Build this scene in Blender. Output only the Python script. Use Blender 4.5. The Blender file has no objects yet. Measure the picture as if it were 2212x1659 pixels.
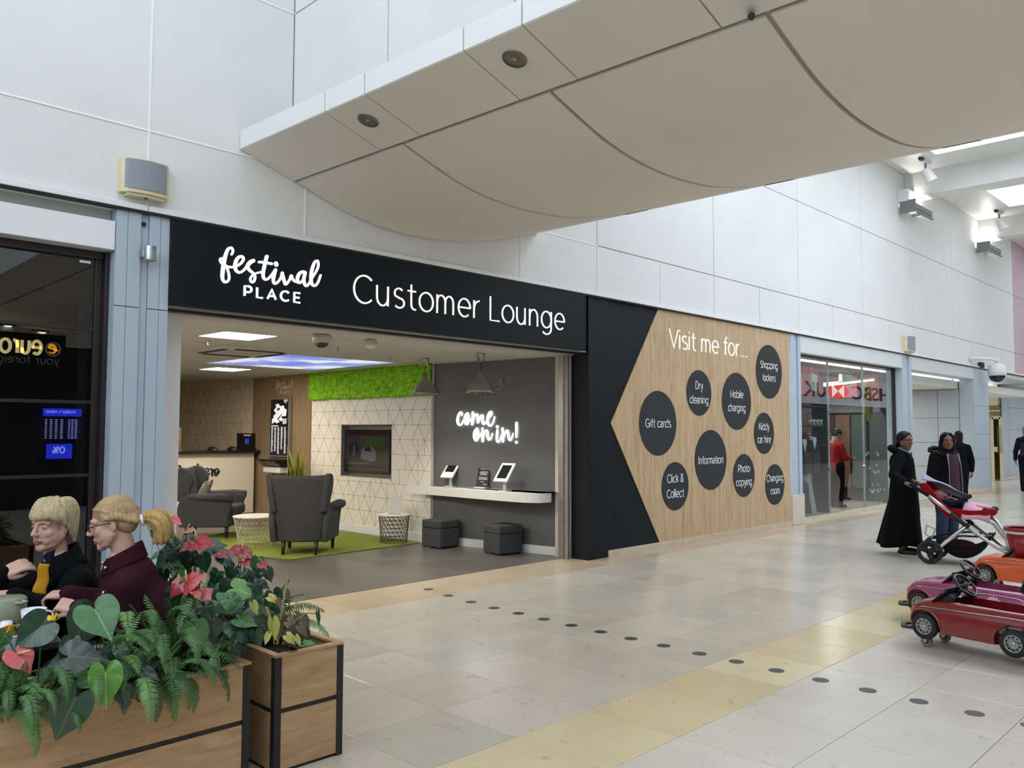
import bpy, bmesh, math, random
from mathutils import Vector as V, Matrix as M, Euler
random.seed(11)
SC = bpy.context.scene
COL = SC.collection
PI = math.pi
# ---------------------------------------------------------------- camera, sky, exposure
RX = V((0.6991018354352885, -0.7150156918617228, 0.00303052512164257))      # camera right in the world
DN = V((0.042231619667531604, 0.037059976997531684, -0.9984202764393357))   # camera down
FW = V((0.7137738535357455, 0.6981254318788778, 0.05610496869518522))       # camera forward
CAMP = V((0, 0, 1.6))
cam = bpy.data.cameras.new('camera')
cam.sensor_width = 36.0
cam.lens = 36.0 * 1800.0 / 2212.0
cam.clip_end = 300
camo = bpy.data.objects.new('camera', cam)
COL.objects.link(camo)
mw = M((( RX.x, -DN.x, -FW.x, CAMP.x), (RX.y, -DN.y, -FW.y, CAMP.y), (RX.z, -DN.z, -FW.z, CAMP.z), (0, 0, 0, 1)))
camo.matrix_world = mw
SC.camera = camo
SC.view_settings.view_transform = 'Standard'
SC.view_settings.look = 'None'
SC.view_settings.gamma = 1
SC.view_settings.use_curve_mapping = False
SC.view_settings.exposure = -0.56
w = bpy.data.worlds.new('overcast_sky')
w.use_nodes = True
bg = w.node_tree.nodes['Background']
bg.inputs[0].default_value = (0.79, 0.89, 1.0, 1)
bg.inputs[1].default_value = SKY = 6.0
SC.world = w
SC.cycles.max_bounces = 10
SC.cycles.diffuse_bounces = 5
SC.cycles.glossy_bounces = 4
SC.cycles.transparent_max_bounces = 12
SC.cycles.sample_clamp_indirect = 6.0
SC.cycles.caustics_reflective = False
SC.cycles.caustics_refractive = False

def area(name, loc, rot, sx, sy, power, col=(1, 1, 1), portal=False):
    l = bpy.data.lights.new(name, 'AREA')
    l.shape = 'RECTANGLE'; l.size = sx; l.size_y = sy; l.energy = power; l.color = col
    o = bpy.data.objects.new(name, l); COL.objects.link(o)
    o.location = loc; o.rotation_euler = rot
    if portal: l.cycles.is_portal = True
    return o

# ---------------------------------------------------------------- reading points off known planes (metres)
def ray(u, v): return RX * (u - 1106.0) + DN * (v - 829.5) + FW * 1800.0
def PX(u, v, y): d = ray(u, v); return CAMP + d * (y / d.y)
def PXX(u, v, x): d = ray(u, v); return CAMP + d * (x / d.x)
def PZ(u, v, z): d = ray(u, v); return CAMP + d * ((z - 1.6) / d.z)
def PP(u, v, p0, n): d = ray(u, v); return CAMP + d * ((V(p0) - CAMP).dot(n) / d.dot(n))
def PD(u, v, depth): return CAMP + ray(u, v) * (depth / 1800.0)

# ---------------------------------------------------------------- mesh building
class MB:
    def __init__(s): s.v = []; s.f = []; s.m = []
    def add(s, vs, fs, m=0):
        b = len(s.v); s.v += [tuple(p) for p in vs]
        s.f += [tuple(i + b for i in f) for f in fs]; s.m += [m] * len(fs)
        return s
    def box(s, x0, y0, z0, x1, y1, z1, m=0):
        vs = [(x, y, z) for z in (z0, z1) for y in (y0, y1) for x in (x0, x1)]
        return s.add(vs, [(0, 2, 3, 1), (4, 5, 7, 6), (0, 1, 5, 4), (2, 6, 7, 3), (0, 4, 6, 2), (1, 3, 7, 5)], m)
    def obb(s, c, ax, h, m=0):
        c = V(c); a = [V(k).normalized() * q for k, q in zip(ax, h)]
        vs = [c + a[0] * i + a[1] * j + a[2] * k for k in (-1, 1) for j in (-1, 1) for i in (-1, 1)]
        return s.add(vs, [(0, 2, 3, 1), (4, 5, 7, 6), (0, 1, 5, 4), (2, 6, 7, 3), (0, 4, 6, 2), (1, 3, 7, 5)], m)
    def cyl(s, p0, p1, r0, r1=None, n=12, m=0):
        return s.tube([p0, p1], [r0, r0 if r1 is None else r1], n, m=m)
    def tube(s, pts, r, n=6, closed=False, m=0, flat=None):
        pts = [V(p) for p in pts]; k = len(pts)
        rs = r if isinstance(r, (list, tuple)) else [r] * k
        prev = None; rings = []
        for i, p in enumerate(pts):
            if closed: t = pts[(i + 1) % k] - pts[i - 1]
            else: t = pts[min(i + 1, k - 1)] - pts[max(i - 1, 0)]
            if t.length < 1e-9: t = V((0, 0, 1))
            t.normalize()
            if prev is None:
                a = V((0, 0, 1)) if abs(t.z) < .9 else V((1, 0, 0))
                prev = (a - t * a.dot(t)).normalized()
            else:
                q = prev - t * prev.dot(t)
                prev = q.normalized() if q.length > 1e-6 else prev
            bn = t.cross(prev)
            fl = 1 if flat is None else flat
            rings.append([p + (prev * math.cos(2 * PI * j / n) * fl + bn * math.sin(2 * PI * j / n)) * rs[i] for j in range(n)])
        vs = [q for ring in rings for q in ring]; fs = []
        for i in range(k if closed else k - 1):
            a, b = i * n, ((i + 1) % k) * n
            for j in range(n):
                j2 = (j + 1) % n
                fs.append((a + j, a + j2, b + j2, b + j))
        if not closed:
            fs.append(tuple(range(n))[::-1]); fs.append(tuple(range((k - 1) * n, k * n)))
        return s.add(vs, fs, m)
    def lathe(s, prof, c=(0, 0, 0), n=20, m=0, xf=None, cap=True):
        c = V(c); vs = []; fs = []; k = len(prof)
        for r, z in prof:
            for j in range(n):
                p = V((r * math.cos(2 * PI * j / n), r * math.sin(2 * PI * j / n), z))
                vs.append((xf @ p if xf else p) + c)
        for i in range(k - 1):
            for j in range(n):
                j2 = (j + 1) % n
                fs.append((i * n + j, i * n + j2, (i + 1) * n + j2, (i + 1) * n + j))
        if cap:
            if prof[0][0] > 1e-4: fs.append(tuple(range(n))[::-1])
            if prof[-1][0] > 1e-4: fs.append(tuple(range((k - 1) * n, k * n)))
        return s.add(vs, fs, m)
    def ball(s, c, r, nu=16, nv=10, m=0, rot=None):
        c = V(c); rr = V((r, r, r)) if isinstance(r, (int, float)) else V(r)
        vs = [V((0, 0, -1))]; fs = []
        for i in range(1, nv):
            a = -PI / 2 + PI * i / nv
            vs += [V((math.cos(a) * math.cos(2 * PI * j / nu), math.cos(a) * math.sin(2 * PI * j / nu), math.sin(a))) for j in range(nu)]
        vs.append(V((0, 0, 1)))
        out = []
        for p in vs:
            q = V((p.x * rr.x, p.y * rr.y, p.z * rr.z))
            out.append(c + (rot @ q if rot else q))
        for j in range(nu):
            fs.append((0, 1 + (j + 1) % nu, 1 + j)); L = len(vs) - 1; b = L - nu
            fs.append((L, b + j, b + (j + 1) % nu))
        for i in range(nv - 2):
            for j in range(nu):
                a, b = 1 + i * nu, 1 + (i + 1) * nu
                fs.append((a + j, a + (j + 1) % nu, b + (j + 1) % nu, b + j))
        return s.add(out, fs, m)
    def limb(s, pts, rs, n=12, m=0):
        """rounded tapered chain (closed volume) for bodies"""
        for i in range(len(pts) - 1):
            s.cyl(pts[i], pts[i + 1], rs[i], rs[i + 1], n, m)
        for p, r in zip(pts, rs): s.ball(p, r, n, 8, m)
        return s
    def grid(s, fn, nu, nv, wu=False, wv=False, m=0):
        vs = [fn(i / (nu if wu else nu - 1), j / (nv if wv else nv - 1)) for i in range(nu) for j in range(nv)]
        fs = []
        for i in range(nu if wu else nu - 1):
            for j in range(nv if wv else nv - 1):
                a, b = i, (i + 1) % nu; c, d = j, (j + 1) % nv
                fs.append((a * nv + c, b * nv + c, b * nv + d, a * nv + d))
        return s.add(vs, fs, m)
    def prism(s, poly, fn, h0, h1, m=0):
        """outline (a,b) list, fn(a,b,h) -> point"""
        k = len(poly)
        vs = [fn(a, b, h0) for a, b in poly] + [fn(a, b, h1) for a, b in poly]
        fs = [tuple(range(k))[::-1], tuple(range(k, 2 * k))]
        fs += [(i, (i + 1) % k, k + (i + 1) % k, k + i) for i in range(k)]
        return s.add(vs, fs, m)
    def ribbon(s, pts, wd, fn, h0, h1, m=0, cap=True):
        """stroke of width wd along 2-D pts, raised from h0 to h1, placed by fn(a,b,h)"""
        pts = [V((p[0], p[1])) for p in pts]; k = len(pts)
        ws = wd if isinstance(wd, (list, tuple)) else [wd] * k
        L = []; R_ = []
        closed = (pts[0] - pts[-1]).length < 1e-6 and k > 3
        for i in range(k):
            if closed: t = pts[1 if i in (0, k - 1) else i + 1] - pts[k - 2 if i in (0, k - 1) else i - 1]
            else: t = pts[min(i + 1, k - 1)] - pts[max(i - 1, 0)]
            if t.length < 1e-9: t = V((1, 0))
            t.normalize(); nrm = V((-t.y, t.x)) * ws[i] / 2
            L.append(pts[i] + nrm); R_.append(pts[i] - nrm)
        vs = []
        for i in range(k):
            vs += [fn(L[i].x, L[i].y, h1), fn(R_[i].x, R_[i].y, h1), fn(L[i].x, L[i].y, h0), fn(R_[i].x, R_[i].y, h0)]
        fs = []
        for i in range(k - 1):
            a, b = 4 * i, 4 * i + 4
            fs += [(a, a + 1, b + 1, b), (a + 2, a, b, b + 2), (a + 1, a + 3, b + 3, b + 1)]
        if not closed: fs += [(0, 2, 3, 1), (4 * k - 4, 4 * k - 3, 4 * k - 1, 4 * k - 2)]
        s.add(vs, fs, m)
        if cap and not closed:
            for q, ww in ((pts[0], ws[0]), (pts[-1], ws[-1])):
                s.prism([(q.x + ww / 2 * math.cos(2 * PI * j / 12), q.y + ww / 2 * math.sin(2 * PI * j / 12)) for j in range(12)], fn, h0, h1, m)
        return s
    def mesh(s, name, mats, smooth=False):
        me = bpy.data.meshes.new(name)
        me.from_pydata([tuple(p) for p in s.v], [], s.f)
        if not isinstance(mats, (list, tuple)): mats = [mats]
        for k in mats: me.materials.append(k)
        if len(mats) > 1: me.polygons.foreach_set('material_index', s.m)
        bm = bmesh.new(); bm.from_mesh(me); bmesh.ops.recalc_face_normals(bm, faces=bm.faces)
        bm.to_mesh(me); bm.free()
        if smooth: me.polygons.foreach_set('use_smooth', [True] * len(me.polygons))
        me.update()
        return me
    def build(s, name, mats, parent=None, smooth=False, bevel=0, loc=None, sub=0, seg=2):
        o = bpy.data.objects.new(name, s.mesh(name, mats, smooth))
        COL.objects.link(o)
        if parent is not None: o.parent = parent
        if loc is not None: o.location = loc
        if bevel:
            b = o.modifiers.new('edge', 'BEVEL'); b.width = bevel; b.segments = seg; b.limit_method = 'ANGLE'; b.angle_limit = .6
        if sub:
            b = o.modifiers.new('sub', 'SUBSURF'); b.levels = sub; b.render_levels = sub
        if bevel and smooth:
            b = o.modifiers.new('normals', 'WEIGHTED_NORMAL'); b.keep_sharp = False
        return o

def bake(o, mods):
    """apply modifiers given as (type, {settings}) to o's mesh"""
    for t, kw in mods:
        md = o.modifiers.new('x', t)
        for k, val in kw.items(): setattr(md, k, val)
    dg = bpy.context.evaluated_depsgraph_get(); dg.update()
    me = bpy.data.meshes.new_from_object(o.evaluated_get(dg))
    mats = [k for k in o.data.materials]
    o.modifiers.clear(); o.data = me
    if not me.materials:
        for k in mats: me.materials.append(k)
    return o

def remesh(o, vox, it=2, fac=.5):
    bake(o, [('REMESH', dict(mode='VOXEL', voxel_size=vox, use_smooth_shade=True)), ('SMOOTH', dict(iterations=it, factor=fac))])
    o.data.polygons.foreach_set('use_smooth', [True] * len(o.data.polygons))
    return o

def cut(o, cutters):
    for c in cutters:
        bake(o, [('BOOLEAN', dict(object=c, operation='DIFFERENCE', solver='EXACT'))])
    for c in cutters: bpy.data.objects.remove(c)
    return o

def thing(name, label, cat, loc=(0, 0, 0), rz=0, group=None):
    o = bpy.data.objects.new(name, None); COL.objects.link(o)
    o.empty_display_size = .1
    o.location = loc; o.rotation_euler = (0, 0, rz)
    return tag(o, label, cat, group)
def tag(o, label, cat, group=None):
    o['label'] = label; o['category'] = cat
    if group: o['group'] = group
    return o
def struct(o, label=None):
    o['kind'] = 'structure'
    if label: o['label'] = label
    return o
def stuff(o): o['kind'] = 'stuff'; return o
def sroot(name, label):
    o = bpy.data.objects.new(name, None); COL.objects.link(o); return struct(o, label)
def dup(o, parent=None, mesh=None):
    c = o.copy(); COL.objects.link(c)
    if mesh: c.data = mesh
    if parent is not None: c.parent = parent
    return c
def duptree(root, loc, rz, label=None, group=None):
    r = dup(root); r.location = loc; r.rotation_euler = (0, 0, rz)
    if label: r['label'] = label
    if group: r['group'] = group
    for ch in list(root.children):
        c = dup(ch, r)
        for g in list(ch.children): dup(g, c)
    return r
def inst(name, me, parent, loc=(0, 0, 0), rot=(0, 0, 0), sc=(1, 1, 1)):
    o = bpy.data.objects.new(name, me); COL.objects.link(o); o.parent = parent
    o.location = loc; o.rotation_euler = rot; o.scale = sc if isinstance(sc, (tuple, list)) else (sc, sc, sc)
    return o

# ---------------------------------------------------------------- materials
def lin(c):
    if isinstance(c, str):
        c = c.lstrip('#'); c = [int(c[i:i + 2], 16) / 255 for i in (0, 2, 4)]
        c = [x / 12.92 if x <= .04045 else ((x + .055) / 1.055) ** 2.4 for x in c]
    return (c[0], c[1], c[2], 1)
class NT:
    def __init__(s, name):
        s.mat = bpy.data.materials.new(name); s.mat.use_nodes = True
        s.t = s.mat.node_tree; s.b = s.t.nodes['Principled BSDF']
    def n(s, typ, **kw):
        k = s.t.nodes.new(typ)
        for a, b in kw.items(): setattr(k, a, b)
        return k
    def l(s, a, b): s.t.links.new(a, b)
    def coord(s, scale=(1, 1, 1), kind='Object', rot=(0, 0, 0)):
        tc = s.n('ShaderNodeTexCoord'); mp = s.n('ShaderNodeMapping')
        mp.inputs['Scale'].default_value = scale; mp.inputs['Rotation'].default_value = rot
        s.l(tc.outputs[kind], mp.inputs[0]); return mp.outputs[0]
    def noise(s, vec, scale, detail=3, rough=.55, dist=0):
        k = s.n('ShaderNodeTexNoise'); k.inputs['Scale'].default_value = scale; k.inputs['Detail'].default_value = detail
        k.inputs['Roughness'].default_value = rough; k.inputs['Distortion'].default_value = dist
        if vec is not None: s.l(vec, k.inputs['Vector'])
        return k.outputs['Fac']
    def ramp(s, fac, stops):
        k = s.n('ShaderNodeValToRGB'); e = k.color_ramp.elements
        e[0].position, e[0].color = stops[0][0], lin(stops[0][1])
        e[1].position, e[1].color = stops[-1][0], lin(stops[-1][1])
        for p, c in stops[1:-1]: x = e.new(p); x.color = lin(c)
        s.l(fac, k.inputs[0]); return k.outputs[0]
    def math(s, op, a, b=None):
        k = s.n('ShaderNodeMath', operation=op)
        for i, x in enumerate((a, b)):
            if x is None: continue
            if isinstance(x, (int, float)): k.inputs[i].default_value = x
            else: s.l(x, k.inputs[i])
        return k.outputs[0]
    def mix(s, fac, a, b, mode='MIX'):
        k = s.n('ShaderNodeMix', data_type='RGBA', blend_type=mode)
        for i, x in ((0, fac), (6, a), (7, b)):
            if isinstance(x, (int, float)): k.inputs[i].default_value = x
            elif isinstance(x, (str, tuple)): k.inputs[i].default_value = lin(x)
            else: s.l(x, k.inputs[i])
        return k.outputs[2]
    def bump(s, h, strength=.2, dist=.01):
        k = s.n('ShaderNodeBump'); k.inputs['Strength'].default_value = strength; k.inputs['Distance'].default_value = dist
        s.l(h, k.inputs['Height']); s.l(k.outputs[0], s.b.inputs['Normal'])
    def set(s, col=None, rough=None, metal=None, spec=None, coat=None, sheen=None):
        if col is not None:
            if isinstance(col, (str, tuple)): s.b.inputs['Base Color'].default_value = lin(col)
            else: s.l(col, s.b.inputs['Base Color'])
        for nm, x in (('Roughness', rough), ('Metallic', metal), ('Specular IOR Level', spec), ('Coat Weight', coat), ('Sheen Weight', sheen)):
            if x is None: continue
            if isinstance(x, (int, float)): s.b.inputs[nm].default_value = x
            else: s.l(x, s.b.inputs[nm])
        return s.mat
def mk(name, c1, c2=None, scale=8, rough=.5, metal=0, spec=None, bump=0, bscale=None, coat=None, sheen=None, stretch=(1, 1, 1), kind='Object'):
    t = NT(name); vec = t.coord(stretch, kind)
    f = t.noise(vec, scale)
    col = t.ramp(f, [(.3, c1), (.7, c2)]) if c2 else c1
    if bump: t.bump(t.noise(vec, bscale or scale * 8, 4), bump, .004)
    return t.set(col, rough, metal, spec, coat, sheen)
def emit(name, col, strength):
    t = NT(name); t.b.inputs['Base Color'].default_value = lin(col)
    t.b.inputs['Emission Color'].default_value = lin(col); t.b.inputs['Emission Strength'].default_value = strength
    return t.mat
def glassmat(name, tint, ior=1.5, rough=0.0):
    t = NT(name); t.t.nodes.remove(t.b)
    tr = t.n('ShaderNodeBsdfTransparent'); tr.inputs[0].default_value = lin(tint)
    gl = t.n('ShaderNodeBsdfGlossy'); gl.inputs['Roughness'].default_value = rough
    fr = t.n('ShaderNodeFresnel'); fr.inputs[0].default_value = ior
    ge = t.n('ShaderNodeNewGeometry'); mx = t.n('ShaderNodeMixShader'); t.l(t.math('MULTIPLY', fr.outputs[0], t.math('SUBTRACT', 1.0, ge.outputs['Backfacing'])), mx.inputs[0]); t.l(tr.outputs[0], mx.inputs[1]); t.l(gl.outputs[0], mx.inputs[2])
    out = [k for k in t.t.nodes if k.type == 'OUTPUT_MATERIAL'][0]; t.l(mx.outputs[0], out.inputs[0])
    return t.mat

# ---------------------------------------------------------------- lettering drawn with strokes
def arc(cx, cy, rx, ry, a0, a1, n=14):
    return [(cx + rx * math.cos(math.radians(a0 + (a1 - a0) * i / n)), cy + ry * math.sin(math.radians(a0 + (a1 - a0) * i / n))) for i in range(n + 1)]
XH = .73
def _glyphs():
    h = XH / 2; g = {}; O = lambda cx, r=.34: arc(cx, h, r, h, 0, 360, 24)
    g['a'] = ([[(.50, 0), (.50, .46)] , arc(.28, .46, .22, .27, 0, 150, 10), arc(.26, .21, .24, .21, 60, 300, 14) + [(.50, .10)], [(.38, .395), (.50, .40)]], .60)
    g['b'] = ([[(.06, 0), (.06, 1.03)], O(.39)], .80)
    g['c'] = ([arc(.36, h, .33, h, 45, 315, 20)], .66)
    g['d'] = ([[(.68, 0), (.68, 1.03)], O(.36)], .80)
    g['e'] = ([[(.05, h), (.67, h)] + arc(.36, h, .32, h, 0, 312, 22)], .73)
    g['f'] = ([[(.20, 0), (.20, .78)] + arc(.40, .80, .20, .22, 180, 95, 6), [(.03, XH - .03), (.40, XH - .03)]], .42)
    g['g'] = ([[(.67, XH), (.67, -.02)] + arc(.36, -.02, .31, .27, 0, -140, 12), O(.35, .32)], .79)
    g['h'] = ([[(.06, 0), (.06, 1.03)], [(.06, .42)] + arc(.31, .42, .25, .30, 180, 0, 12) + [(.56, 0)]], .70)
    g['i'] = ([[(.06, 0), (.06, XH)], [(.06, .93), (.06, 1.0)]], .18)
    g['k'] = ([[(.06, 0), (.06, 1.03)], [(.08, .28), (.52, XH)], [(.24, .43), (.54, 0)]], .60)
    g['l'] = ([[(.06, 0), (.06, 1.03)]], .18)
    g['m'] = ([[(.06, 0), (.06, XH)], [(.06, .45)] + arc(.27, .45, .21, .27, 180, 0, 10) + [(.48, 0)], [(.48, .45)] + arc(.69, .45, .21, .27, 180, 0, 10) + [(.90, 0)]], 1.04)
    g['n'] = ([[(.06, 0), (.06, XH)], [(.06, .42)] + arc(.31, .42, .25, .30, 180, 0, 12) + [(.56, 0)]], .70)
    g['o'] = ([O(.37, .34)], .76)
    g['p'] = ([[(.06, -.30), (.06, XH)], O(.39)], .80)
    g['r'] = ([[(.06, 0), (.06, XH)], [(.06, .36)] + arc(.36, .36, .30, .36, 180, 90, 8)], .40)
    g['s'] = ([arc(.27, .545, .20, .185, 40, 230, 12)[:-1] + [(.30, .365)] + arc(.29, .185, .23, .185, 60, -140, 12)], .56)
    g['t'] = ([[(.20, .95), (.20, .20)] + arc(.38, .20, .18, .20, 180, 285, 6), [(.03, XH - .03), (.42, XH - .03)]], .47)
    g['u'] = ([[(.06, XH), (.06, .31)] + arc(.31, .31, .25, .31, 180, 360, 12), [(.56, XH), (.56, 0)]], .70)
    g['v'] = ([[(.02, XH), (.30, 0), (.58, XH)]], .60)
    g['w'] = ([[(.02, XH), (.24, 0), (.46, XH), (.68, 0), (.90, XH)]], .92)
    g['x'] = ([[(.02, XH), (.54, 0)], [(.54, XH), (.02, 0)]], .58)
    g['y'] = ([[(.02, XH), (.31, .02)], [(.60, XH), (.26, -.16)] + arc(.12, -.12, .14, .18, -30, -110, 5)], .62)
    g['A'] = ([[(.02, 0), (.42, 1), (.82, 0)], [(.16, .32), (.68, .32)]], .84)
    g['C'] = ([arc(.50, .5, .45, .5, 45, 315, 24)], .90)
    g['D'] = ([[(.07, 0), (.07, 1), (.30, 1)] + arc(.33, .5, .45, .5, 90, -90, 16) + [(.07, 0)]], .88)
    g['E'] = ([[(.64, 1), (.07, 1), (.07, 0), (.66, 0)], [(.07, .51), (.58, .51)]], .72)
    g['G'] = ([arc(.50, .5, .45, .5, 45, 340, 24) + [(.93, .45), (.55, .45)]], 1.0)
    g['I'] = ([[(.08, 0), (.08, 1)]], .22)
    g['K'] = ([[(.07, 0), (.07, 1)], [(.07, .36), (.70, 1)], [(.30, .60), (.74, 0)]], .76)
    g['L'] = ([[(.07, 1), (.07, 0), (.60, 0)]], .64)
    g['M'] = ([[(.07, 0), (.07, 1), (.46, .22), (.85, 1), (.85, 0)]], .96)
    g['P'] = ([[(.07, 0), (.07, 1), (.40, 1)] + arc(.40, .70, .30, .30, 90, -90, 12) + [(.07, .40)]], .74)
    g['S'] = ([arc(.35, .745, .27, .255, 35, 240, 12)[:-1] + [(.38, .50)] + arc(.37, .25, .30, .25, 60, -140, 12)], .72)
    g['U'] = ([[(.07, 1), (.07, .38)] + arc(.42, .38, .35, .38, 180, 360, 14) + [(.77, 1)]], .86)
    g['R'] = ([g['P'][0][0], [(.38, .40), (.70, 0)]], .76)
    g['V'] = ([[(.02, 1), (.42, 0), (.82, 1)]], .82)
    g['&'] = ([[(.74, 0), (.18, .66)] + arc(.36, .79, .20, .21, 220, -40, 14) + [(.12, .40)] + arc(.30, .23, .24, .23, 130, 330, 12) + [(.68, .45)]], .80)
    g['.'] = ([[(.07, .0), (.07, .07)]], .22)
    g[':'] = ([[(.07, .0), (.07, .07)], [(.07, .5), (.07, .57)]], .22)
    g['0'] = ([arc(.36, .5, .32, .5, 0, 360, 24)], .74)
    g['%'] = ([arc(.22, .76, .18, .22, 0, 360, 14), arc(.72, .24, .18, .22, 0, 360, 14), [(.16, 0), (.78, 1)]], .94)
    g["'"] = ([[(.07, 1), (.05, .78)]], .18)
    g['!'] = ([[(.07, 1), (.07, .28)], [(.07, .0), (.07, .07)]], .22)
    g[' '] = ([], .32)
    return g
GL = _glyphs()
def text_w(s, track=0): return sum(GL[c][1] + track for c in s) - track
def text_letters(s, size, wt, track=0, x0=0, y0=0, sx=1):
    """[(char, strokes in plane units)]"""
    out = []; x = 0
    for c in s:
        st, adv = GL[c]
        out.append((c, [[(x0 + (x + a) * size * sx, y0 + b * size) for a, b in pl] for pl in st]))
        x += adv + track
    return out
def text_mb(mb, s, size, wt, fn, h0, h1, track=0, x0=0, y0=0, sx=1, center=False, m=0, cap=False):
    if center: x0 -= text_w(s, track) * size * sx / 2
    for c, st in text_letters(s, size, wt, track, x0, y0, sx):
        for pl in st: mb.ribbon(pl, wt * size, fn, h0, h1, m, cap)
    return mb
def crom(pts, k=6, closed=False):
    """smooth curve through control points (x, y[, w])"""
    out = []; n = len(pts)
    for i in range(n if closed else n - 1):
        if closed: p = [pts[(i + j - 1) % n] for j in range(4)]
        else: p = [pts[max(0, min(n - 1, i + j - 1))] for j in range(4)]
        for q in range(k):
            t = q / k
            out.append(tuple(.5 * (2 * b + (c - a) * t + (2 * a - 5 * b + 4 * c - d) * t * t + (3 * b - a - 3 * c + d) * t ** 3) for a, b, c, d in zip(*p)))
    if not closed: out.append(tuple(pts[-1]))
    return out
# ================================================================ SETTING
YF = 6.6
m_white = mk('white_wall_panel', '#e2e2e0', '#dcdcda', 1.3, .42)
m_white2 = mk('white_gloss_panel', '#e8e8e8', '#e2e2e3', 1.0, .35)
m_cream = mk('soffit_cream', '#dcd6cc', '#d6d0c6', .8, .6)
m_joint = mk('panel_joint', '#dcdcda', None, rough=.7)
m_dark = mk('dark_gap', '#26262a', None, rough=.7)
m_blue = mk('pale_blue_metal', '#b3c0cc', '#adbac7', 1.5, .38)
m_bluegap = mk('blue_gap', '#56606c', None, rough=.6)
m_grout = mk('grout', '#8c857b', None, rough=.8)
m_black = mk('black_panel', '#14181e', '#12161b', 2, .5, spec=.2)
m_brown = mk('brown_bronze_frame', '#2a2224', '#241d1f', 3, .4)
m_stone = mk('cream_stone', '#d6ccbd', '#c9bdab', 4, .35, bump=.05)
m_steel = mk('brushed_steel', '#b9bbbd', '#a9abad', 20, .32, 1.0)
m_alu = mk('aluminium_rail', '#a3a19d', '#95938f', 10, .4, .6)

def tilemat(name, stops, rough=.13):
    t = NT(name); vec = t.coord((1, 1, 1))
    oi = t.n('ShaderNodeObjectInfo')
    base = t.ramp(oi.outputs['Random'], stops)
    off = t.n('ShaderNodeVectorMath', operation='ADD'); sc = t.n('ShaderNodeVectorMath', operation='SCALE')
    t.l(oi.outputs['Location'], sc.inputs[0]); sc.inputs['Scale'].default_value = 3.7
    t.l(vec, off.inputs[0]); t.l(sc.outputs[0], off.inputs[1])
    n1 = t.noise(off.outputs[0], 2.2, 5, .6, .6); n2 = t.noise(off.outputs[0], 9, 6, .65, 1.2)
    c1 = t.mix(t.math('MULTIPLY', n1, .34), base, '#9c9283', 'MULTIPLY')
    spots = t.ramp(n2, [(.60, '#ffffff'), (.74, '#b7ad9e')])
    col = t.mix(.55, c1, spots, 'MULTIPLY')
    r = t.math('ADD', t.math('MULTIPLY', n2, .16), rough)
    return t.set(col, r, spec=.5)
m_tile = tilemat('limestone_tile', [(0, '#cbc2b3'), (.3, '#d6ccbd'), (.55, '#c4bcae'), (.8, '#d8cdbd'), (1, '#c9c4b9')])
m_tiley = tilemat('yellow_limestone_tile', [(0, '#e0cfa6'), (.5, '#d6c295'), (1, '#e6d8b4')])
m_tileb = tilemat('beige_limestone_tile', [(0, '#c9b79d'), (.5, '#c2af94'), (1, '#cdbca3')])
m_tilel = tilemat('light_limestone_tile', [(0, '#dcd5c9'), (.5, '#d6cdc1'), (1, '#e0d8cb')])

# ---- floor: grout bed with stone tiles
floor = struct(MB().box(-8, -5, -.12, 76, 6.95, -.006).build('floor', m_grout), 'polished limestone tile floor of the shopping mall')
def tile_mesh(w_, d_, mat):
    j = .0018; z0, z1 = -.02, 0
    b = MB(); e = .003
    x0, x1, y0, y1 = j, w_ - j, j, d_ - j
    vs = [(x0, y0, z0), (x1, y0, z0), (x1, y1, z0), (x0, y1, z0), (x0, y0, z1 - .001), (x1, y0, z1 - .001), (x1, y1, z1 - .001), (x0, y1, z1 - .001),
          (x0 + e, y0 + e, z1), (x1 - e, y0 + e, z1), (x1 - e, y1 - e, z1), (x0 + e, y1 - e, z1)]
    fs = [(0, 1, 5, 4), (1, 2, 6, 5), (2, 3, 7, 6), (3, 0, 4, 7), (4, 5, 9, 8), (5, 6, 10, 9), (6, 7, 11, 10), (7, 4, 8, 11), (8, 9, 10, 11)]
    return b.add(vs, fs).mesh('tile', mat)
TP = .6035
rows = [(3.10 + k * .605, 3.10 + (k + 1) * .605) for k in range(-14, 4)] + [(5.52, 6.22), (6.22, 6.95)]
cand = []; rest = []
tm = {}
for ri, (ya, yb) in enumerate(rows):
    for k in range(-12, 120):
        xa = 2.60 + k * TP
        mat = m_tileb if ya > 6 else m_tiley if abs(ya - 2.495) < .05 else m_tilel if ya < 2.3 else m_tile
        c = V((xa + .3, (ya + yb) / 2, 0)) - CAMP
        dep = c.dot(FW); uu = 1106 + 1800 * c.dot(RX) / dep if dep > .3 else -9e9; vv = 829.5 + 1800 * c.dot(DN) / dep if dep > .3 else 9e9
        seen = dep > .3 and -250 < uu < 2450 and vv < 1950
        (cand if seen else rest).append((dep, xa, ya, yb, mat))
cand.sort(key=lambda t: t[0])
rest += cand[296:]; cand = cand[:296]
for dep, xa, ya, yb, mat in cand:
    key = (round(yb - ya, 3), mat.name)
    if key not in tm: tm[key] = tile_mesh(TP, yb - ya, mat)
    inst('tile', tm[key], floor, (xa, ya, 0))
b = MB()
mi = {m_tile.name: 0, m_tiley.name: 1, m_tileb.name: 2, m_tilel.name: 3}
for dep, xa, ya, yb, mat in rest:
    b.box(xa + .002, ya + .002, -.02, xa + TP - .002, yb - .002, 0, mi[mat.name])
stuff(b.build('far_tiles', [m_tile, m_tiley, m_tileb, m_tilel], floor))

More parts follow.
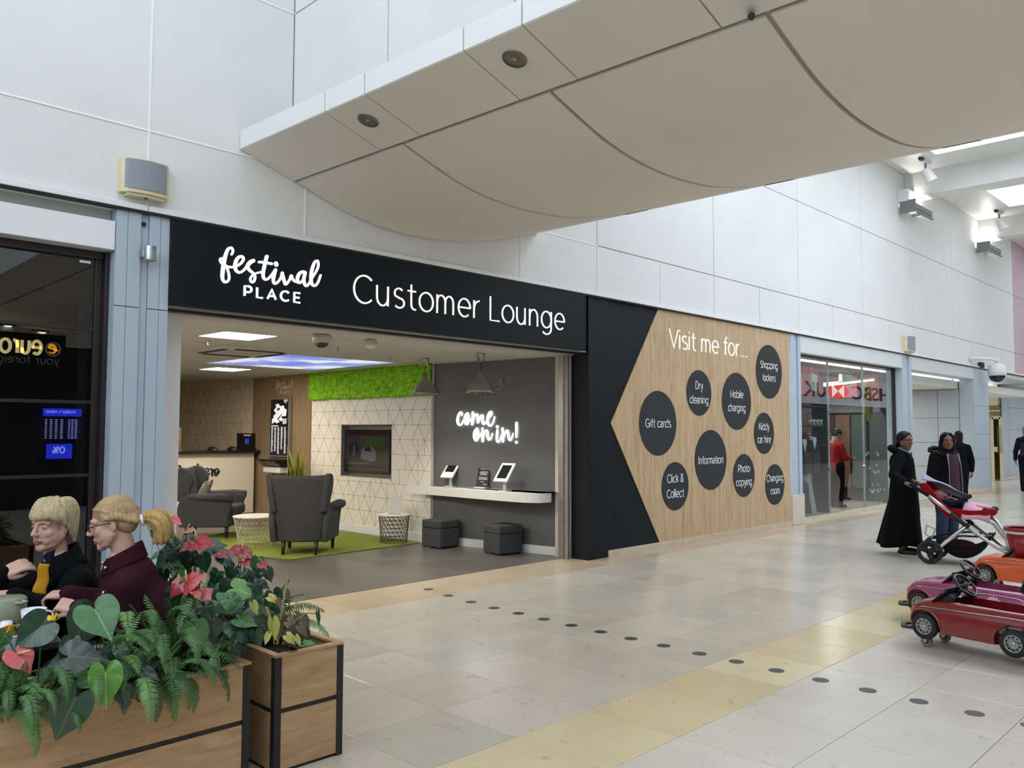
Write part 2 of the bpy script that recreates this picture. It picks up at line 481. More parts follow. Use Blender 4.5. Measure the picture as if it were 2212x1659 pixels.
# ---- upper front wall of white panels
XW0, XW1 = -6.0, 76.0
wf = struct(MB().box(XW0, 6.63, 3.30, XW1, 6.85, 7.5).build('wall_front', m_joint), 'white panelled wall above the shop fronts')
m_mauve = mk('mauve_wall_panel', '#cbb3bc', '#bda0ab', .6, .5)
vj = [2.62 + 1.42 * k for k in range(-6, 27)]
def facade_panels(z0, z1, xs):
    for a, bb in zip(xs[:-1], xs[1:]):
        mt = m_mauve if a > 28 else m_white
        MB().box(a + .006, 6.60, z0 + .006, bb - .006, 6.632, z1 - .006).build('panel', mt, wf, bevel=.003)
facade_panels(3.355, 3.97, vj)
vl = [x for x in vj if x < 3.9] + [3.9]
facade_panels(3.97, 5.39, vl)
facade_panels(5.39, 7.36, vl)
vr = [7.15] + [8.3 + 2.84 * k for k in range(12)]
facade_panels(3.97, 5.7, vr)
facade_panels(5.7, 7.36, vr)
b = MB().box(XW0, 6.555, 3.312, 2.615, 6.62, 3.356); b2 = MB().box(2.62, 6.555, 3.312, 8.9, 6.62, 3.356); b3 = MB().box(8.905, 6.555, 3.312, XW1, 6.62, 3.356)
tr = sroot('trim_1', 'narrow white ledge along the bottom of the upper wall')
for k in (b, b2, b3): k.build('ledge_piece', m_white2, tr, bevel=.004)
MB().box(XW0, 6.57, 3.295, XW1, 6.62, 3.313).build('shadow_gap', m_dark, tr)

bead = mk('white_joint_bead', '#f2f2f2', None, rough=.4)
for x in [k for k in vj if k < 10]:
    MB().box(x - .007, 6.594, 3.357, x + .007, 6.603, 3.966 if x > 3.9 else 7.36).build('joint_bead', bead, wf)
MB().box(XW0, 6.593, 3.961, 8.3, 6.603, 3.976).build('joint_bead', bead, wf)
MB().box(XW0, 6.593, 5.383, 3.9, 6.603, 5.397).build('joint_bead', bead, wf)
# ---- cross wall above the canopy, canopy itself
wc = struct(MB().box(3.93, -5, 4.1, 4.1, 6.63, 7.5).build('wall_cross', m_joint), 'white panelled wall standing on the curved canopy')
ys = [6.6, 5.2, 3.8, 2.4, 1.0, -.4, -1.8, -3.2, -5]
for z0, z1 in ((4.17, 5.39), (5.39, 7.45)):
    for a, bb in zip(ys[1:], ys[:-1]):
        MB().box(3.90, a + .006, z0 + .006, 3.935, bb - .006, z1 - .006).build('panel', m_white, wc, bevel=.003)
MB().box(3.9, 6.598, 4.18, 3.915, 6.60, 7.4).build('corner_bead', m_white2, wc)

CD = V((-.03, 1, 0))
def cp(x, z, y): return V((x + CD.x * (y - 6.6), y, z))
can = sroot('ceiling_canopy', 'curved cream canopy soffit with white fascia crossing the mall')
fj = [6.60, 5.35, 4.86, 3.84, 3.34, 2.33, 1.83, .82, .32, -.7, -1.2, -2.2, -2.7, -5]
def slab(poly, ya, yb, name, mat, bev=.004):
    """poly (x,z) outline extruded along the canopy between ya and yb"""
    return MB().prism(poly, lambda a, c, h: cp(a, c, h), ya, yb).build(name, mat, can, bevel=bev)
for a, bb in zip(fj[1:], fj[:-1]):
    g = .006
    slab([(3.39, 4.012), (3.41, 4.012), (3.41, 4.17), (3.39, 4.17)], a + g, bb - g, 'fascia_panel', m_white2, .003)
    slab([(3.395, 4.008), (3.91, 3.842), (3.915, 3.862), (3.40, 4.028)], a + g, bb - g, 'soffit_panel', m_cream, .003)
prof = [(3.945, 3.832), (4.24, 3.735), (4.50, 3.66), (4.82, 3.605), (5.22, 3.582), (5.66, 3.60), (6.05, 3.65), (6.55, 3.76), (7.15, 3.935)]
prof = crom(prof, 4)
cj = [6.60, 5.09, 3.59, 2.07, .55, -.95, -2.5, -5]
for a, bb in zip(cj[1:], cj[:-1]):
    g = .016
    poly = prof + [(x, z + .02) for x, z in prof[::-1]]
    o = slab(poly, a + g, bb - g, 'curved_panel', m_cream, 0)
    o.data.polygons.foreach_set('use_smooth', [False] * len(o.data.polygons))
m_cj = mk('soffit_joint', '#aaa499', None, rough=.8)
poly = [(3.41, 4.02), (3.92, 3.858)] + [(x, z + .024) for x, z in prof] + [(7.17, 4.17), (3.41, 4.17)]
slab(poly, -5, 6.6, 'canopy_core', m_cj, 0)
slab([(7.15, 3.935), (7.17, 3.935), (7.17, 4.3), (7.15, 4.3)], -5, 6.6, 'fascia_panel', m_white2, 0)
m_vent = mk('dark_vent', '#4c4844', None, rough=.6)
for y0 in (5.05, 3.45, 1.9):
    slab([(7.152, 3.928), (7.185, 3.938), (7.185, 3.97), (7.152, 3.965)], y0, y0 + .28, 'end_vent', m_vent, 0)

# ---- ceiling on the right with beams and roof lights
cei = sroot('ceiling', 'white mall ceiling with roof lights')
beams = [8.1 + 5.6 * k for k in range(11)]
SKY0, SKY1 = 2.64, 4.63
sky_ = {8.1: (.5, 5.1), 13.7: (.5, 4.63)}  # bays out of view, openings widened to let in more sky light
sk = [(bm + sky_.get(bm, (SKY0, SKY1))[0], bm + sky_.get(bm, (SKY0, SKY1))[1]) for bm in beams]
xs = [4.05] + [x for q in sk for x in q] + [76]
for i in range(0, len(xs), 2):
    MB().box(xs[i], -5, 7.36, xs[i + 1], 6.63, 7.5).build('ceiling_panel', m_white, cei)
for bm, (s0, s1) in zip(beams, sk):
    MB().box(s0, 5.62, 7.36, s1, 6.63, 7.5).build('ceiling_panel', m_white, cei)
    k = MB().box(s0 - .03, -4.6, 7.5, s0, 5.65, 7.95).box(s1, -4.6, 7.5, s1 + .03, 5.65, 7.95).box(s0, 5.62, 7.5, s1, 5.65, 7.95).box(s0, -4.6, 7.5, s1, -4.57, 7.95)
    k.build('roof_light_upstand', m_white2, cei)
    br = MB().box(bm, -5, 6.82, bm + .45, 6.6, 7.362)
    br.build('beam', m_white, cei, bevel=.006)
    if bm < 40: area('roof_light_portal', ((s0 + s1) / 2, .5, 7.93), (0, 0, 0), s1 - s0, 10.2, 1, portal=True)
# left atrium: unseen roof panels added to cut the sky light, open strips between
for x0, x1 in ((-6, -4.4), (-3.4, -1.2), (-.2, 2.0), (3.0, 4.1)):
    MB().box(x0, -5, 8.8, x1, 6.9, 9.0).build('sky_block_panel', m_white, cei)
for x0, x1 in ((-4.4, -3.4), (-1.2, -.2), (2.0, 3.0)):
    MB().box(x0, 4.9, 8.8, x1, 6.9, 9.0).build('sky_block_panel', m_white, cei)
    area('atrium_portal', ((x0 + x1) / 2, 0, 8.99), (0, 0, 0), x1 - x0, 10, 1, portal=True)
area('end_glazing_portal', (-6.05, .9, 6.9), (0, -PI / 2, 0), 4.4, 11.6, 1, portal=True)
# ---- walls that close the mall behind and beside the camera
m_dshop = mk('dark_shop_interior', '#1b1b1d', '#232122', 1, .5)
wo = struct(MB().box(-6.2, -5.3, 3.3, 76, -5.0, 7.5).build('wall_opposite', m_white), 'white upper wall across the mall')
MB().box(-6.2, -5.3, 0, 76, -5.05, 3.3).build('dark_shopfront', m_dshop, wo)
struct(MB().box(-6.3, -5.3, 0, -6.0, 7.0, 4.6).build('wall_left', m_white), 'white end wall on the near side')
struct(MB().box(76, -5.3, 0, 76.3, 9, 7.5).build('wall_right', m_white), 'white end wall far along the mall')
struct(MB().box(-6.2, 6.66, 7.4, 4.0, 6.85, 9.2).build('wall_front_top', m_white), 'white wall above the panel joint')
MB().box(-6.2, -5.3, 7.4, 4.1, -5.0, 9.2).build('upper_board', m_white, wo)

# ---- pale blue pillar left of the lounge
def pillar(name, label, x0, x1, joints, chan, zt=3.30, y0=6.6, y1=6.95, base=None, hj=()):
    p = struct(MB().box(x0 + .004, y0 + .031, 0, x1 - .004, y1, zt).build(name, m_bluegap), label)
    ed = [x0] + list(joints) + [x1]
    for i, (a, bb) in enumerate(zip(ed[:-1], ed[1:])):
        dy = .022 if i == chan else 0
        zs = [0 if base is None else base] + list(hj) + [zt]
        if i == chan: zs = [zs[0], zs[-1]]
        for za, zb in zip(zs[:-1], zs[1:]):
            MB().box(a + .0015, y0 + dy, za + .003, bb - .0015, y0 + .033, zb - .003).build('metal_strip', m_blue, p, bevel=.002)
    MB().box(x0, y0 + .013, 0 if base is None else base, x0 + .006, y1, zt).build('side_strip', m_blue, p)
    MB().box(x1 - .006, y0 + .013, 0 if base is None else base, x1, y1, zt).build('side_strip', m_blue, p)
    if base: MB().box(x0 - .03, y0 - .02, 0, x1 + .03, y1, base).build('stone_base', m_stone, p, bevel=.008)
    return p
px = lambda u, v=600: PX(u, v, YF).x
pillar('pillar_1', 'pale blue metal pillar between the dark shop window and the lounge', px(251.7, 470), px(368, 480), [px(277, 480), px(306, 480), px(324, 480), px(348, 480)], 2, hj=(2.55,))
# ---- dark shop on the left
zt = PX(0, 434, 6.6).z; zb = PX(0, 503, 6.6).z; xr = px(249.5, 500)
hd = struct(MB().box(XW0, 6.60, zb, xr, 6.95, zt).build('trim_2', m_white2, bevel=.006), 'white signboard panel above the dark shop window')
struct(MB().box(XW0, 6.70, zt, xr, 6.95, 3.31).build('trim_3', mk('grey_recess', '#b7b8b2', None, rough=.6)), 'grey recess above the white signboard panel')
YG = 6.74
xa = PX(217, 800, YG).x; xb = PX(244, 800, YG).x
win = sroot('window_1', 'dark shop window with bronze frame reflecting the shop across')
MB().box(xa, YG - .04, 0, xr, YG + .16, zb).build('frame_post', m_brown, win, bevel=.004)
MB().box(xa - .05, YG + .02, 0, xa, YG + .14, zb - .04).build('frame_post', m_brown, win, bevel=.004)
MB().box(XW0, YG - .0, zb - .06, xa, YG + .14, zb).build('frame_head', m_brown, win, bevel=.004)
for v in (708, 868, 1027):
    z = PX(170, v, YG).z
    MB().box(XW0, YG + .03, z - .012, xa - .05, YG + .07, z + .012).build('transom', m_brown, win)
MB().box(XW0, YG + .02, 0, xa - .05, YG + .14, .12).build('frame_sill', m_brown, win)
m_glass = glassmat('window_glass', '#e8eeec', 1.9)
m_glassd = glassmat('dark_tinted_glass', '#9a9d96', 2.0)
MB().box(XW0, YG + .045, .12, xa - .05, YG + .055, zb - .06).build('pane', m_glassd, win)
ds = sroot('wall_dark_shop', 'dim interior of the shop behind the bronze framed window')
m_dim = mk('dim_grey_wall', '#6d6c64', '#605f58', 1, .8)
MB().box(XW0, 10.2, 0, 2.3, 10.4, 3.3).build('back_wall', m_dim, ds)
MB().box(2.05, YG + .2, 0, 2.25, 10.2, 3.3).build('side_wall', m_dim, ds)
MB().box(XW0 - .2, YG + .2, 0, XW0, 10.2, 3.3).build('side_wall', m_dim, ds)
MB().box(XW0, 6.9, 3.0, 2.3, 10.4, 3.2).build('shop_ceiling', m_dim, ds)
MB().box(XW0, 6.95, -.1, 2.3, 10.4, 0).build('shop_floor', m_dshop, ds)
MB().box(XW0, 7.5, 2.62, 1.55, 8.6, 3.0).build('bulkhead', mk('bulkhead_grey', '#8d8c82', None, rough=.8), ds)

# ---- lounge shell
XWL = 7.75
GA, GB = V((8.16, 6.98, 0)), V((7.80, 9.20, 0))       # grey side wall near and far end
m_lfloor = NT('dark_vinyl_floor'); vv_ = m_lfloor.coord((1, .35, 1))
n1 = m_lfloor.noise(vv_, 2.0, 6, .65, .4)
m_lfloor.set(m_lfloor.ramp(n1, [(.3, '#514d48'), (.7, '#6a6660')]), m_lfloor.math('ADD', m_lfloor.math('MULTIPLY', n1, .2), .22)); m_lfloor = m_lfloor.mat
struct(MB().box(2.0, 6.95, -.12, 8.4, 19, .001).build('floor_lounge', m_lfloor), 'dark grey vinyl floor of the lounge')
m_ceil = mk('lounge_ceiling_tile', '#d9d5cd', '#d3cfc7', 2, .7)
m_cgrid = mk('ceiling_grid', '#c2beb6', None, rough=.6)
HC = 2.56
lc = struct(MB().box(2.0, 6.9, HC + .012, 8.4, 19, 2.9).build('ceiling_lounge', m_cgrid), 'suspended tile ceiling of the lounge')
holes = [(3.79, 7.60, 4.37, 8.19), (5.92, 12.10, 6.51, 12.72), (5.44, 9.40, 7.24, 11.48), (4.47, 8.90, 5.40, 9.95)]
tmesh = MB().box(.004, .004, 0, .596, .596, .012).mesh('ceiling_tile', m_ceil)
for i in range(10):
    for j in range(17):
        x, y = 2.02 + .6 * i - .02 + .0, 7.0 + .6 * j
        cx, cy = x + .3, y + .3
        if any(h[0] - .28 < cx < h[2] + .28 and h[1] - .28 < cy < h[3] + .28 for h in holes): continue
        inst('ceiling_tile', tmesh, lc, (x, y, HC))
b = MB()   # margins around the fittings made up with plain board
b.box(2.0, 6.95, HC + .004, 8.4, 19, HC + .012)
b.build('margin_board', m_ceil, lc)
m_wpaper = mk('white_wall_lining', '#e9e3d8', '#e4ddd1', 2, .6)
m_pline = mk('wall_line_ink', '#4d473f', None, rough=.7)
m_greyw = mk('grey_painted_wall', '#5c5f61', '#585b5d', 2, .6)
m_oakd = NT('brown_oak_board'); vc = m_oakd.coord((1, 7, .8)); nn = m_oakd.noise(vc, 2.2, 6, .65, .6)
m_oakd.set(m_oakd.ramp(nn, [(.3, '#77644d'), (.5, '#877258'), (.72, '#948065')]), .5); m_oakd = m_oakd.mat
Y1, Y2 = 9.20, PXX(673, 900, XWL).y
YC = 14.1
Y3 = PXX(547, 900, XWL).y
wl = struct(MB().box(XWL, Y1, 0, XWL + .3, Y2, 2.13).build('wall_lounge_white', m_wpaper), 'white lounge wall with a printed triangle line pattern')
# recess for the screen
ta, tb = PXX(737, 975, XWL).y, PXX(846, 975, XWL).y
tz1, tz0 = PXX(790, 917, XWL).z, PXX(790, 1031, XWL).z
cut(wl, [MB().box(XWL - .1, tb, tz0, XWL + .16, ta, tz1).build('cutter', m_white)])
MB().box(XWL, Y1, 2.13, XWL + .3, Y2, HC + .02).build('head_board', m_wpaper, wl)
def pattern(fn, L, H, name, parent, h=.222, hb=.145, seed=3, skip=()):
    rnd = random.Random(seed); b = MB(); nr = int(H / h) + 1; t = .0038
    def seg(p, q):
        a = []
        k = 12
        pts = [(p[0] + (q[0] - p[0]) * i / k, p[1] + (q[1] - p[1]) * i / k) for i in range(k + 1)]
        run = []
        for i in range(k):
            mx_, mz_ = (pts[i][0] + pts[i + 1][0]) / 2, (pts[i][1] + pts[i + 1][1]) / 2
            ok = 0 < mx_ < L and 0 < mz_ < H and not any(s[0] < mx_ < s[2] and s[1] < mz_ < s[3] for s in skip)
            if ok: run = run + [pts[i + 1]] if run else [pts[i], pts[i + 1]]
            if (not ok or i == k - 1) and len(run) > 1: b.ribbon([run[0], run[-1]], t, fn, 0, .0012, cap=False); run = []
            elif not ok: run = []
    for r in range(nr):
        z0, z1 = r * h, (r + 1) * h
        x = 0
        while x < L: seg((x, z0), (x + .6, z0)); x += .6
        x = -hb; up = r % 2
        while x < L + hb:
            up = not up
            if rnd.random() < .78:
                seg((x, z0 if up else z1), (x + hb, z1 if up else z0))
            if rnd.random() < .24: seg((x, z0), (x, z1))
            x += hb
    return stuff(b.build(name, m_pline, parent))
pattern(lambda a, c, h: (XWL - h, Y1 + a, c + .13), Y2 - Y1, 2.0, 'line_pattern', wl, skip=[(tb - Y1, tz0 - .13, ta - Y1, tz1 - .13)])
wg = MB()
n_g = V((GB.y - GA.y, -(GB.x - GA.x), 0)).normalized()          # out of the wall, into the lounge is -n
dg_ = (GB - GA).normalized()
if n_g.x < 0: n_g = -n_g
q = [GA - dg_ * .0, GB + dg_ * .12, GB + dg_ * .12 + n_g * .25, GA + n_g * .25]
wgs = struct(MB().prism([(p.x, p.y) for p in q], lambda a, c, h: (a, c, h), 0, HC + .02).build('wall_lounge_grey', m_greyw), 'dark grey lounge wall with a lit greeting')
def gw(a, c, h): p = GA + dg_ * a - n_g * h; return (p.x, p.y, c)   # a along the wall, c up, h out
bb_ = sroot('baseboard_lounge', 'white skirting boards of the lounge')
MB().prism([(0, 0), ((GB - GA).length, 0), ((GB - GA).length, .11), (0, .11)], gw, 0, .015).build('skirting', m_white2, bb_, bevel=.003)
MB().box(XWL - .018, Y1 - .05, 0, XWL, Y2, .12).build('skirting', m_white2, bb_, bevel=.003)
wb = struct(MB().box(XWL - .012, Y2, 0, XWL + .3, Y3, HC + .02).build('wall_lounge_brown', m_oakd), 'brown wood boarded lounge wall')
m_wcream = mk('cream_wall_lining', '#dccdb4', '#d6c6ac', 2, .6)
wcr = struct(MB().box(XWL, Y3, 0, XWL + .3, 19, HC + .02).build('wall_lounge_cream', m_wcream), 'cream lounge wall with triangle lines behind the counter')
pattern(lambda a, c, h: (XWL - h, Y3 + a, c + .4), 4.4, 2.1, 'line_pattern', wcr, seed=8)
struct(MB().box(2.0, 18.8, 0, 8.0, 19, HC + .02).build('wall_lounge_back', m_wcream), 'cream back wall of the lounge')
struct(MB().box(2.26, 6.96, 0, 2.4, 19, HC + .02).build('wall_lounge_left', m_wpaper), 'white left wall of the lounge')
# jambs and shutter rails of the opening
xj1 = PX(391, 690, 6.95).x
struct(MB().box(px(368, 480) - .01, 6.93, 0, xj1, 7.2, HC + .05).build('trim_4', m_white2, bevel=.004), 'white jamb at the left of the lounge opening')
xs0, xs1 = PX(1212, 1000, 6.97).x, PX(1231, 1000, 6.9).x
tj = sroot('trim_5', 'aluminium shutter rail and white jamb at the right of the lounge opening')
MB().box(xs0 + .03, 6.88, 0, xs1 + .05, 7.1, 2.62).build('jamb', mk('jamb_grey_white', '#c9c6bf', None, rough=.5), tj, bevel=.004)
MB().box(xs0, 6.86, 0, xs0 + .035, 6.93, 2.62).build('shutter_rail', m_alu, tj, bevel=.003)
MB().box(xs0 - .02, 6.92, 0, xs0, 7.0, 2.62).build('shutter_rail', m_steel, tj, bevel=.003)
hb_ = sroot('trim_6', 'shutter box slot under the black signboard')
MB().box(px(368, 480), 6.62, 2.585, 8.1, 6.70, 2.60).build('slot_edge', m_alu, hb_)
MB().box(px(368, 480), 6.72, 2.57, 8.1, 6.80, 2.66).build('shutter_bar', m_dark, hb_)
MB().box(px(368, 480), 6.82, 2.565, 8.1, 6.93, 2.66).build('slot_edge', m_cgrid, hb_)
MB().box(2.83, 6.62, 2.66, 8.6, 7.0, 3.31).build('lintel', m_black, hb_)

# ---- shops to the right
p2a, p2b = px(1709, 850), px(1731, 850)
pillar('pillar_2', 'narrow pale blue pillar beside the wood panel', p2a, p2b, [p2a + (p2b - p2a) * .45, p2a + (p2b - p2a) * .7], 1, base=.52, y1=7.05)
zh1, zh0 = 3.30, PX(1727, 761, YF).z
p3a, p3b = px(1951, 900), px(1972, 900)
struct(MB().box(p2b, 6.6, zh0, p3a, 6.74, 3.30).build('trim_7', mk('header_grey_white', '#d3d6d7', None, rough=.45), bevel=.008), 'pale header panel above the glass shop front')
pillar('pillar_3', 'pale blue pillar right of the glass shop front', p3a, p3b, [p3a + (p3b - p3a) * .35, p3a + (p3b - p3a) * .7], 1, base=.1, y1=6.95)
p4a, p4b = px(2105, 900), px(2137, 900)
zh2 = PX(1974, 799, YF).z
struct(MB().box(p3b, 6.6, zh2, p4a, 6.98, 3.30).build('trim_8', mk('header_grey', '#cfd2d2', None, rough=.45), bevel=.008), 'pale header panel above the corridor opening')
p4 = pillar('pillar_4', 'wide pale blue panelled pillar past the corridor', p4a, p4b, [p4a + (p4b - p4a) * .42], 9, base=.12, y1=6.95, hj=(.9, 1.55, 2.3))
w2 = sroot('window_2', 'frameless glass shop front with steel clips')
YG2 = 6.78
gxs = [p2b, PX(1790, 900, YG2).x, PX(1865, 900, YG2).x, p3a]
zg = PX(1735, 767, YG2).z
for a, bb in zip(gxs[:-1], gxs[1:]):
    MB().box(a + .006, YG2, .06, bb - .006, YG2 + .012, zg).build('pane', m_glass, w2)
for a in gxs[1:3]:
    MB().box(a - .012, YG2 - .004, .06, a + .012, YG2 + .03, zg).build('mullion', mk('glass_edge', '#9aa5a0', None, rough=.3), w2)
    for z in (.9, 2.0): MB().cyl((a, YG2 - .02, z), (a, YG2 + .02, z), .03, n=10).build('steel_clip', m_steel, w2)
MB().box(p2b, 6.74, zg, gxs[-1], 6.84, zg + .06).build('head_rail', m_dark, w2)
MB().box(p2b, 6.70, 0, gxs[-1], 6.86, .062).build('sill', m_stone, w2)
MB().box(gxs[-1] - .03, 6.75, 0, gxs[-1], 6.83, zg).build('end_post', m_dark, w2)
struct(MB().box(p2b - .4, 7.1, zg + .05, 20, 7.2, 3.3).build('trim_9', m_white), 'board behind the header of the glass shop')
# corridor
m_yel = mk('yellow_frosted_pane', '#8f7f45', '#857639', 3, .35)
m_fr = mk('cream_frame', '#c9bd9a', None, rough=.5)
m_wcol = mk('brown_wood_column', '#7b6a58', '#6f5e4d', 3, .6)
cr = sroot('wall_corridor', 'corridor with yellow panes behind the pale blue pillars')
yb_ = 11.5
MB().box(19.5, yb_, 0, 27, yb_ + .2, 3.3).build('back_wall', mk('corridor_cream', '#d6cfbf', None, rough=.6), cr)
MB().box(19.87, 7.12, 0, 20.0, yb_, 3.3).build('side_wall', m_dim, cr)
MB().box(19.87, 6.98, 2.75, 32, yb_, 2.95).build('corridor_ceiling', m_white, cr)
MB().box(PX(1984, 950, yb_).x, yb_ - .12, 0, PX(2008, 950, yb_).x, yb_, 2.45).build('wood_column', m_wcol, cr)
xa_, xb_ = PX(2011, 950, yb_).x, PX(2048, 950, yb_).x
MB().box(xa_, yb_ - .10, 0, xb_, yb_ - .02, 2.40).build('pane_frame', m_fr, cr)
for k in range(4):
    MB().box(xa_ + .12, yb_ - .115, .05 + .6 * k, xb_ - .05, yb_ - .095, .58 + .6 * k).build('pane', m_yel, cr)
MB().box(PX(1976, 950, 8.2).x, 8.15, 0, PX(1983, 950, 8.2).x, 8.2, 2.3).build('glass_door', m_dshop, cr)
# panelled side wall of corridor
xsw = p4a + .035
cw = struct(MB().box(xsw, 6.95, 0, xsw + .3, 9.2, 2.75).build('wall_corridor_side', m_bluegap), 'pale blue panelled side wall of the corridor')
for ya, yb2 in ((6.96, 7.5), (7.5, 8.6), (8.6, 9.2)):
    for za, zb2 in ((.1, .68), (.68, 1.32), (1.32, 1.98), (1.98, 2.74)):
        MB().box(xsw - .02, ya + .006, za + .005, xsw + .01, yb2 - .006, zb2 - .005).build('panel', m_blue, cw, bevel=.002)
# doorway in the gap after pillar 4
XD = 31.15
MB().box(XD + .1, 7.85, 0, XD + .3, 11.5, 2.1).build('yellow_wall', m_yel, cr)
MB().box(XD + .05, 7.85, 2.5, XD + .3, 11.5, 3.3).build('cream_head', m_fr, cr)
MB().box(XD + .08, 7.85, 2.06, XD + .3, 11.5, 2.52).build('yellow_pane', m_yel, cr)
dr = sroot('door_1', 'cream framed glass door beyond the wide pillar')
d0, d1 = PXX(2162, 950, XD).y, PXX(2143, 950, XD).y
for k, y in enumerate((d0, d1)):
    MB().box(XD, y - .05, 0, XD + .08, y + .05, 2.1).build('door_frame', m_fr, dr)
MB().box(XD, d0, 2.04, XD + .08, d1, 2.14).build('door_frame', m_fr, dr)
MB().box(XD, d0, 2.30, XD + .07, d1 + 1, 2.34).build('door_frame', m_fr, dr)
MB().box(XD + .02, d0, .05, XD + .05, d1, 2.04).build('door_glass', glassmat('door_pane', '#c9c39f'), dr)
MB().box(XD - .02, d0, .95, XD + .06, d1, 1.12).build('door_rail', m_fr, dr)
MB().cyl((XD - .06, d1 - .2, .9), (XD - .06, d1 - .2, 1.8), .03).build('handle', m_dark, dr)
MB().box(p4b - .05, 7.5, 0, p4b + .1, 9, 3.2).build('return_wall', m_blue, cr)
xf0 = PX(2166, 950, 7.8).x
ff = struct(MB().box(xf0, 7.83, 0, 40, 8.0, 3.3).build('wall_far_front', m_bluegap), 'pale blue panelled front far along the mall')
for k in range(8):
    a = xf0 + (0 if k == 0 else .75 + 1.75 * (k - 1)); bb = xf0 + .75 + 1.75 * k
    zs = (.12, 3.2) if k == 0 else (.12, .95, 1.7, 2.45, 3.2)
    for za, zb2 in zip(zs[:-1], zs[1:]):
        MB().box(a + .008, 7.80, za + .006, bb - .008, 7.835, zb2 - .006).build('panel', m_blue, ff, bevel=.002)
MB().box(xf0 - .02, 7.78, 0, 40, 7.84, .12).build('stone_base', m_stone, ff)
struct(MB().box(p4b, 6.62, 3.2, 40, 8.0, 3.3).build('ceiling_far_soffit', m_white), 'white soffit under the upper wall far along the mall')
struct(MB().box(p2b - .2, 6.95, -.12, 40, 12, -.004).build('floor_shops', m_tile), 'stone floor inside the shops to the right')
# ================================================================ LOUNGE FRONT: signboard, column, wood panel
m_letter = emit('lit_white_letter', '#ffffff', 1.0)
m_paint = mk('white_vinyl', '#f1f1ef', None, rough=.5)
YS = 6.575
xsl, xsr = px(368, 480), px(1262, 700)
sign = thing('signboard', 'long black signboard with lit white lettering over the lounge opening', 'sign', (0, 0, 0))
MB().box(xsl, YS, 2.60, xsr, 6.63, 3.305).build('board', m_black, sign, bevel=.004)
def fz(a, c, h): return (a, YS - h, c)
def trace(pts, sc, ox, oy, y=YS):
    out = []
    for p in pts:
        q = PX(ox + p[0] / sc, oy + p[1] / sc, y)
        out.append((q.x, q.z) + tuple(p[2:]))
    return out
FEST = [
 [(410,345,30),(430,300,30),(418,258,30),(390,245,34),(355,270,40),(325,340,46),(302,430,50),(284,540,52),(272,650,50),(276,715,42),(305,755,36),(345,750,32),(372,705,30),(368,640,30),(350,570,28),(325,510,28)],
 [(285,430,20),(262,402,24),(240,410,24),(242,450,26),(275,490,30),(325,520,32),(385,535,32),(440,530,32),(505,510,32),(560,465,34),(588,412,36),(565,378,38),(518,385,42),(478,440,48),(462,520,50),(478,585,42),(525,615,36),(580,590,32),(628,535,34),(660,480,38),(700,445,42),(738,432,40)],
 [(738,445,40),(690,470,44),(652,520,46),(672,575,42),(725,620,36),(760,680,32),(740,750,32),(705,755,30),(690,705,28),(735,645,28),(800,620,30),(868,605,30)],
 [(935,375,48),(915,450,48),(895,540,48),(880,630,46),(888,695,42),(925,720,36),(975,690,32),(1030,620,32),(1065,575,40)],
 [(1065,575,44),(1045,650,46),(1032,730,44),(1050,778,38),(1085,770,34),(1122,730,32),(1152,680,34),(1165,622,40)],
 [(1165,622,40),(1185,700,44),(1212,788,42),(1250,760,34),(1282,710,32),(1300,660,38),(1318,705,36),(1350,745,32),(1400,760,32)],
 [(1505,615,40),(1462,605,44),(1415,640,48),(1392,710,48),(1412,765,40),(1452,755,34),(1488,700,34),(1508,625,40)],
 [(1508,615,42),(1490,700,44),(1498,785,42),(1530,815,36),(1568,775,32),(1610,700,30),(1668,605,30),(1705,515,32),(1694,442,32),(1655,455,38),(1622,530,46),(1600,625,48),(1596,720,48),(1612,790,42),(1652,812,36),(1700,760,32),(1738,655,30)],
 [(820,458,34),(900,465,36),(1008,485,36)],
 [(1072,478,58),(1078,500,58)]]
FM = [crom(trace([(p[0], p[1], 0) for p in st], 6.9125, 440, 500), 5) for st in FEST]
FW_ = [crom([(p[2] / 6.9125 * .0040, 0) for p in st], 5) for st in FEST]
fmb = MB()
for a, c in zip(FM, FW_): fmb.ribbon([(q[0], q[1]) for q in a], [q[0] for q in c], fz, 0, .016)
fmb.build('script_lettering', m_letter, sign)
pa, pb = PX(440 + 592 / 6.9125, 500 + 960 / 6.9125, YS), PX(440 + 1425 / 6.9125, 500 + 1060 / 6.9125, YS)
ph = PX(440 + 600 / 6.9125, 500 + 812 / 6.9125, YS).z - pa.z
def fit_letters(s, x0, x1, z0, size, wt, name, mat, parent, fn, depth, track=0, cap=False):
    ww = text_w(s, track)
    sx = (x1 - x0) / (ww * size)
    for c, st in text_letters(s, size, wt, track, x0, z0, sx):
        if not st: continue
        b = MB()
        for pl in st: b.ribbon(pl, wt * size, fn, 0, depth, 0, cap)
        b.build(name, mat, parent)
fit_letters('PLACE', pa.x, pb.x + .01, pa.z, ph, .19, 'letter', m_letter, sign, fz, .016, track=.42)
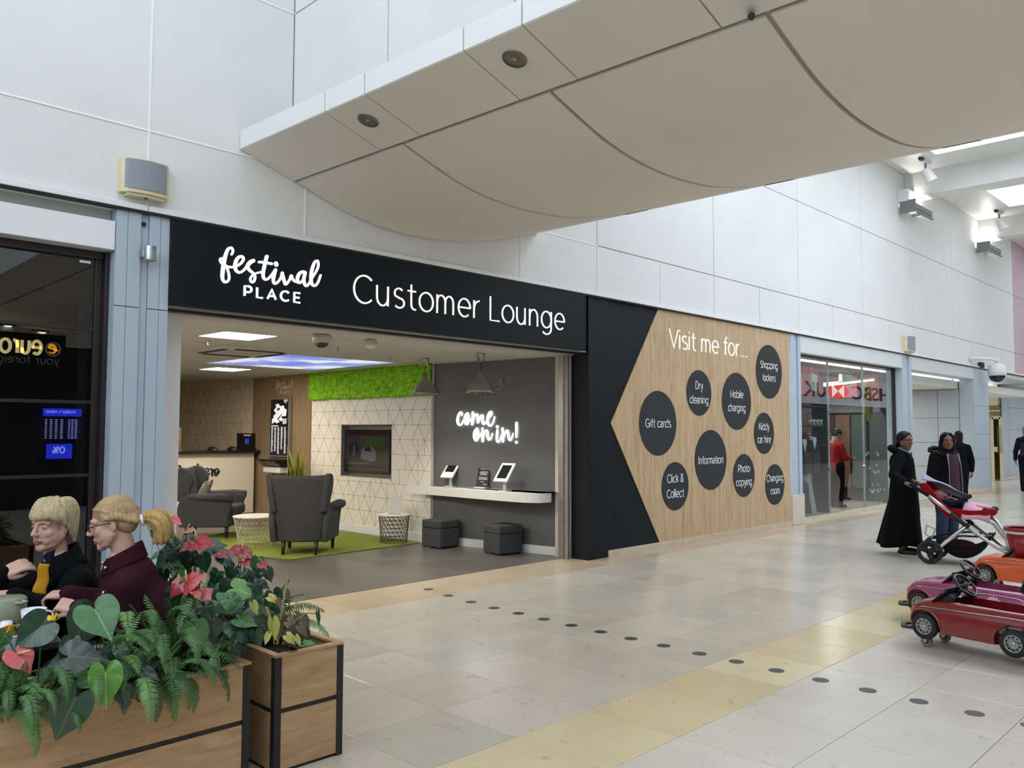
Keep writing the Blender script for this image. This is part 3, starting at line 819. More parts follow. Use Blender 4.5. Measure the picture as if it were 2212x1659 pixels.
# unit logo for the smaller copies
xs_ = [q[0] for a in FM for q in a]; zs_ = [q[1] for a in FM for q in a]
LX0, LX1, LZ0 = min(xs_), max(xs_), pa.z
def logo(mb, fn, width, ax, az, h0, h1, bold=1):
    k = width / (LX1 - LX0)
    for a, c in zip(FM, FW_):
        mb.ribbon([(ax + (q[0] - LX0) * k, az + (q[1] - LZ0) * k) for q in a], [q[0] * k * bold for q in c], fn, h0, h1)
    sz = ph * k; x0 = ax + (pa.x - LX0) * k; x1 = ax + (pb.x - LX0) * k
    text_mb(mb, 'PLACE', sz, .18, fn, h0, h1, track=.42, x0=x0, y0=az, sx=(x1 - x0) / (text_w('PLACE', .42) * sz))
    return mb
ca = PX(740 + 95 / 4.424, 620, YS).x; cb = PX(740 + 2122 / 4.424, 690, YS).x
lz0, lz1 = PX(740 + 1412 / 4.424, 560 + 583 / 4.424, YS).z, PX(740 + 1412 / 4.424, 560 + 355 / 4.424, YS).z
fit_letters('Customer Lounge', ca, cb, lz0, lz1 - lz0, .058, 'letter', m_letter, sign, fz, .012, track=.10)

col = thing('column', 'square black column between the lounge opening and the wood panel', 'column')
MB().box(8.115, 6.598, 0, 8.51, 6.95, 3.30).build('column_casing', m_black, col, bevel=.004)

# ---- wood panel with arrow point
t = NT('pale_oak_board'); vc = t.coord((9, 9, .42)); oi = t.n('ShaderNodeObjectInfo')
ad = t.n('ShaderNodeVectorMath', operation='ADD'); t.l(vc, ad.inputs[0])
cmb = t.n('ShaderNodeCombineXYZ'); t.l(t.math('MULTIPLY', oi.outputs['Random'], 37.0), cmb.inputs[2]); t.l(cmb.outputs[0], ad.inputs[1])
n1 = t.noise(ad.outputs[0], 2.4, 7, .7, .5); n2 = t.noise(ad.outputs[0], 9, 4, .6)
g1 = t.ramp(n1, [(.28, '#a88a69'), (.5, '#c4a883'), (.72, '#cfb592')])
g2 = t.ramp(n2, [(.34, '#b9a184'), (.5, '#ffffff')])
m_oak = t.set(t.mix(.55, g1, g2, 'MULTIPLY'), .5)
pan = thing('wood_panel', 'pale wood panel with black arrow edge listing services in black discs', 'panel')
YP = 6.60
MB().box(8.50, YP + .012, .08, px(1706, 900), YP + .06, 3.30).build('backing_board', m_black, pan)
TX, TZ, QX = px(1320, 914), PX(1320, 914, YF).z, px(1423, 800)
x1p = px(1706.5, 900)
bw = (x1p - TX) / 17
for k in range(17):
    a, c = TX + bw * k, TX + bw * (k + 1)
    up = lambda x: TZ + (3.30 - TZ) * min(1, (x - TX) / (QX - TX))
    dn = lambda x: TZ - (TZ - .082) * min(1, (x - TX) / (QX - TX))
    g = .0012
    xs = [a + g, c - g]
    if a < QX < c: xs = [a + g, QX, c - g]
    poly = [(x, dn(x)) for x in xs] + [(x, up(x)) for x in xs[::-1]]
    if k == 0: poly = poly[1:] if abs(poly[0][1] - poly[-1][1]) < 1e-4 else poly
    MB().prism(poly, lambda p, q_, h: (p, YP + h, q_), 0, .013).build('plank', m_oak, pan)
m_skirt = mk('travertine_skirting', '#cdbda6', '#bfae96', 5, .35)
sk = thing('stone_skirting', 'cream stone skirting under the wood panel', 'skirting')
n_s = 6
for k in range(n_s):
    a = 8.50 + (x1p - 8.5) / n_s * k
    MB().box(a + .001, YP - .012, 0, a + (x1p - 8.5) / n_s - .001, YP + .06, .082).build('stone', m_skirt, sk, bevel=.002)
m_disc = mk('black_disc', '#212225', '#1e1f22', 3, .55)
discs = [(336, 758, 193, ['Gift cards']), (580, 577, 136, ['Dry', 'cleaning']), (805, 627, 170, ['Mobile', 'charging']), (998, 451, 160, ['Shopping', 'lockers']),
         (968, 818, 123, ['Kiddy', 'car hire']), (651, 977, 179, ['Information']), (848, 1070, 128, ['Photo', 'copying']), (438, 1134, 144, ['Click &', 'Collect']), (1033, 1124, 121, ['Changing', 'room'])]
def fp(a, c, h): return (a, YP - h, c)
for cx, cy, hh, lines in discs:
    u, v = 1300 + cx / 2.765, 640 + cy / 2.765
    c = PX(u, v, YP); r = (PX(u, v - hh / 2.765, YP).z - PX(u, v + hh / 2.765, YP).z) / 2
    d = MB().prism([(c.x + r * math.cos(2 * PI * j / 56), c.z + r * math.sin(2 * PI * j / 56)) for j in range(56)], fp, -.002, .006).build('disc', m_disc, pan)
    b = MB(); sz = .112
    for i, s in enumerate(lines):
        text_mb(b, s, sz, .105, fp, .006, .008, track=.09, x0=c.x, y0=c.z - sz / 2 + (len(lines) - 1) * .11 - i * .21, center=True, sx=.88)
    stuff(b.build('wording', m_paint, d))
va, vb_ = px(1445, 730), px(1614, 770)
vz0, vz1 = PX(1456, 751.8, YF).z, PX(1447, 710.5, YF).z
fit_letters('Visit me for...', va, vb_, vz0, vz1 - vz0, .062, 'letter', m_letter, pan, fp, .008, track=.09)

# ---- fittings on the upper wall
m_creamp = mk('aged_cream_plastic', '#d9cfae', '#d0c49d', 6, .5)
m_grille = mk('grey_grille', '#8d929a', '#868b93', 60, .6)
def wall_speaker(name, label, c, wd, ht, dp, grp=None):
    t = thing(name, label, 'loudspeaker', c, 0, grp)
    def f(a, q_, h): return (a, -q_, h)
    n = 10
    curve = [(-wd / 2, dp * .45)] + [(-wd / 2 + wd * i / n, dp * (.45 + .55 * math.sin(PI * (.12 + .76 * i / n)))) for i in range(1, n)] + [(wd / 2, dp * .35)]
    MB().prism([(-wd / 2 - .012, 0), (wd / 2 + .012, 0)] + [(x * 1.03, y * .93) for x, y in curve[::-1]], f, -ht / 2, ht / 2).build('housing', m_creamp, t, bevel=.004)
    MB().prism([(-wd / 2 + .0, .02), (wd / 2, .02)] + curve[::-1], f, -ht / 2 + .03, ht / 2 - .012).build('grille', m_grille, t)
    MB().prism([(-wd * .42, 0), (wd * .42, 0), (wd * .40, dp * .62), (0, dp * .8), (-wd * .40, dp * .62)], f, -ht / 2 - .022, -ht / 2).build('bracket', m_creamp, t, bevel=.003)
    MB().cyl((0, -dp * .5, -ht / 2 - .026), (0, -dp * .5, -ht / 2 - .018), .016).build('socket', m_dark, t)
    MB().box(-.012, -.02, ht / 2, .012, -.002, ht / 2 + .02).build('cable_clip', m_dark, t)
    return t
wall_speaker('wall_speaker', 'grey and cream box loudspeaker above the blue pillar by the lounge sign', (2.585, 6.60, 3.56), .36, .27, .13)
t = wall_speaker('wall_speaker', 'small grey and cream loudspeaker above the pillar beyond the glass shop', (19.15, 6.60, 3.53), .42, .34, .2)
lamp = thing('wall_lamp', 'small silver cylinder lamp on the blue pillar beside the sign', 'lamp', (px(315, 547), 6.60, PX(318, 547, 6.53).z))
MB().cyl((0, -.085, -.055), (0, -.085, .055), .042, n=20).build('lamp_body', m_steel, lamp, True, bevel=.003)
MB().cyl((0, -.085, -.06), (0, -.085, -.05), .044, n=20).build('lamp_rim', m_alu, lamp, True)
MB().box(-.05, -.06, -.03, -.02, .02, .03).build('bracket', m_steel, lamp)
MB().cyl((px(312, 485), 6.62, PX(312, 485, 6.62).z), (px(312, 485), 6.605, PX(312, 485, 6.62).z), .018).build('cable_hole', m_dark)
tag(bpy.data.objects['cable_hole'], 'round black cable hole near the top of the blue pillar', 'cable hole')
# canopy downlights
m_nickel = mk('dull_nickel', '#77736a', None, rough=.35, metal=.8)
m_lens = mk('lamp_lens', '#9a9a98', None, rough=.1)
for (x, y, lab) in ((3.85 - .2, 5.10, 'round recessed downlight in the canopy nearer the wall'), (3.88 - .2, 3.585, 'round recessed downlight in the canopy nearer the viewer')):
    z = 4.01 - (x - 3.395 - CD.x * (y - 6.6)) * .322 - .003
    d = thing('downlight', lab, 'downlight', (x, y, z), 0, 'canopy downlights')
    d.rotation_euler = (0, math.atan(.322), 0)
    MB().lathe([(.045, -.004), (.078, -.008), (.082, 0), (.082, .006), (.045, .006)], n=28).build('trim_ring', m_nickel, d, True)
    MB().lathe([(0, .004), (.048, .004), (.048, -.002), (.030, -.003)], n=24).build('reflector', m_dark, d, True)
    MB().ball((0, 0, 0), (.018, .018, .006), 14, 8).build('bulb', m_lens, d, True)
MB().cyl(PZ(1623, 35, 3.835), PZ(1623, 35, 3.80), .02).build('soffit_sensor', m_dark)
tag(bpy.data.objects['soffit_sensor'], 'tiny black sensor in the long seam of the canopy', 'sensor')
# uplights, spots, boxes on the right
m_gfit = mk('grey_fitting', '#7d8082', None, rough=.5, metal=.3)
for i, (u, v, lab) in enumerate(((1985, 457, 'grey bracket uplight on the wall near the first beam'), (2141, 541, 'grey bracket uplight on the wall near the second beam'))):
    c = PX(u, v, 6.38); s = thing('wall_uplight', lab, 'uplight', c, 0, 'wall uplights on the upper wall')
    MB().box(-.62, -.09, -.02, .62, .05, .10).build('lamp_body', m_gfit, s, bevel=.01)
    MB().box(-.50, -.11, -.10, .62, -.07, -.06).build('lower_rail', m_gfit, s)
    MB().box(-.66, -.14, -.14, -.60, .18, .14).build('end_plate', m_gfit, s)
    MB().box(-.3, .05, -.02, -.22, .22, .04).build('arm', m_gfit, s); MB().box(.22, .05, -.02, .3, .22, .04).build('arm', m_gfit, s)
    l = bpy.data.lights.new('uplight_lamp', 'AREA'); l.shape = 'RECTANGLE'; l.size = 1.0; l.size_y = .1; l.energy = 60; l.color = (1, .97, .92)
    lo = bpy.data.objects.new('uplight_lamp', l); COL.objects.link(lo); lo.location = (c.x, c.y, c.z + .13); lo.rotation_euler = (PI - .5, 0, 0)
for u, v, lab in ((1999, 347, 'white ceiling spotlight before the first beam'), (2158, 458, 'white ceiling spotlight before the second beam')):
    c = PZ(u, v, 7.36); s = thing('ceiling_spotlight', lab, 'spotlight', c, 0, 'ceiling spotlights by the beams')
    MB().box(-.2, -.05, -.06, .2, .05, 0).build('track_box', m_white2, s)
    MB().box(-.32, -.04, -.05, -.2, .04, -.0).build('driver_box', m_dark, s)
    MB().cyl((0, 0, -.06), (0, 0, -.2), .025).build('stem', m_gfit, s)
    MB().cyl((.03, .02, -.18), (.08, -.10, -.46), .10, .13, 16).build('spot_head', m_white2, s)
c = PX(1958, 427, 6.5)
jb = thing('junction_box', 'white box high on the wall under the first beam', 'box', c)
MB().box(-.26, -.12, -.14, .26, .1, .14).build('box_body', m_white2, jb, bevel=.01)
cc = PX(2154, 812, 6.2)
cv = thing('dome_camera', 'white bracketed dome camera above the wide blue pillar', 'camera', cc)
MB().lathe([(.06, .34), (.20, .28), (.22, .05), (.20, 0)], n=24).build('camera_body', m_white2, cv, True)
MB().ball((0, 0, 0), (.19, .19, .17), 20, 12).build('camera_dome', mk('smoked_dome', '#17181a', None, rough=.08), cv, True)
MB().tube([(0, 0, .34), (0, 0, .42), (-.2, .1, .45), (-1.0, .38, .42)], .045, 8).build('bracket_arm', m_white2, cv, True)
bx = PX(2115, 789, 6.6)
MB().box(bx.x - .12, 6.50, bx.z - .07, bx.x + .12, 6.6, bx.z + .07).build('wall_sensor', m_dark); tag(bpy.data.objects['wall_sensor'], 'small black box on the ledge above the wide blue pillar', 'sensor')
# ---- floor dots leading to the lounge
m_dot = mk('charcoal_floor_vinyl', '#3c3e44', '#37393f', 9, .4)
dots = [(5.50, 6.55), (5.43, 6.17), (5.38, 5.79), (5.35, 5.45), (5.345, 5.14), (5.335, 4.83), (5.33, 4.52), (5.325, 4.21), (5.32, 3.91), (5.32, 3.61), (5.315, 3.30), (5.315, 3.005), (5.31, 2.705), (5.31, 2.40), (5.31, 2.10), (5.31, 1.80), (5.31, 1.50), (5.31, 1.22)]
dm = MB().prism([(.052 * math.cos(2 * PI * j / 32), .052 * math.sin(2 * PI * j / 32)) for j in range(32)], lambda a, c, h: (a, c, h), .0002, .0016).mesh('floor_dot', m_dot)
ords = 'first second third fourth fifth sixth seventh eighth ninth tenth eleventh twelfth thirteenth fourteenth fifteenth sixteenth seventeenth eighteenth'.split()
for i, (x, y) in enumerate(dots):
    o = bpy.data.objects.new('floor_dot', dm); COL.objects.link(o); o.location = (x, y, 0)
    tag(o, 'black floor dot, %s in the trail counted from the lounge doorway' % ords[i], 'floor dot', 'trail of black floor dots')
# ================================================================ LOUNGE FITTINGS
m_led = emit('led_diffuser', '#fff3df', 78.0)
m_lframe = m_white2
def ceiling_light(x0, y0, x1, y1, lab):
    t = thing('ceiling_light', lab, 'light', ((x0 + x1) / 2, (y0 + y1) / 2, HC), 0, 'square ceiling lights of the lounge')
    a, c = (x1 - x0) / 2, (y1 - y0) / 2
    b = MB().box(-a, -c, -.008, a, -c + .012, .03).box(-a, c - .012, -.008, a, c, .03).box(-a, -c, -.008, -a + .012, c, .03).box(a - .012, -c, -.008, a, c, .03)
    b.build('frame', m_lframe, t); MB().box(-a + .012, -c + .012, -.004, a - .012, c - .012, .005).build('diffuser', m_led, t)
ceiling_light(3.79, 7.60, 4.37, 8.19, 'square white ceiling light nearest the lounge opening')
ceiling_light(5.92, 12.10, 6.51, 12.72, 'square white ceiling light near the reception counter')
ceiling_light(2.75, 8.3, 3.35, 8.9, 'added square ceiling light unseen behind the white jamb')  # this and the next two are unseen, added to brighten the lounge
ceiling_light(3.3, 10.9, 3.9, 11.5, 'added unseen ceiling light in the middle left of the lounge ceiling')
ceiling_light(3.6, 13.0, 4.2, 13.6, 'added unseen ceiling light before the far counter end')
# sky panel
t = NT('backlit_sky_picture'); vc = t.coord((1, 1, 1)); n1 = t.noise(vc, 1.15, 5, .55, .3)
cl = t.ramp(n1, [(.40, '#6a84e8'), (.48, '#a3b2f4'), (.53, '#f6f7ff'), (1, '#ffffff')])
t.l(cl, t.b.inputs['Emission Color']); t.b.inputs['Emission Strength'].default_value = 1.15; t.set('#8090c0', .3)
m_skyp = t.mat
sp = thing('sky_ceiling_panel', 'backlit ceiling picture of blue sky and white clouds', 'light panel', (5.44, 9.40, HC))
for i in range(3):
    for j in range(4):
        x0, y0 = .6 * i, .52 * j
        MB().box(x0 + .008, y0 + .008, -.006, x0 + .592, y0 + .512, .004).build('pane', m_skyp, sp)
b = MB()
for i in range(4): b.box(.6 * i - .008, 0, -.004, .6 * i + .008, 2.08, .012)
for j in range(5): b.box(0, .52 * j - .008, -.004, 1.8, .52 * j + .008, .012)
b.build('frame', m_lframe, sp)
# air conditioning cassette
ac = thing('ceiling_cassette', 'white square air conditioning cassette in the lounge ceiling', 'air conditioner', (4.935, 9.42, HC))
MB().box(-.47, -.52, -.025, .47, .52, .012).build('panel', m_ceil, ac, bevel=.01)
MB().box(-.25, -.28, -.032, .25, .28, -.02).build('intake_grille', m_cgrid, ac)
for x0, y0, x1, y1 in ((-.30, -.45, .30, -.38), (-.30, .38, .30, .45), (-.42, -.32, -.35, .32), (.35, -.32, .42, .32)):
    MB().box(x0, y0, -.034, x1, y1, -.02).build('louvre', m_dark, ac)
m_smoke = mk('smoked_dome_lens', '#2c2c2d', None, rough=.08)
for u, v, lab, s in ((695, 722, 'grey dome camera on the lounge ceiling behind the sign', 1.0), (801, 733, 'smaller white dome built for a faint reflection under the lounge ceiling', .72)):
    c = PZ(u, v, HC)
    d = thing('ceiling_dome', lab, 'camera' if s == 1 else 'dome reflection', c)  # the smaller dome stands for a faint ghosted reflection
    MB().lathe([(.075 * s, 0), (.095 * s, -.03 * s), (.10 * s, -.085 * s), (.07 * s, -.09 * s)], n=24).build('dome_housing', mk('dome_grey', '#b5b2ab', None, rough=.5), d, True)
    MB().ball((0, 0, -.085 * s), (.07 * s, .07 * s, .055 * s), 18, 10).build('dome_lens', m_smoke if s == 1 else m_white, d, True)
for u, v, lab in ((449, 735, 'small sprinkler head between the square light and the cassette'), (843, 768, 'small sprinkler head beside the sky panel'), (730, 748, 'small sprinkler head behind the dome camera')):
    c = PZ(u, v, HC); d = thing('sprinkler', lab, 'sprinkler', c)
    MB().cyl((0, 0, 0), (0, 0, -.008), .035, n=12).build('rose', m_white, d)
    MB().cyl((0, 0, 0), (0, 0, -.05), .009, n=8).build('nozzle', m_steel, d); MB().cyl((0, 0, -.05), (0, 0, -.053), .02, n=10).build('deflector', m_steel, d)
# pendant lamps
m_brush = mk('brushed_aluminium', '#a8a6a2', '#8f8d89', 3, .34, .9, stretch=(1, 1, 30))
for (u, v, rv, dpt, lab) in ((1039, 766, 848, 10.35, 'brushed metal pendant lamp hanging before the grey wall'), (919, 775, 852, 11.07, 'brushed metal pendant lamp hanging beside the moss strip')):
    c = PD(u, v, dpt); rim = PD(u, rv, dpt).z; c.z = HC
    p = thing('pendant_lamp', lab, 'lamp', c, 0, 'metal pendant lamps of the lounge')
    rz = rim - HC
    MB().lathe([(.055, 0), (.055, -.01), (.035, -.11), (.0, -.11)], n=20).build('ceiling_rose', m_brush, p, True)
    MB().tube([(0, 0, -.1), (0, 0, rz + .24)], .006, 6).build('cord', m_dark, p)
    MB().lathe([(.0, rz + .285), (.03, rz + .285), (.033, rz + .20), (.05, rz + .185), (.09, rz + .15), (.145, rz + .08), (.175, rz + .02), (.185, rz), (.178, rz), (.14, rz + .075), (.08, rz + .14), (.03, rz + .17)], n=36, cap=False).build('lamp_shade', m_brush, p, True)
    MB().ball((0, 0, rz + .07), .045, 14, 10).build('bulb', emit('warm_bulb', '#fff0d8', 12), p, True)
    l = bpy.data.lights.new('pendant_light', 'SPOT'); l.energy = 85; l.spot_size = 2.0; l.spot_blend = .6; l.color = (1, .93, .82); l.shadow_soft_size = .08
    lo = bpy.data.objects.new('pendant_light', l); COL.objects.link(lo); lo.location = (c.x, c.y, HC + rz + .02)

# ---- moss strip
m_moss = NT('bright_moss'); vc = m_moss.coord(); m_moss.set(m_moss.ramp(m_moss.noise(vc, 14, 3), [(.3, '#6fa80f'), (.55, '#8cc81a'), (.75, '#a5dc2c')]), .8); m_moss = m_moss.mat
ms = thing('moss_strip', 'strip of bright green reindeer moss above the patterned white wall', 'moss wall')
MB().box(XWL - .03, Y1 - .02, 2.14, XWL - .002, Y2, HC).build('backing_board', mk('moss_backing', '#4d7a10', None, rough=.9), ms)
b = MB(); rnd = random.Random(4)
for k in range(5200):
    y = rnd.uniform(Y1 - .02, Y2 - .01); z = rnd.uniform(2.125, HC - .01); r = rnd.uniform(.014, .034)
    b.ball((XWL - .03 - rnd.uniform(0, .035), y, z), (r, r * rnd.uniform(.8, 1.3), r * rnd.uniform(.8, 1.3)), 6, 4)
stuff(b.build('moss', m_moss, ms, True))

# ---- screen in its recess
rl_ = MB().box(XWL - .004, tb - .002, tz0 - .03, XWL + .15, tb + .008, tz1 + .02).box(XWL - .004, ta - .008, tz0 - .03, XWL + .15, ta + .002, tz1 + .02).box(XWL - .004, tb, tz1 - .008, XWL + .15, ta, tz1 + .004).box(XWL - .004, tb, tz0 - .004, XWL + .15, ta, tz0 + .008).box(XWL + .14, tb, tz0, XWL + .155, ta, tz1)
rl_.build('recess_lining', mk('recess_grey', '#8f8c86', None, rough=.5, metal=.3), wl)
m_bez = mk('gloss_black_plastic', '#0f0f11', None, rough=.2)
tv = thing('wall_television', 'black flat television showing news in the wall recess', 'television')
va_, vb2 = PXX(743, 975, XWL + .06).y, PXX(842, 975, XWL + .06).y
tz1b, tz0b = PXX(790, 928, XWL + .06).z, PXX(790, 1021, XWL + .06).z
MB().box(XWL + .06, vb2, tz0b, XWL + .12, va_, tz1b).build('casing', m_bez, tv, bevel=.006)
def sc(name, poly, col, st, h=.001):
    W_, H_ = va_ - vb2 - .06, tz1b - tz0b - .07
    t_ = NT('screen_' + name); t_.b.inputs['Emission Color'].default_value = lin(col); t_.b.inputs['Emission Strength'].default_value = st * .42; t_.set('#050506', .15)
    return MB().prism([(va_ - .03 - a * W_, tz0b + .04 + c * H_) for a, c in poly], lambda a, c, hh: (XWL + .06 - hh, a, c), 0, h).build(name, t_.mat, tv)
sc('screen', [(0, 0), (1, 0), (1, 1), (0, 1)], '#6d6a7c', .32)
sc('picture_top', [(0, .9), (1, .9), (1, 1), (0, 1)], '#5a3338', .4, .0014)
sc('picture_field', [(.36, .2), (.9, .2), (.9, .88), (.36, .88)], '#57661f', .4, .0014)
sc('picture_sky', [(.36, .62), (.9, .62), (.9, .88), (.36, .88)], '#6d7d4d', .4, .0016)
sc('picture_car', [(.38, .3), (.62, .22), (.72, .26), (.73, .48), (.62, .62), (.48, .62), (.40, .52)], '#a9a9b6', .5, .002)
sc('picture_roof', [(.45, .5), (.62, .48), (.60, .6), (.49, .61)], '#33353f', .4, .0024)
sc('picture_person', [(.08, .2), (.36, .2), (.34, .55), (.26, .66), (.25, .7), (.27, .78), (.24, .86), (.19, .86), (.17, .78), (.19, .7), (.17, .66), (.10, .6)], '#1d1a26', .5, .002)
sc('picture_shirt', [(.19, .36), (.24, .36), (.24, .64), (.20, .64)], '#8c8a98', .5, .0024)
sc('picture_face', [(.185, .70), (.25, .70), (.255, .80), (.24, .84), (.20, .84), (.18, .79)], '#6f5650', .5, .0024)
sc('caption_bar', [(.02, .04), (.95, .04), (.95, .13), (.02, .13)], '#3a2733', .4, .002)
sc('caption_line', [(.12, .16), (.55, .16), (.55, .19), (.12, .19)], '#a7a3b4', .4, .002)

# ---- brown wall: logo, map board, leaflet holder
m_logo = mk('silver_logo', '#cfc4b4', None, rough=.4)
XB = XWL - .012
lg = thing('wall_logo', 'small pale script logo on the brown wood wall', 'sign')
def bwf(a, c, h): return (XB - h, -a, c)
la, lb = PXX(597, 838, XB), PXX(634, 838, XB)
logo(MB(), bwf, la.y - lb.y, -la.y, PXX(606, 851, XB).z, 0, .012).build('lettering', m_logo, lg)
mb_ = thing('map_board', 'tall black centre map and shop list in a silver frame', 'map board')
ma, mbb = PXX(587, 920, XB).y, PXX(632, 920, XB).y
mz1, mz0 = PXX(610, 860, XB).z, PXX(610, 987, XB).z
def mbf(a, c, h): return (XB - h, ma - a * (ma - mbb), mz0 + c * (mz1 - mz0))
MB().prism([(0, 0), (1, 0), (1, 1), (0, 1)], mbf, 0, .05).build('frame', mk('silver_frame', '#8d8880', None, rough=.4, metal=.4), mb_, bevel=.004)
MB().prism([(.07, .025), (.90, .025), (.90, .975), (.07, .975)], mbf, .05, .053).build('poster', mk('map_black', '#1b1c20', None, rough=.3), mb_)
m_mapw = emit('backlit_map_white', '#e8ecf2', .75); m_mapg = emit('backlit_map_grey', '#8b8f99', .6)
bq = MB().prism([(.14, .56), (.30, .60), (.34, .57), (.50, .585), (.46, .63), (.62, .60), (.66, .63), (.58, .69), (.80, .69), (.84, .80), (.72, .82), (.70, .87), (.52, .86), (.44, .905), (.30, .89), (.34, .84), (.22, .80), (.30, .75), (.20, .73), (.22, .66), (.14, .64)], mbf, .053, .055)
bq.build('floor_plan', m_mapw, mb_)
b = MB()
for poly in ([(.40, .78), (.52, .80), (.50, .84), (.38, .82)], [(.58, .72), (.66, .74), (.44, .62), (.40, .64)], [(.22, .70), (.34, .74), (.30, .76), (.20, .73)]): b.prism(poly, mbf, .055, .0565)
b.build('plan_courts', mk('map_court', '#2a2c33', None), mb_)
b = MB(); rnd = random.Random(5)
for k, x in enumerate((.12, .27, .42, .58, .74)):
    y = .50; bot = (.08, .09, .04, .12, .06)[k]
    while y > bot:
        b.prism([(x, y), (x + rnd.uniform(.05, .10), y), (x + .05 + rnd.random() * .04, y + .008), (x, y + .008)], mbf, .053, .0545); y -= .0155
b.prism([(.11, .52), (.45, .52), (.45, .535), (.11, .535)], mbf, .053, .0545)
for k in range(6): b.prism([(.66, .58 - .016 * k + .06), (.86 - .02 * (k % 3), .58 - .016 * k + .06), (.86 - .02 * (k % 3), .588 - .016 * k + .06), (.66, .588 - .016 * k + .06)], mbf, .053, .0545)
stuff(b.build('shop_list', m_mapw, mb_))
logo(MB(), lambda a, c, h: mbf(a, c, h), .17, .70, .91, .053, .055).build('map_logo', m_mapw, mb_)
lh = thing('leaflet_holder', 'black tilted leaflet tray on a white wall box below the map', 'leaflet holder')
ya, yb = PXX(586, 1010, XB).y, PXX(622, 1010, XB).y
z0, z1, z2 = PXX(600, 1020, XB).z, PXX(600, 1008, XB).z, PXX(600, 992, XB).z
MB().box(XB - .16, yb, z0, XB, ya, z1).build('wall_box', m_white2, lh, bevel=.004)
MB().prism([(0, z1), (-.14, z1), (-.26, z2 - .01), (-.24, z2), (0, z2)], lambda a, c, h: (XB + a, h, c), yb - .02, ya + .06).build('tray', m_bez, lh)
for k in range(4):
    y = yb + .02 + (ya - yb) / 4 * k
    MB().prism([(-.15, z1 + .03), (-.255, z2 - .03), (-.262, z2 - .036), (-.157, z1 + .024)], lambda a, c, h: (XB + a, h, c), y, y + (ya - yb) / 4 - .03).build('leaflet', mk('dark_leaflet', '#3d3a38', '#6c6862', 20, .4), lh)
# snake plant
sn = thing('snake_plant', 'tall yellow edged snake plant against the brown wood wall', 'plant', (PXX(642, 1000, XWL - .32).x, PXX(642, 1000, XWL - .32).y, 0))
MB().lathe([(.0, 0), (.12, 0), (.16, .30), (.15, .31), (.13, .28), (0, .27)], n=24).build('pot', m_white2, sn, True)
MB().lathe([(.0, .285), (.14, .285)], n=20, cap=False).build('soil', m_dshop, sn)
t = NT('snake_leaf'); vc = t.coord((1, 1, 1)); t.set(t.ramp(t.noise(vc, 24, 2), [(.35, '#2f4a22'), (.6, '#54702f')]), .4); m_snk = t.mat
m_sedge = mk('yellow_leaf_edge', '#b9ac45', None, rough=.4)
rnd = random.Random(6)
for k in range(20):
    a = rnd.uniform(0, 6.28); L = rnd.uniform(.62, 1.06); ln = rnd.uniform(.03, .2); bs = rnd.uniform(.02, .09); tw = rnd.uniform(0, 3)
    b = MB()
    def leaf(u, v, a=a, L=L, ln=ln, bs=bs, tw=tw):
        wd = .046 * math.sin(PI * min(1, .12 + .88 * u)) ** .6 * (1 - u ** 6)
        x = (v - .5) * 2 * wd; r = bs + ln * u * u; th = tw + u * .8
        return (r * math.cos(a) + x * math.cos(th), r * math.sin(a) + x * math.sin(th), .28 + L * u)
    lf = b.grid(leaf, 9, 3).build('leaf', m_snk, sn, True)
    for e in (0, 1):
        MB().tube([leaf(i / 8, e) for i in range(9)], .005, 4).build('leaf_edge', m_sedge, lf)
# ---- reception counter
ct = thing('reception_counter', 'cream reception counter with black top and script greeting', 'counter', (0, 0, 0))
cz = PX(520, 973, YC).z
xc1 = PX(549, 1000, YC).x
MB().box(2.1, YC, .1, xc1, YC + .5, cz - .045).build('front_panel', mk('cream_counter', '#e6ddcb', '#e2d8c5', 1, .5), ct, bevel=.004)
MB().box(2.1, YC + .03, 0, xc1, YC + .5, .1).build('plinth', m_wpaper, ct)
MB().box(2.1, YC - .09, cz - .045, xc1 + .07, YC + .56, cz).build('worktop', mk('black_worktop', '#1a191a', None, rough=.35), ct, bevel=.004)
def ctf(a, c, h): return (a, YC - h, c)
def tr2(pts): return [(lambda q_: (q_.x, q_.z))(PX(360 + x / 5.53, 880 + y / 5.53, YC)) for x, y in pts]
b = MB()
for st, wd in (([(148, 697), (165, 715), (150, 745)], .05), ([(370, 682), (368, 740), (372, 800), (372, 840)], .06),
               ([(372, 790), (400, 745), (425, 745), (430, 790), (425, 835)], .04), ([(455, 790), (490, 770), (495, 735), (465, 735), (450, 780), (470, 825), (510, 790)], .04),
               ([(525, 735), (545, 745), (540, 790), (545, 815)], .05), ([(542, 790), (560, 750), (580, 745)], .035), ([(570, 790), (610, 770), (612, 738), (585, 740), (570, 785), (590, 815), (630, 765)], .04),
               ([(255, 790), (290, 770), (290, 738), (260, 740), (245, 785), (270, 820), (320, 780)], .04), ([(205, 740), (212, 820)], .045), ([(212, 775), (235, 745), (252, 750)], .035),
               ([(60, 690), (75, 800), (100, 740), (118, 810), (140, 735)], .045),
               ([(112, 950), (125, 985), (112, 1020), (108, 1000)], .03), ([(505, 998), (507, 1003)], .11)):
    q_ = crom(tr2(st), 4); b.ribbon(q_, wd * .62, ctf, 0, .012)
b.build('script_lettering', mk('black_lettering', '#1d1b1a', None, rough=.5), ct)
tl = PX(532, 973, YC + .12)
ti = thing('till_screen', 'black till display with small blue screen on the counter end', 'till', (tl.x, YC + .12, cz))
MB().box(-.17, -.02, 0, .17, .05, .31).build('casing', m_bez, ti, bevel=.01)
MB().box(-.17, -.06, 0, .17, .16, .03).build('foot', m_bez, ti, bevel=.006)
MB().box(-.04, -.023, .12, .04, -.019, .21).build('display', emit('blue_display', '#2a3bb0', .7), ti)
MB().box(-.07, -.024, .26, .07, -.019, .285).build('label_strip', m_paint, ti)
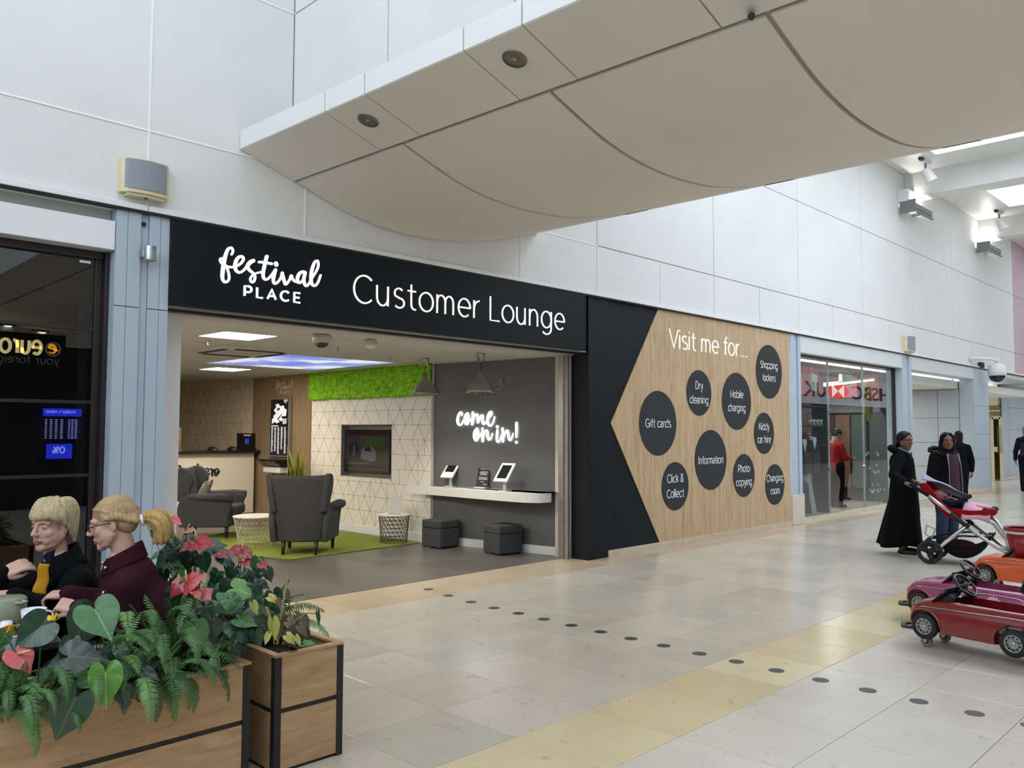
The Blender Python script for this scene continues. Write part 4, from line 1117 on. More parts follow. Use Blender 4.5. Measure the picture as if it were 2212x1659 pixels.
for u, lab in ((460, 'small black card reader farther from the till'), (502, 'small black card reader beside the till')):
    q_ = PX(u, 973, YC + .1)
    cd = thing('card_reader', lab, 'card reader', (q_.x, YC + .1, cz), 0, 'card readers on the counter')
    MB().prism([(-.08, 0), (.08, 0), (.08, .04), (-.02, .075), (-.08, .05)], lambda a, c, h: (a, h, c), -.04, .05).build('body', m_bez, cd, bevel=.006)
    MB().box(-.02, -.042, .012, .06, -.039, .035).build('keypad', m_alu, cd)
q_ = PX(386, 973, YC + .3)
mbd = thing('menu_board', 'brown wooden stand on the counter behind the white jamb', 'board', (q_.x - .05, YC + .3, cz))
MB().box(-.06, 0, 0, .09, .03, .42).build('panel', m_oakd, mbd); MB().box(-.07, -.04, 0, .1, .08, .02).build('foot', m_oakd, mbd)

# ---- grey wall: logo, greeting, shelf
lg2 = thing('wall_logo', 'raised grey script logo high on the dark grey wall', 'sign')
def gpix(u, v):
    p = PP(u, v, GA, n_g); return ((p - GA).dot(dg_), p.z)
def gwm(a, c, h): return gw(a, c, h)
def gwl(a, c, h): return gw(L0 - a, c, h)
L0 = (GB - GA).length + .12
g0, g1 = gpix(1013, 840), gpix(1088, 836)
logo(MB(), gwl, g0[0] - g1[0], L0 - g0[0], gpix(1050, 858)[1], 0, .02).build('lettering', mk('grey_logo', '#8d8d8b', None, rough=.4), lg2)
m_neon = emit('lit_greeting_letter', '#ffffff', 3.0)
gr = thing('lit_greeting', 'glowing white script greeting come on in on the grey wall', 'sign')
S6 = [
 ('co', [(297,285,16),(300,250,18),(280,228,24),(250,265,36),(230,335,40),(235,410,38),(270,440,28),(305,405,20),(330,345,16)]),
 ('o', [(395,245,30),(358,285,38),(345,360,40),(370,425,36),(402,400,24),(414,330,20),(402,262,22)]),
 ('oj', [(402,262,20),(375,310,14),(390,370,14),(425,378,14),(460,330,14)]),
 ('m1', [(478,232,36),(474,330,38),(468,430,36)]),
 ('m2', [(472,400,18),(500,310,18),(535,262,28),(556,290,36),(556,345,38),(558,400,28),(585,350,16),(612,290,24),(632,282,34),(634,345,38),(640,405,36),(662,425,26),(690,385,18)]),
 ('e', [(718,335,16),(765,290,22),(782,240,26),(758,226,32),(728,285,40),(715,375,42),(738,438,36),(772,448,26),(806,395,18),(832,300,12)]),
 ('on', [(548,492,32),(508,545,40),(500,630,40),(528,692,36),(558,650,24),(570,570,20),(552,505,24)]),
 ('onj', [(560,520,14),(540,575,12),(548,632,14),(585,628,14),(618,575,14)]),
 ('n1', [(635,492,36),(635,600,38),(637,702,36)]),
 ('n2', [(642,650,18),(672,560,20),(702,525,30),(716,570,36),(720,640,36),(745,680,28),(775,640,18),(796,572,12)]),
 ('i', [(878,525,34),(868,615,36),(870,690,36),(892,716,28),(920,680,18),(945,600,16)]),
 ('n3', [(960,492,36),(965,600,38),(966,708,34)]),
 ('n4', [(968,670,18),(1000,575,20),(1036,528,30),(1054,585,36),(1062,655,36),(1085,686,28),(1112,645,18),(1133,572,12)]),
 ('ex', [(1187,402,34),(1187,520,36),(1186,638,24)]),
 ('d1', [(1186,714,40),(1187,724,40)]), ('d2', [(874,462,44),(876,474,44)])]
for nm, st in S6:
    pts = crom([gpix(960 + x / 7.54, 860 + y / 7.54) + (0,) for x, y, _ in st], 5)
    ws = crom([(k / 7.54 * .0058, 0) for _, _, k in st], 5)
    MB().ribbon([(p[0], p[1]) for p in pts], [k[0] for k in ws], gw, .012, .03).build('glowing_stroke', m_neon, gr)
m_shelf = mk('white_shelf', '#dcdad6', None, rough=.4)
SZ = .815
fr_ = [(875.5, 1047.6), (918, 1050), (962.8, 1053.2), (1010, 1056.8), (1060, 1060.6), (1125.5, 1065), (1165, 1066), (1191, 1064.5)]
fe = [PZ(u, v, SZ) for u, v in fr_]
fe = [V((min(p.x, 8.05), p.y, SZ)) for p in fe]
back = [GA + dg_ * .1 + n_g * .01, GB, V((XWL + .005, 9.4, 0)), V((XWL + .005, fe[0].y + .02, 0))]
poly = [(p.x, p.y) for p in fe[::-1]] 
poly = [(p[0], p[1]) for p in crom([(p.x, p.y) for p in fe], 4)][::-1] + [(p.x, p.y) for p in back[::-1]][::-1]
sh = thing('wall_shelf', 'long curved white shelf fixed to the dark grey wall', 'shelf')
MB().prism(poly, lambda a, c, h: (a, c, h), SZ - .12, SZ).build('shelf_board', m_shelf, sh, bevel=.006)
m_tabw = mk('white_tablet_case', '#dddbd6', None, rough=.4)
m_scr = mk('dark_tablet_glass', '#1b1e20', None, rough=.08)
def tablet(u, v, lab, warm):
    p = PZ(u, v, SZ)
    t = thing('tablet_stand', lab, 'tablet stand', (p.x, p.y, SZ), math.radians(-81), 'tablet stands on the curved shelf')
    MB().box(-.07, -.05, 0, .07, .07, .012).build('foot', m_tabw, t, bevel=.003)
    MB().box(-.022, -.012, 0, .022, .012, .17).build('stem', m_tabw, t, bevel=.003)
    rt = M.Translation((0, -.0, .24)) @ M.Rotation(math.radians(48), 4, 'X')
    def tb(x0, y0, z0, x1, y1, z1, nm, m_, bv=.004, par=t):
        b = MB().box(x0, y0, z0, x1, y1, z1); b.v = [tuple(rt @ V(p)) for p in b.v]; return b.build(nm, m_, par, bevel=bv)
    cs = tb(-.11, -.155, -.015, .11, .155, .012, 'tablet_case', m_tabw, .006)
    tb(-.075, -.105, .012, .075, .115, .014, 'tablet_screen', m_scr, 0, cs)
    if warm: tb(-.10, -.15, .0125, .10, -.06, .0145, 'lit_screen_part', emit('warm_screen', '#f3ead0', .8), 0, cs)
tablet(974, 1051, 'white tablet on a stand toward the patterned wall end of the shelf', True)
tablet(1090, 1061, 'white tablet on a stand toward the opening end of the shelf', False)
p = PZ(1040, 1055, SZ)
inf = thing('information_stand', 'tilted black information card in a clear stand between the tablets', 'information card', (p.x, p.y, SZ), math.radians(-78))
MB().box(-.09, -.06, 0, .09, .05, .02).build('foot', m_tabw, inf, bevel=.003)
rt = M.Translation((0, .0, .02)) @ M.Rotation(math.radians(74), 4, 'X')
def ib(b, nm, m_, par=inf): b.v = [tuple(rt @ V(q_)) for q_ in b.v]; return b.build(nm, m_, par)
cd = ib(MB().box(-.10, 0, -.008, .10, .31, .0), 'card', mk('card_black', '#1e1e20', None, rough=.25))
b = MB(); rnd = random.Random(9)
for yy, ww in ((.27, .14), (.245, .12), (.21, .11), (.195, .13), (.18, .10), (.165, .12), (.13, .14), (.115, .12), (.10, .14), (.07, .06)):
    x = -ww / 2
    while x < ww / 2: d_ = rnd.uniform(.01, .025); b.box(x, yy, .0005, x + d_, yy + .006, .001); x += d_ + .005
stuff(ib(b, 'wording', m_paint, cd))
logo(b2 := MB(), lambda a, c, h: (a, c, h), .06, .02, .025, .0005, .001); ib(b2, 'card_logo', m_paint, cd)

# ---- ottomans
m_fab = NT('charcoal_fabric'); vc = m_fab.coord(); m_fab.bump(m_fab.noise(vc, 180, 3), .35, .003)
m_fab.set(m_fab.ramp(m_fab.noise(vc, 60, 3), [(.3, '#3b3d40'), (.7, '#4a4c4f')]), .95, spec=.15); m_fab = m_fab.mat
def ottoman(x, y, rz, s, lab):
    t = thing('ottoman', lab, 'stool', (x, y, 0), rz, 'grey cube stools')
    MB().box(-s / 2, -s / 2, .02, s / 2, s / 2, s - .1).build('base', m_fab, t, True, bevel=.012)
    MB().box(-s / 2 - .003, -s / 2 - .003, s - .1, s / 2 + .003, s / 2 + .003, s + .01).build('seat_pad', m_fab, t, True, bevel=.02, seg=3)
    for i in (-1, 1):
        for j in (-1, 1): MB().cyl((i * s * .42, j * s * .42, 0), (i * s * .42, j * s * .42, .022), .014, n=8).build('foot', m_dark, t)
ottoman(7.60, 8.80, .06, .37, 'grey fabric cube stool under the shelf toward the white wall')
ottoman(7.79, 7.78, -.16, .37, 'grey fabric cube stool under the shelf toward the opening')
# ---- rug
m_rug = NT('grass_green_rug'); vc = m_rug.coord(); m_rug.bump(m_rug.noise(vc, 220, 4), .8, .01)
m_rug.set(m_rug.ramp(m_rug.noise(vc, 40, 5, .7), [(.3, '#66741c'), (.5, '#7c8a28'), (.7, '#8f9b3a')]), .95); m_rug = m_rug.mat
rg = thing('green_rug', 'grass green angular rug under the armchairs', 'rug')
rp = [(5.52, 9.20), (7.60, 9.29), (7.62, 10.9), (7.0, 12.0), (6.5, 12.5), (5.74, 11.98), (5.39, 10.74), (5.29, 9.83)]
MB().prism(rp, lambda a, c, h: (a, c, h), .002, .0115).build('pile', m_rug, rg)
MB().prism([(a + (a - 6.5) * .006, c + (c - 10.6) * .006) for a, c in rp], lambda a, c, h: (a, c, h), .0012, .010).build('rug_border', mk('rug_edge', '#4c5320', None, rough=.9), rg)
# ---- wing armchairs
m_leg = mk('black_wood_leg', '#17161a', None, rough=.4)
def wing_chair(loc, rz, lab):
    t = thing('wing_armchair', lab, 'armchair', loc, rz, 'charcoal wing armchairs')
    Y = lambda a, c, h: (h, a, c)
    for sx in (-1, 1):
        MB().cyl((sx * .29, .30, 0), (sx * .29, .30, .19), .018, .032, 10).build('leg', m_leg, t, True)
        MB().cyl((sx * .21, -.33, 0), (sx * .21, -.29, .19), .018, .032, 10).build('leg', m_leg, t, True)
    MB().box(-.33, -.30, .16, .33, .36, .33).build('seat_base', m_fab, t, True, bevel=.03, seg=3)
    MB().box(-.275, -.22, .32, .275, .43, .47).build('seat_cushion', m_fab, t, True, bevel=.045, seg=4)
    # outer back, wide at the top
    def bk(u, v):
        z = .16 + .83 * v; hw = .27 + .125 * v
        y = -.30 - .16 * v - .03 * math.sin(PI * u)
        return z, hw, y
    n = 9; b = MB()
    def outer(u, v): z, hw, y = bk(u, v); return (-hw + 2 * hw * u, y - .02 * math.sin(PI * u), z + .03 * v * math.sin(PI * u) * 0)
    def inner(u, v): z, hw, y = bk(u, v); return (-hw + 2 * hw * u, y + .13 - .05 * v, z)
    g1 = [[outer(i / 8, j / 8) for j in range(9)] for i in range(9)]
    vs = [p for r_ in g1 for p in r_] + [inner(i / 8, j / 8) for i in range(9) for j in range(9)]
    fs = []
    for i in range(8):
        for j in range(8):
            a = i * 9 + j; fs.append((a, a + 1, a + 10, a + 9)); fs.append((81 + a, 81 + a + 9, 81 + a + 10, 81 + a + 1))
    for i in range(8):
        fs += [(i * 9, i * 9 + 9, 81 + i * 9 + 9, 81 + i * 9), (i * 9 + 8, 81 + i * 9 + 8, 81 + i * 9 + 17, i * 9 + 17)]
        fs += [(i, 81 + i, 82 + i, i + 1), (72 + i, 73 + i, 154 + i, 153 + i)]
    b.add(vs, fs); b.build('backrest', m_fab, t, True, bevel=.022, seg=3)
    MB().tube([(-.37, -.42, .985), (-.18, -.43, .975), (0, -.435, .972), (.18, -.43, .975), (.37, -.42, .985)], .035, 10).build('top_roll', m_fab, t, True)
    for sx in (-1, 1):
        w_ = crom([(-.43, .55), (-.47, .80), (-.47, .97), (-.40, 1.03), (-.28, 1.02), (-.19, .93), (-.17, .82), (-.22, .70), (-.20, .60), (-.30, .50)], 4)
        MB().prism(w_, lambda a, c, h: (sx * (.265 + .12 * (c - .3) + h), a, c), -.02, .06).build('wing', m_fab, t, True, bevel=.02, seg=3)
        a_ = crom([(-.36, .16), (-.40, .40), (-.34, .58), (-.20, .60), (.10, .605), (.34, .60), (.40, .57), (.37, .45), (.34, .30), (.34, .16)], 4)
        MB().prism(a_, lambda a, c, h: (sx * (.29 + .06 * (c - .16) + h), a, c), 0, .075).build('arm', m_fab, t, True, bevel=.02, seg=3)
        MB().tube([(sx * .35, -.26, .60), (sx * .37, 0, .60), (sx * .385, .22, .605), (sx * .39, .40, .59)], [.045, .055, .06, .055], 12).build('arm_roll', m_fab, t, True)
    return t
wing_chair((6.02, 9.68, .012), math.atan2(.70, .72) - PI / 2, 'charcoal wing armchair turned with its back to the opening')
wing_chair((5.89, 12.08, .012), math.atan2(-.67, .74) - PI / 2, 'charcoal wing armchair in profile before the reception counter')
def cushion(loc, rot, lab, mat):
    b = MB(); s = .2
    b.grid(lambda u, v: ((u - .5) * 2 * s * (1 - .08 * math.sin(PI * v)), (v - .5) * 2 * s * (1 - .08 * math.sin(PI * u)), .06 * (math.sin(PI * u) * math.sin(PI * v)) ** .5), 12, 12)
    b.grid(lambda u, v: ((u - .5) * 2 * s * (1 - .08 * math.sin(PI * v)), (v - .5) * 2 * s * (1 - .08 * math.sin(PI * u)), -.06 * (math.sin(PI * u) * math.sin(PI * v)) ** .5), 12, 12)
    o = b.build('cushion', mat, None, True); o.location = loc; o.rotation_euler = rot
    return tag(o, lab, 'cushion', 'cushions on the wing armchairs')
t = NT('ombre_cushion'); vc = t.coord((1, 1, 1)); sx_ = t.n('ShaderNodeSeparateXYZ'); t.l(vc, sx_.inputs[0])
m_cus = t.set(t.ramp(t.math('ADD', t.math('MULTIPLY', sx_.outputs[0], 2.4), .5), [(.25, '#4a4a4a'), (.5, '#a39c90'), (.8, '#cfc8ba')]), .9)
h1 = math.atan2(-.67, .74) - PI / 2; h2 = math.atan2(.70, .72) - PI / 2
f1 = V((math.cos(h1 + PI / 2), math.sin(h1 + PI / 2), 0)); f2 = V((math.cos(h2 + PI / 2), math.sin(h2 + PI / 2), 0))
cushion(V((5.89, 12.08, .665)) - f1 * .13, (math.radians(64), 0, h1), 'grey to white cushion on the armchair before the counter', m_cus)
cushion(V((6.02, 9.68, .665)) - f2 * .10, (math.radians(66), 0, h2), 'pale cushion on the armchair with its back turned', m_cus)
# ---- wire basket tables
def basket(loc, rt, rb, h, nseg, rowsn, mat, topm, lab):
    t = thing('wire_basket_table', lab, 'side table', loc, 0, 'wire basket tables')
    b = MB(); ring = lambda k, j: (lambda z, r, a: (r * math.cos(a), r * math.sin(a), z))(h * k / rowsn, rb + (rt - rb) * k / rowsn, 2 * PI * (j + (k % 2) * .5) / nseg)
    for k in range(rowsn + 1):
        b.tube([ring(k, j) for j in range(nseg)], .0035, 4, closed=True)
        if k < rowsn:
            for j in range(nseg):
                j2 = j if k % 2 else j - 1
                b.tube([ring(k, j), ring(k + 1, j2 + (0 if k % 2 else 0))], .003, 4); b.tube([ring(k, j), ring(k + 1, j2 + 1)], .003, 4)
    stuff(b.build('wire_basket', mat, t))
    MB().lathe([(0, h), (rt + .01, h), (rt + .012, h + .006), (rt + .01, h + .016), (0, h + .016)], n=40).build('table_top', topm, t, True, bevel=.002)
    return t
m_wt = mk('white_tray', '#ece6da', None, rough=.4); m_ww = mk('white_wire', '#d9d3c8', None, rough=.5); m_bw = mk('black_wire', '#2f2b28', None, rough=.5)
basket((5.87, 10.72, .012), .30, .22, .385, 26, 6, m_ww, m_wt, 'white wire basket table with round white top between the armchairs')
basket((7.38, 9.56, .012), .215, .185, .385, 20, 7, m_bw, m_wt, 'dark wire basket table with round white top near the shelf')
p = V((7.36, 9.52, .415))
lf = thing('clear_sign_holder', 'slanted clear sign holder standing on the dark basket table', 'sign holder', p, math.radians(25))
rt = M.Rotation(math.radians(-22), 4, 'Y')
m_acr = mk('clear_acrylic', '#b9b6ae', None, rough=.15)
b = MB().box(-.004, -.075, 0, .004, .075, .27); b.v = [tuple(rt.inverted() @ V(q_)) for q_ in b.v]; b.build('panel', m_acr, lf)
MB().box(-.05, -.075, 0, .06, .075, .006).build('foot', m_acr, lf)
# ================================================================ SHOPS ACROSS (seen mirrored in the glass) AND THE SHOP BEHIND THE GLASS
YO = -5.0
def opp(X0, z0=0): return lambda a, c, h: (X0 - a, YO + h, z0 + c)
VG = 2 * (YG + .05) - YO
es = thing('shop_sign', 'dark sign of the money exchange across the mall with gold lettering', 'sign')
l0 = PX(128, 756, VG); l1 = PX(97, 756, VG); zc_ = l0.z
rl = (l0.x - l1.x) / 2
m_gold = emit('lit_gold_letter', '#ffe9a8', 6.0); m_gold2 = emit('lit_orange_mark', '#ffb52e', 6.0); m_dimw = emit('dim_sign_letter', '#b9b9b4', .55)
MB().box(l0.x - 6.5, YO, zc_ - rl * 1.6, l0.x + .1, YO + .04, zc_ + rl * 2.2).build('board', mk('navy_board', '#0d1016', None, rough=.4), es)
cxl = (l0.x + l1.x) / 2
b = MB(); b.ribbon([(rl * math.cos(2 * PI * k / 40), rl * math.sin(2 * PI * k / 40)) for k in range(41)], .03, opp(cxl, zc_), .05, .06, cap=False)
fo = opp(cxl, zc_)
b.build('logo_ring', m_dimw, es)
b = MB(); b.ribbon(crom([(-.75 * rl, -.2 * rl), (-.1 * rl, .0), (.55 * rl, .25 * rl), (.35 * rl, .62 * rl), (-.2 * rl, .4 * rl), (-.3 * rl, -.25 * rl), (.05 * rl, -.6 * rl), (.55 * rl, -.45 * rl)], 5), [.015 + .045 * math.sin(PI * k / 35) for k in range(36)], fo, .05, .06)
b.build('logo_letter', m_gold2, es)
xe = PX(88, 755, VG).x; xo = PX(0, 751, VG).x
sz = (PX(60, 736, VG).z - PX(60, 764, VG).z) / XH
fit_letters('eurochange', 0, (xe - xo) * text_w('eurochange', .12) / (text_w('euro', .12) - .1), PX(60, 764, VG).z, sz, .17, 'letter', m_gold, es, lambda a, c, h: (xe - a, YO + .05 + h, c), .01, track=.12)
b = MB(); xf_ = PX(125, 785, VG).x
text_mb(b, 'your foreign exchange', .15, .09, lambda a, c, h: (xf_ - a, YO + .05 + h, c), 0, .01, track=.14, y0=PX(60, 785, VG).z)
stuff(b.build('strapline', m_dimw, es))
rs_ = thing('rates_screen', 'bright blue exchange rates screen in the window across the mall', 'screen')
def R4(u0, v0, u1, v1):
    p, q = PX(u0, v0, VG), PX(u1, v1, VG); return p.x, q.x, q.z, p.z
x0, x1, z0, z1 = R4(92, 882, 174, 900)
m_bsc = emit('blue_screen', '#2a3cff', 5.5); m_bsd = emit('dark_blue_screen', '#141a60', 1.2); m_bwt = emit('screen_text', '#aab0ff', 7)
MB().box(x0, YO + .02, z0, x1, YO + .05, z1).build('title_band', m_bsc, rs_)
b = MB(); text_mb(b, "today's rates", (z1 - z0) * .40, .13, lambda a, c, h: (x1 - .12 - a, YO + .05 + h, c), 0, .01, track=.15, y0=z0 + (z1 - z0) * .42); stuff(b.build('title', m_bwt, rs_))
x0b, x1b, z0b, z1b = R4(95, 904, 174, 950)
MB().box(PX(138, 904, VG).x, YO + .02, z0b, x1b, YO + .05, z1b).build('currency_column', m_bsd, rs_)
b = MB()
for k in range(10):
    z = z1b - (z1b - z0b) * (k + .6) / 10.5
    for u, w_ in ((97, 4), (108, 5), (119, 5), (131, 6), (147, 4), (154, 5), (162, 5)):
        c = PX(u, 920, VG).x; hw = (PX(u + w_, 920, VG).x - c) / 2
        b.box(c - hw, YO + .051, z - .009, c + hw, YO + .055, z + .009)
stuff(b.build('rate_rows', m_bwt, rs_))
x0, x1, z0, z1 = R4(99, 959, 153, 990)
pr = MB().box(x0, YO + .02, z0, x1, YO + .05, z1).build('offer_panel', m_bsc, rs_)
b = MB(); text_mb(b, '0%', (z1 - z0) * .42, .2, lambda a, c, h: (x1 - (x1 - x0) * .3 - a, YO + .05 + h, c), 0, .01, track=.1, y0=z0 + (z1 - z0) * .38, sx=1); b.build('offer_text', m_bwt, rs_)
for k, (u, v) in enumerate(((75, 709), (82, 713), (89, 716), (15, 702))):
    p = PX(u, v, VG); s_ = thing('shop_downlight', 'small warm spotlight inside the shop across, %s toward the bank sign' % ords[k], 'spotlight', (p.x, YO + .06, p.z), 0, 'spotlights of the shop across')
    MB().ball((0, 0, 0), (.09, .03, .05), 10, 6).build('lamp_glow', emit('spot_glow', '#fff1d8', 14), s_)
    MB().lathe([(.12, -.02), (.14, 0)], n=14).build('lamp_rim', m_dark, s_)
# bank sign
VB = 2 * YG2 - YO
bs = thing('bank_sign', 'grey bank sign across the mall with red and white hexagon', 'sign')
xh, xu = PX(1911, 847, VB).x, PX(1731, 847, VB).x
zt_, zb_ = PX(1830, 832, VB).z, PX(1830, 862, VB).z
m_bkb = mk('bank_sign_grey', '#c9ccd0', None, rough=.5)
MB().box(PX(1700, 847, VB).x, YO, zb_ - .35, PX(1935, 847, VB).x, YO + .06, zt_ + .35).build('board', emit('bank_board', '#9fa6ae', 2.4), bs)
def serif(s, xL, xR, z0, z1, mat, name):
    cu = bpy.data.curves.new('txt', 'FONT'); cu.body = s; cu.extrude = .02; cu.offset = .012
    o = bpy.data.objects.new('txt', cu); COL.objects.link(o); bpy.context.view_layer.update()
    me = bpy.data.meshes.new_from_object(o.evaluated_get(bpy.context.evaluated_depsgraph_get()))
    bpy.data.objects.remove(o)
    xs = [v.co.x for v in me.vertices]; ysv = [v.co.y for v in me.vertices]
    for v in me.vertices:
        a = (v.co.x - min(xs)) / (max(xs) - min(xs)); c = (v.co.y - min(ysv)) / (max(ysv) - min(ysv))
        v.co = (xL + (xR - xL) * a, YO + .07 + v.co.z, z0 + (z1 - z0) * c)
    me.materials.clear(); me.materials.append(mat)
    ob = bpy.data.objects.new(name, me); COL.objects.link(ob); ob.parent = bs; return ob
m_bl = mk('black_bank_letter', '#15161a', None, rough=.5)
for s, ua, ub in (('H', 1924, 1897), ('S', 1894, 1881), ('B', 1879, 1864), ('C', 1860, 1838), ('U', 1780, 1761), ('K', 1757, 1732)):
    serif(s, PX(ua, 847, VB).x, PX(ub, 847, VB).x, zb_, zt_, m_bl, 'letter')
xa, xb, xc, xd = [PX(u, 847, VB).x for u in (1784, 1793, 1820, 1831)]
zm = (zt_ + zb_) / 2
m_rd = emit('lit_red', '#e02020', 3.2); m_whl = emit('lit_white_mark', '#ffffff', 3.6)
f_ = lambda a, c, h: (a, YO + .07 + h, c)
MB().prism([(xb, zb_), (xc, zb_), (xc, zt_), (xb, zt_)], f_, 0, .02).build('mark_white', m_whl, bs)
for poly in ([(xa, zm), (xb, zt_), (xb, zb_)], [(xd, zm), (xc, zt_), (xc, zb_)], [(xb, zt_), (xc, zt_), ((xb + xc) / 2, zm)], [(xb, zb_), (xc, zb_), ((xb + xc) / 2, zm)]):
    MB().prism(poly, f_, 0, .03).build('mark_red', m_rd, bs)
# ---- the shop behind the glass
m_red = mk('dull_red', '#7a2326', '#6a1d20', 3, .6); m_or = mk('burnt_orange', '#b8481f', None, rough=.6)
si = sroot('wall_glass_shop', 'dim interior of the glass fronted shop')
yk = 9.6
MB().box(13.7, yk, 0, 20, yk + .1, 3.2).build('back_wall', mk('shop_back', '#3a3637', '#2e2b2c', 1, .8), si)
MB().box(13.6, 6.9, 0, 13.75, yk, 3.2).build('side_wall', mk('shop_side', '#57504d', None, rough=.8), si)
MB().box(19.7, 6.96, 0, 19.85, yk, 3.2).build('side_wall', mk('shop_far_wall', '#5d4a46', '#4b3b39', 2, .8), si)
MB().box(19.62, 7.0, 2.3, 19.69, 7.6, 2.95).build('orange_return', m_or, si)
MB().box(19.62, 6.97, 0, 19.69, 7.6, 2.3).build('grey_return', mk('grey_return', '#4f5553', '#454b4a', 2, .6), si)
for k in range(5):
    y = 7.65 + .38 * k
    MB().box(19.55, y, .3, 19.69, y + .34, 2.0).build('wall_bay', mk('wall_bay%d' % k, ('#3d4a46', '#7a5a4a', '#4a2226', '#8a8d8e', '#2a2c30')[k], ('#4a5a55', '#6a4a3e', '#5a2a2c', '#77797a', '#35373c')[k], 9, .7), si)
MB().box(13.7, 6.86, 2.95, 19.8, yk, 3.05).build('shop_ceiling', mk('shop_ceil', '#8f7f7c', None, rough=.8), si)
MB().box(19.2, 7.7, 2.40, 19.6, 9.0, 2.95).build('red_bulkhead', m_red, si)
MB().box(19.6, 7.12, 2.05, 19.69, yk, 2.38).build('grey_band', mk('grey_band', '#7e8285', None, rough=.6), si)
for u0, v0, u1, v1, y, lab in ((1728, 771, 1911, 799, 7.35, 'long white strip light just behind the top of the glass front'), (1780, 833, 1890, 820, None, 'white strip light deeper inside the glass shop')):
    if y: p, q = PX(u0, v0, 6.95), PX(u1, v1, 6.95)
    else: p, q = PXX(u0, v0, 17.6), PXX(u1, v1, 18.9)
    if p.z > 2.93: p.z = 2.93
    if q.z > 2.93: q.z = 2.93
    s_ = thing('strip_light', lab, 'light')
    zt2 = max(p.z, q.z)
    MB().tube([p, q], .022, 8).build('tube', emit('tube_white', '#fff4ec', 7), s_)
    MB().tube([p + V((0, 0, .03)), q + V((0, 0, .03))], .03, 4).build('batten', m_white, s_)
def goods(name, lab, cat, u, v, y, grp=None):
    return thing(name, lab, cat, PX(u, v, y), 0, grp)
# shelving with goods at the left
ysv_ = 7.1
su = thing('shop_shelving', 'dark shop shelving behind the left pane of the glass front', 'shelving', (15.35, ysv_, 0))
for z in (.95, 1.35, 1.72, 2.1): MB().box(-.45, 0, z - .02, .95, .35, z).build('shelf_board', m_dark, su)
for x in (-.45, .93): MB().box(x, 0, 0, x + .03, .35, 2.4).build('upright', m_dark, su)
m_mug = mk('white_mug', '#dfe0e2', None, rough=.4)
for k, u in enumerate((1750, 1757, 1765, 1772)):
    c = PX(u, 900, ysv_ + .15); t_ = thing('mug', 'white printed mug, %s from the pillar on the shop shelf' % ords[k], 'mug', (c.x, ysv_ + .15, 1.72), 0, 'mugs on the shop shelf')
    MB().lathe([(0, 0), (.045, 0), (.047, .12), (.04, .12), (.038, .01), (0, .01)], n=16).build('cup', m_mug, t_, True)
    MB().tube([(.045, 0, .03), (.075, 0, .04), (.078, 0, .08), (.045, 0, .1)], .008, 6).build('handle', m_mug, t_, True)
    MB().box(-.02, -.049, .04, .02, -.044, .09).build('print', m_dark, t_)
for k, (u, v, colr, lab) in enumerate(((1738, 905, '#8a2a24', 'red soft toy cap at the pillar end of the shop shelf'), (1742, 935, '#8a6a2c', 'mustard knitted hat on the shop shelf'), (1757, 940, '#5d6063', 'grey patterned hat on the shop shelf'))):
    c = PX(u, v, ysv_ + .1); c.z = 1.37 if v < 920 else .97
    t_ = thing('hat', lab, 'hat', (c.x, ysv_ + .12, c.z), 0, 'hats on the shop shelf')
    mm = mk('hat_%d' % k, colr, None, rough=.9)
    MB().ball((0, 0, .08), (.12, .12, .14), 16, 10).build('crown', mm, t_, True); MB().lathe([(.10, 0), (.15, .0), (.15, .02), (.1, .03)], n=18).build('brim', mm, t_, True)
for k, (u, v, lab) in enumerate(((1735, 965, 'white collared dark shirt hanging nearest the blue pillar'), (1756, 960, 'white collared dark shirt hanging beside the shop mugs'))):
    c = PX(u, v, 7.02); t_ = thing('display_shirt', lab, 'shirt', c, 0, 'shirts hanging in the glass shop')
    MB().prism([(-.2, -.5), (.2, -.5), (.2, 0), (.12, .08), (-.12, .08), (-.2, 0)], lambda a, cc_, h: (a, h, cc_), -.03, .03).build('shirt_body', mk('navy_cloth', '#1b1d27', None, rough=.9), t_, bevel=.01)
    MB().prism([(-.08, .08), (.0, -.10), (.08, .08), (.06, .14), (-.06, .14)], lambda a, cc_, h: (a, h, cc_), -.04, .035).build('collar', m_mug, t_, bevel=.006)
for k, (u, v, lab) in enumerate(((1747, 1000, 'maroon framed picture card in the glass shop'), (1765, 1000, 'dark framed picture card beside the maroon one'))):
    c = PX(u, v, 6.98); t_ = thing('picture_card', lab, 'picture', c, 0, 'picture cards in the glass shop')
    MB().box(-.16, 0, -.2, .16, .02, .2).build('frame', m_red if k == 0 else m_dark, t_, bevel=.004); MB().box(-.13, -.003, -.17, .13, .0, .17).build('picture', mk('card_art%d' % k, '#2b2226', '#5a4a4a', 12, .5), t_)
# leaning poster with a standing figure
p0, p1 = PX(1738, 1101, 6.92), PX(1772, 1098, 6.92)
ps = thing('leaning_poster', 'grey leaning poster of a standing figure behind the glass front', 'poster', ((p0.x + p1.x) / 2 - .1, 6.97, .06), 0)
ps.rotation_euler = (math.radians(-10), math.radians(-6), math.radians(-52))
pw = .17
MB().box(-pw, 0, 0, pw, .02, .82).build('board', mk('poster_pale', '#b9bcc0', None, rough=.4), ps)
fq = lambda a, c, h: (a * pw, -h, c * .86)
MB().prism([(-.55, .02), (.5, .02), (.5, .42), (.62, .62), (.40, .72), (.10, .76), (.05, .82), (-.2, .82), (-.18, .75), (-.55, .68), (-.66, .5), (-.55, .35)], fq, .0, .003).build('figure', mk('poster_dark', '#34363a', '#26282b', 8, .5), ps)
MB().prism([(-.22, .74), (.12, .74), (.16, .82), (.12, .90), (-.2, .90), (-.26, .82)], fq, .0, .004).build('figure_head', mk('poster_mid', '#6a6a6c', None, rough=.5), ps)
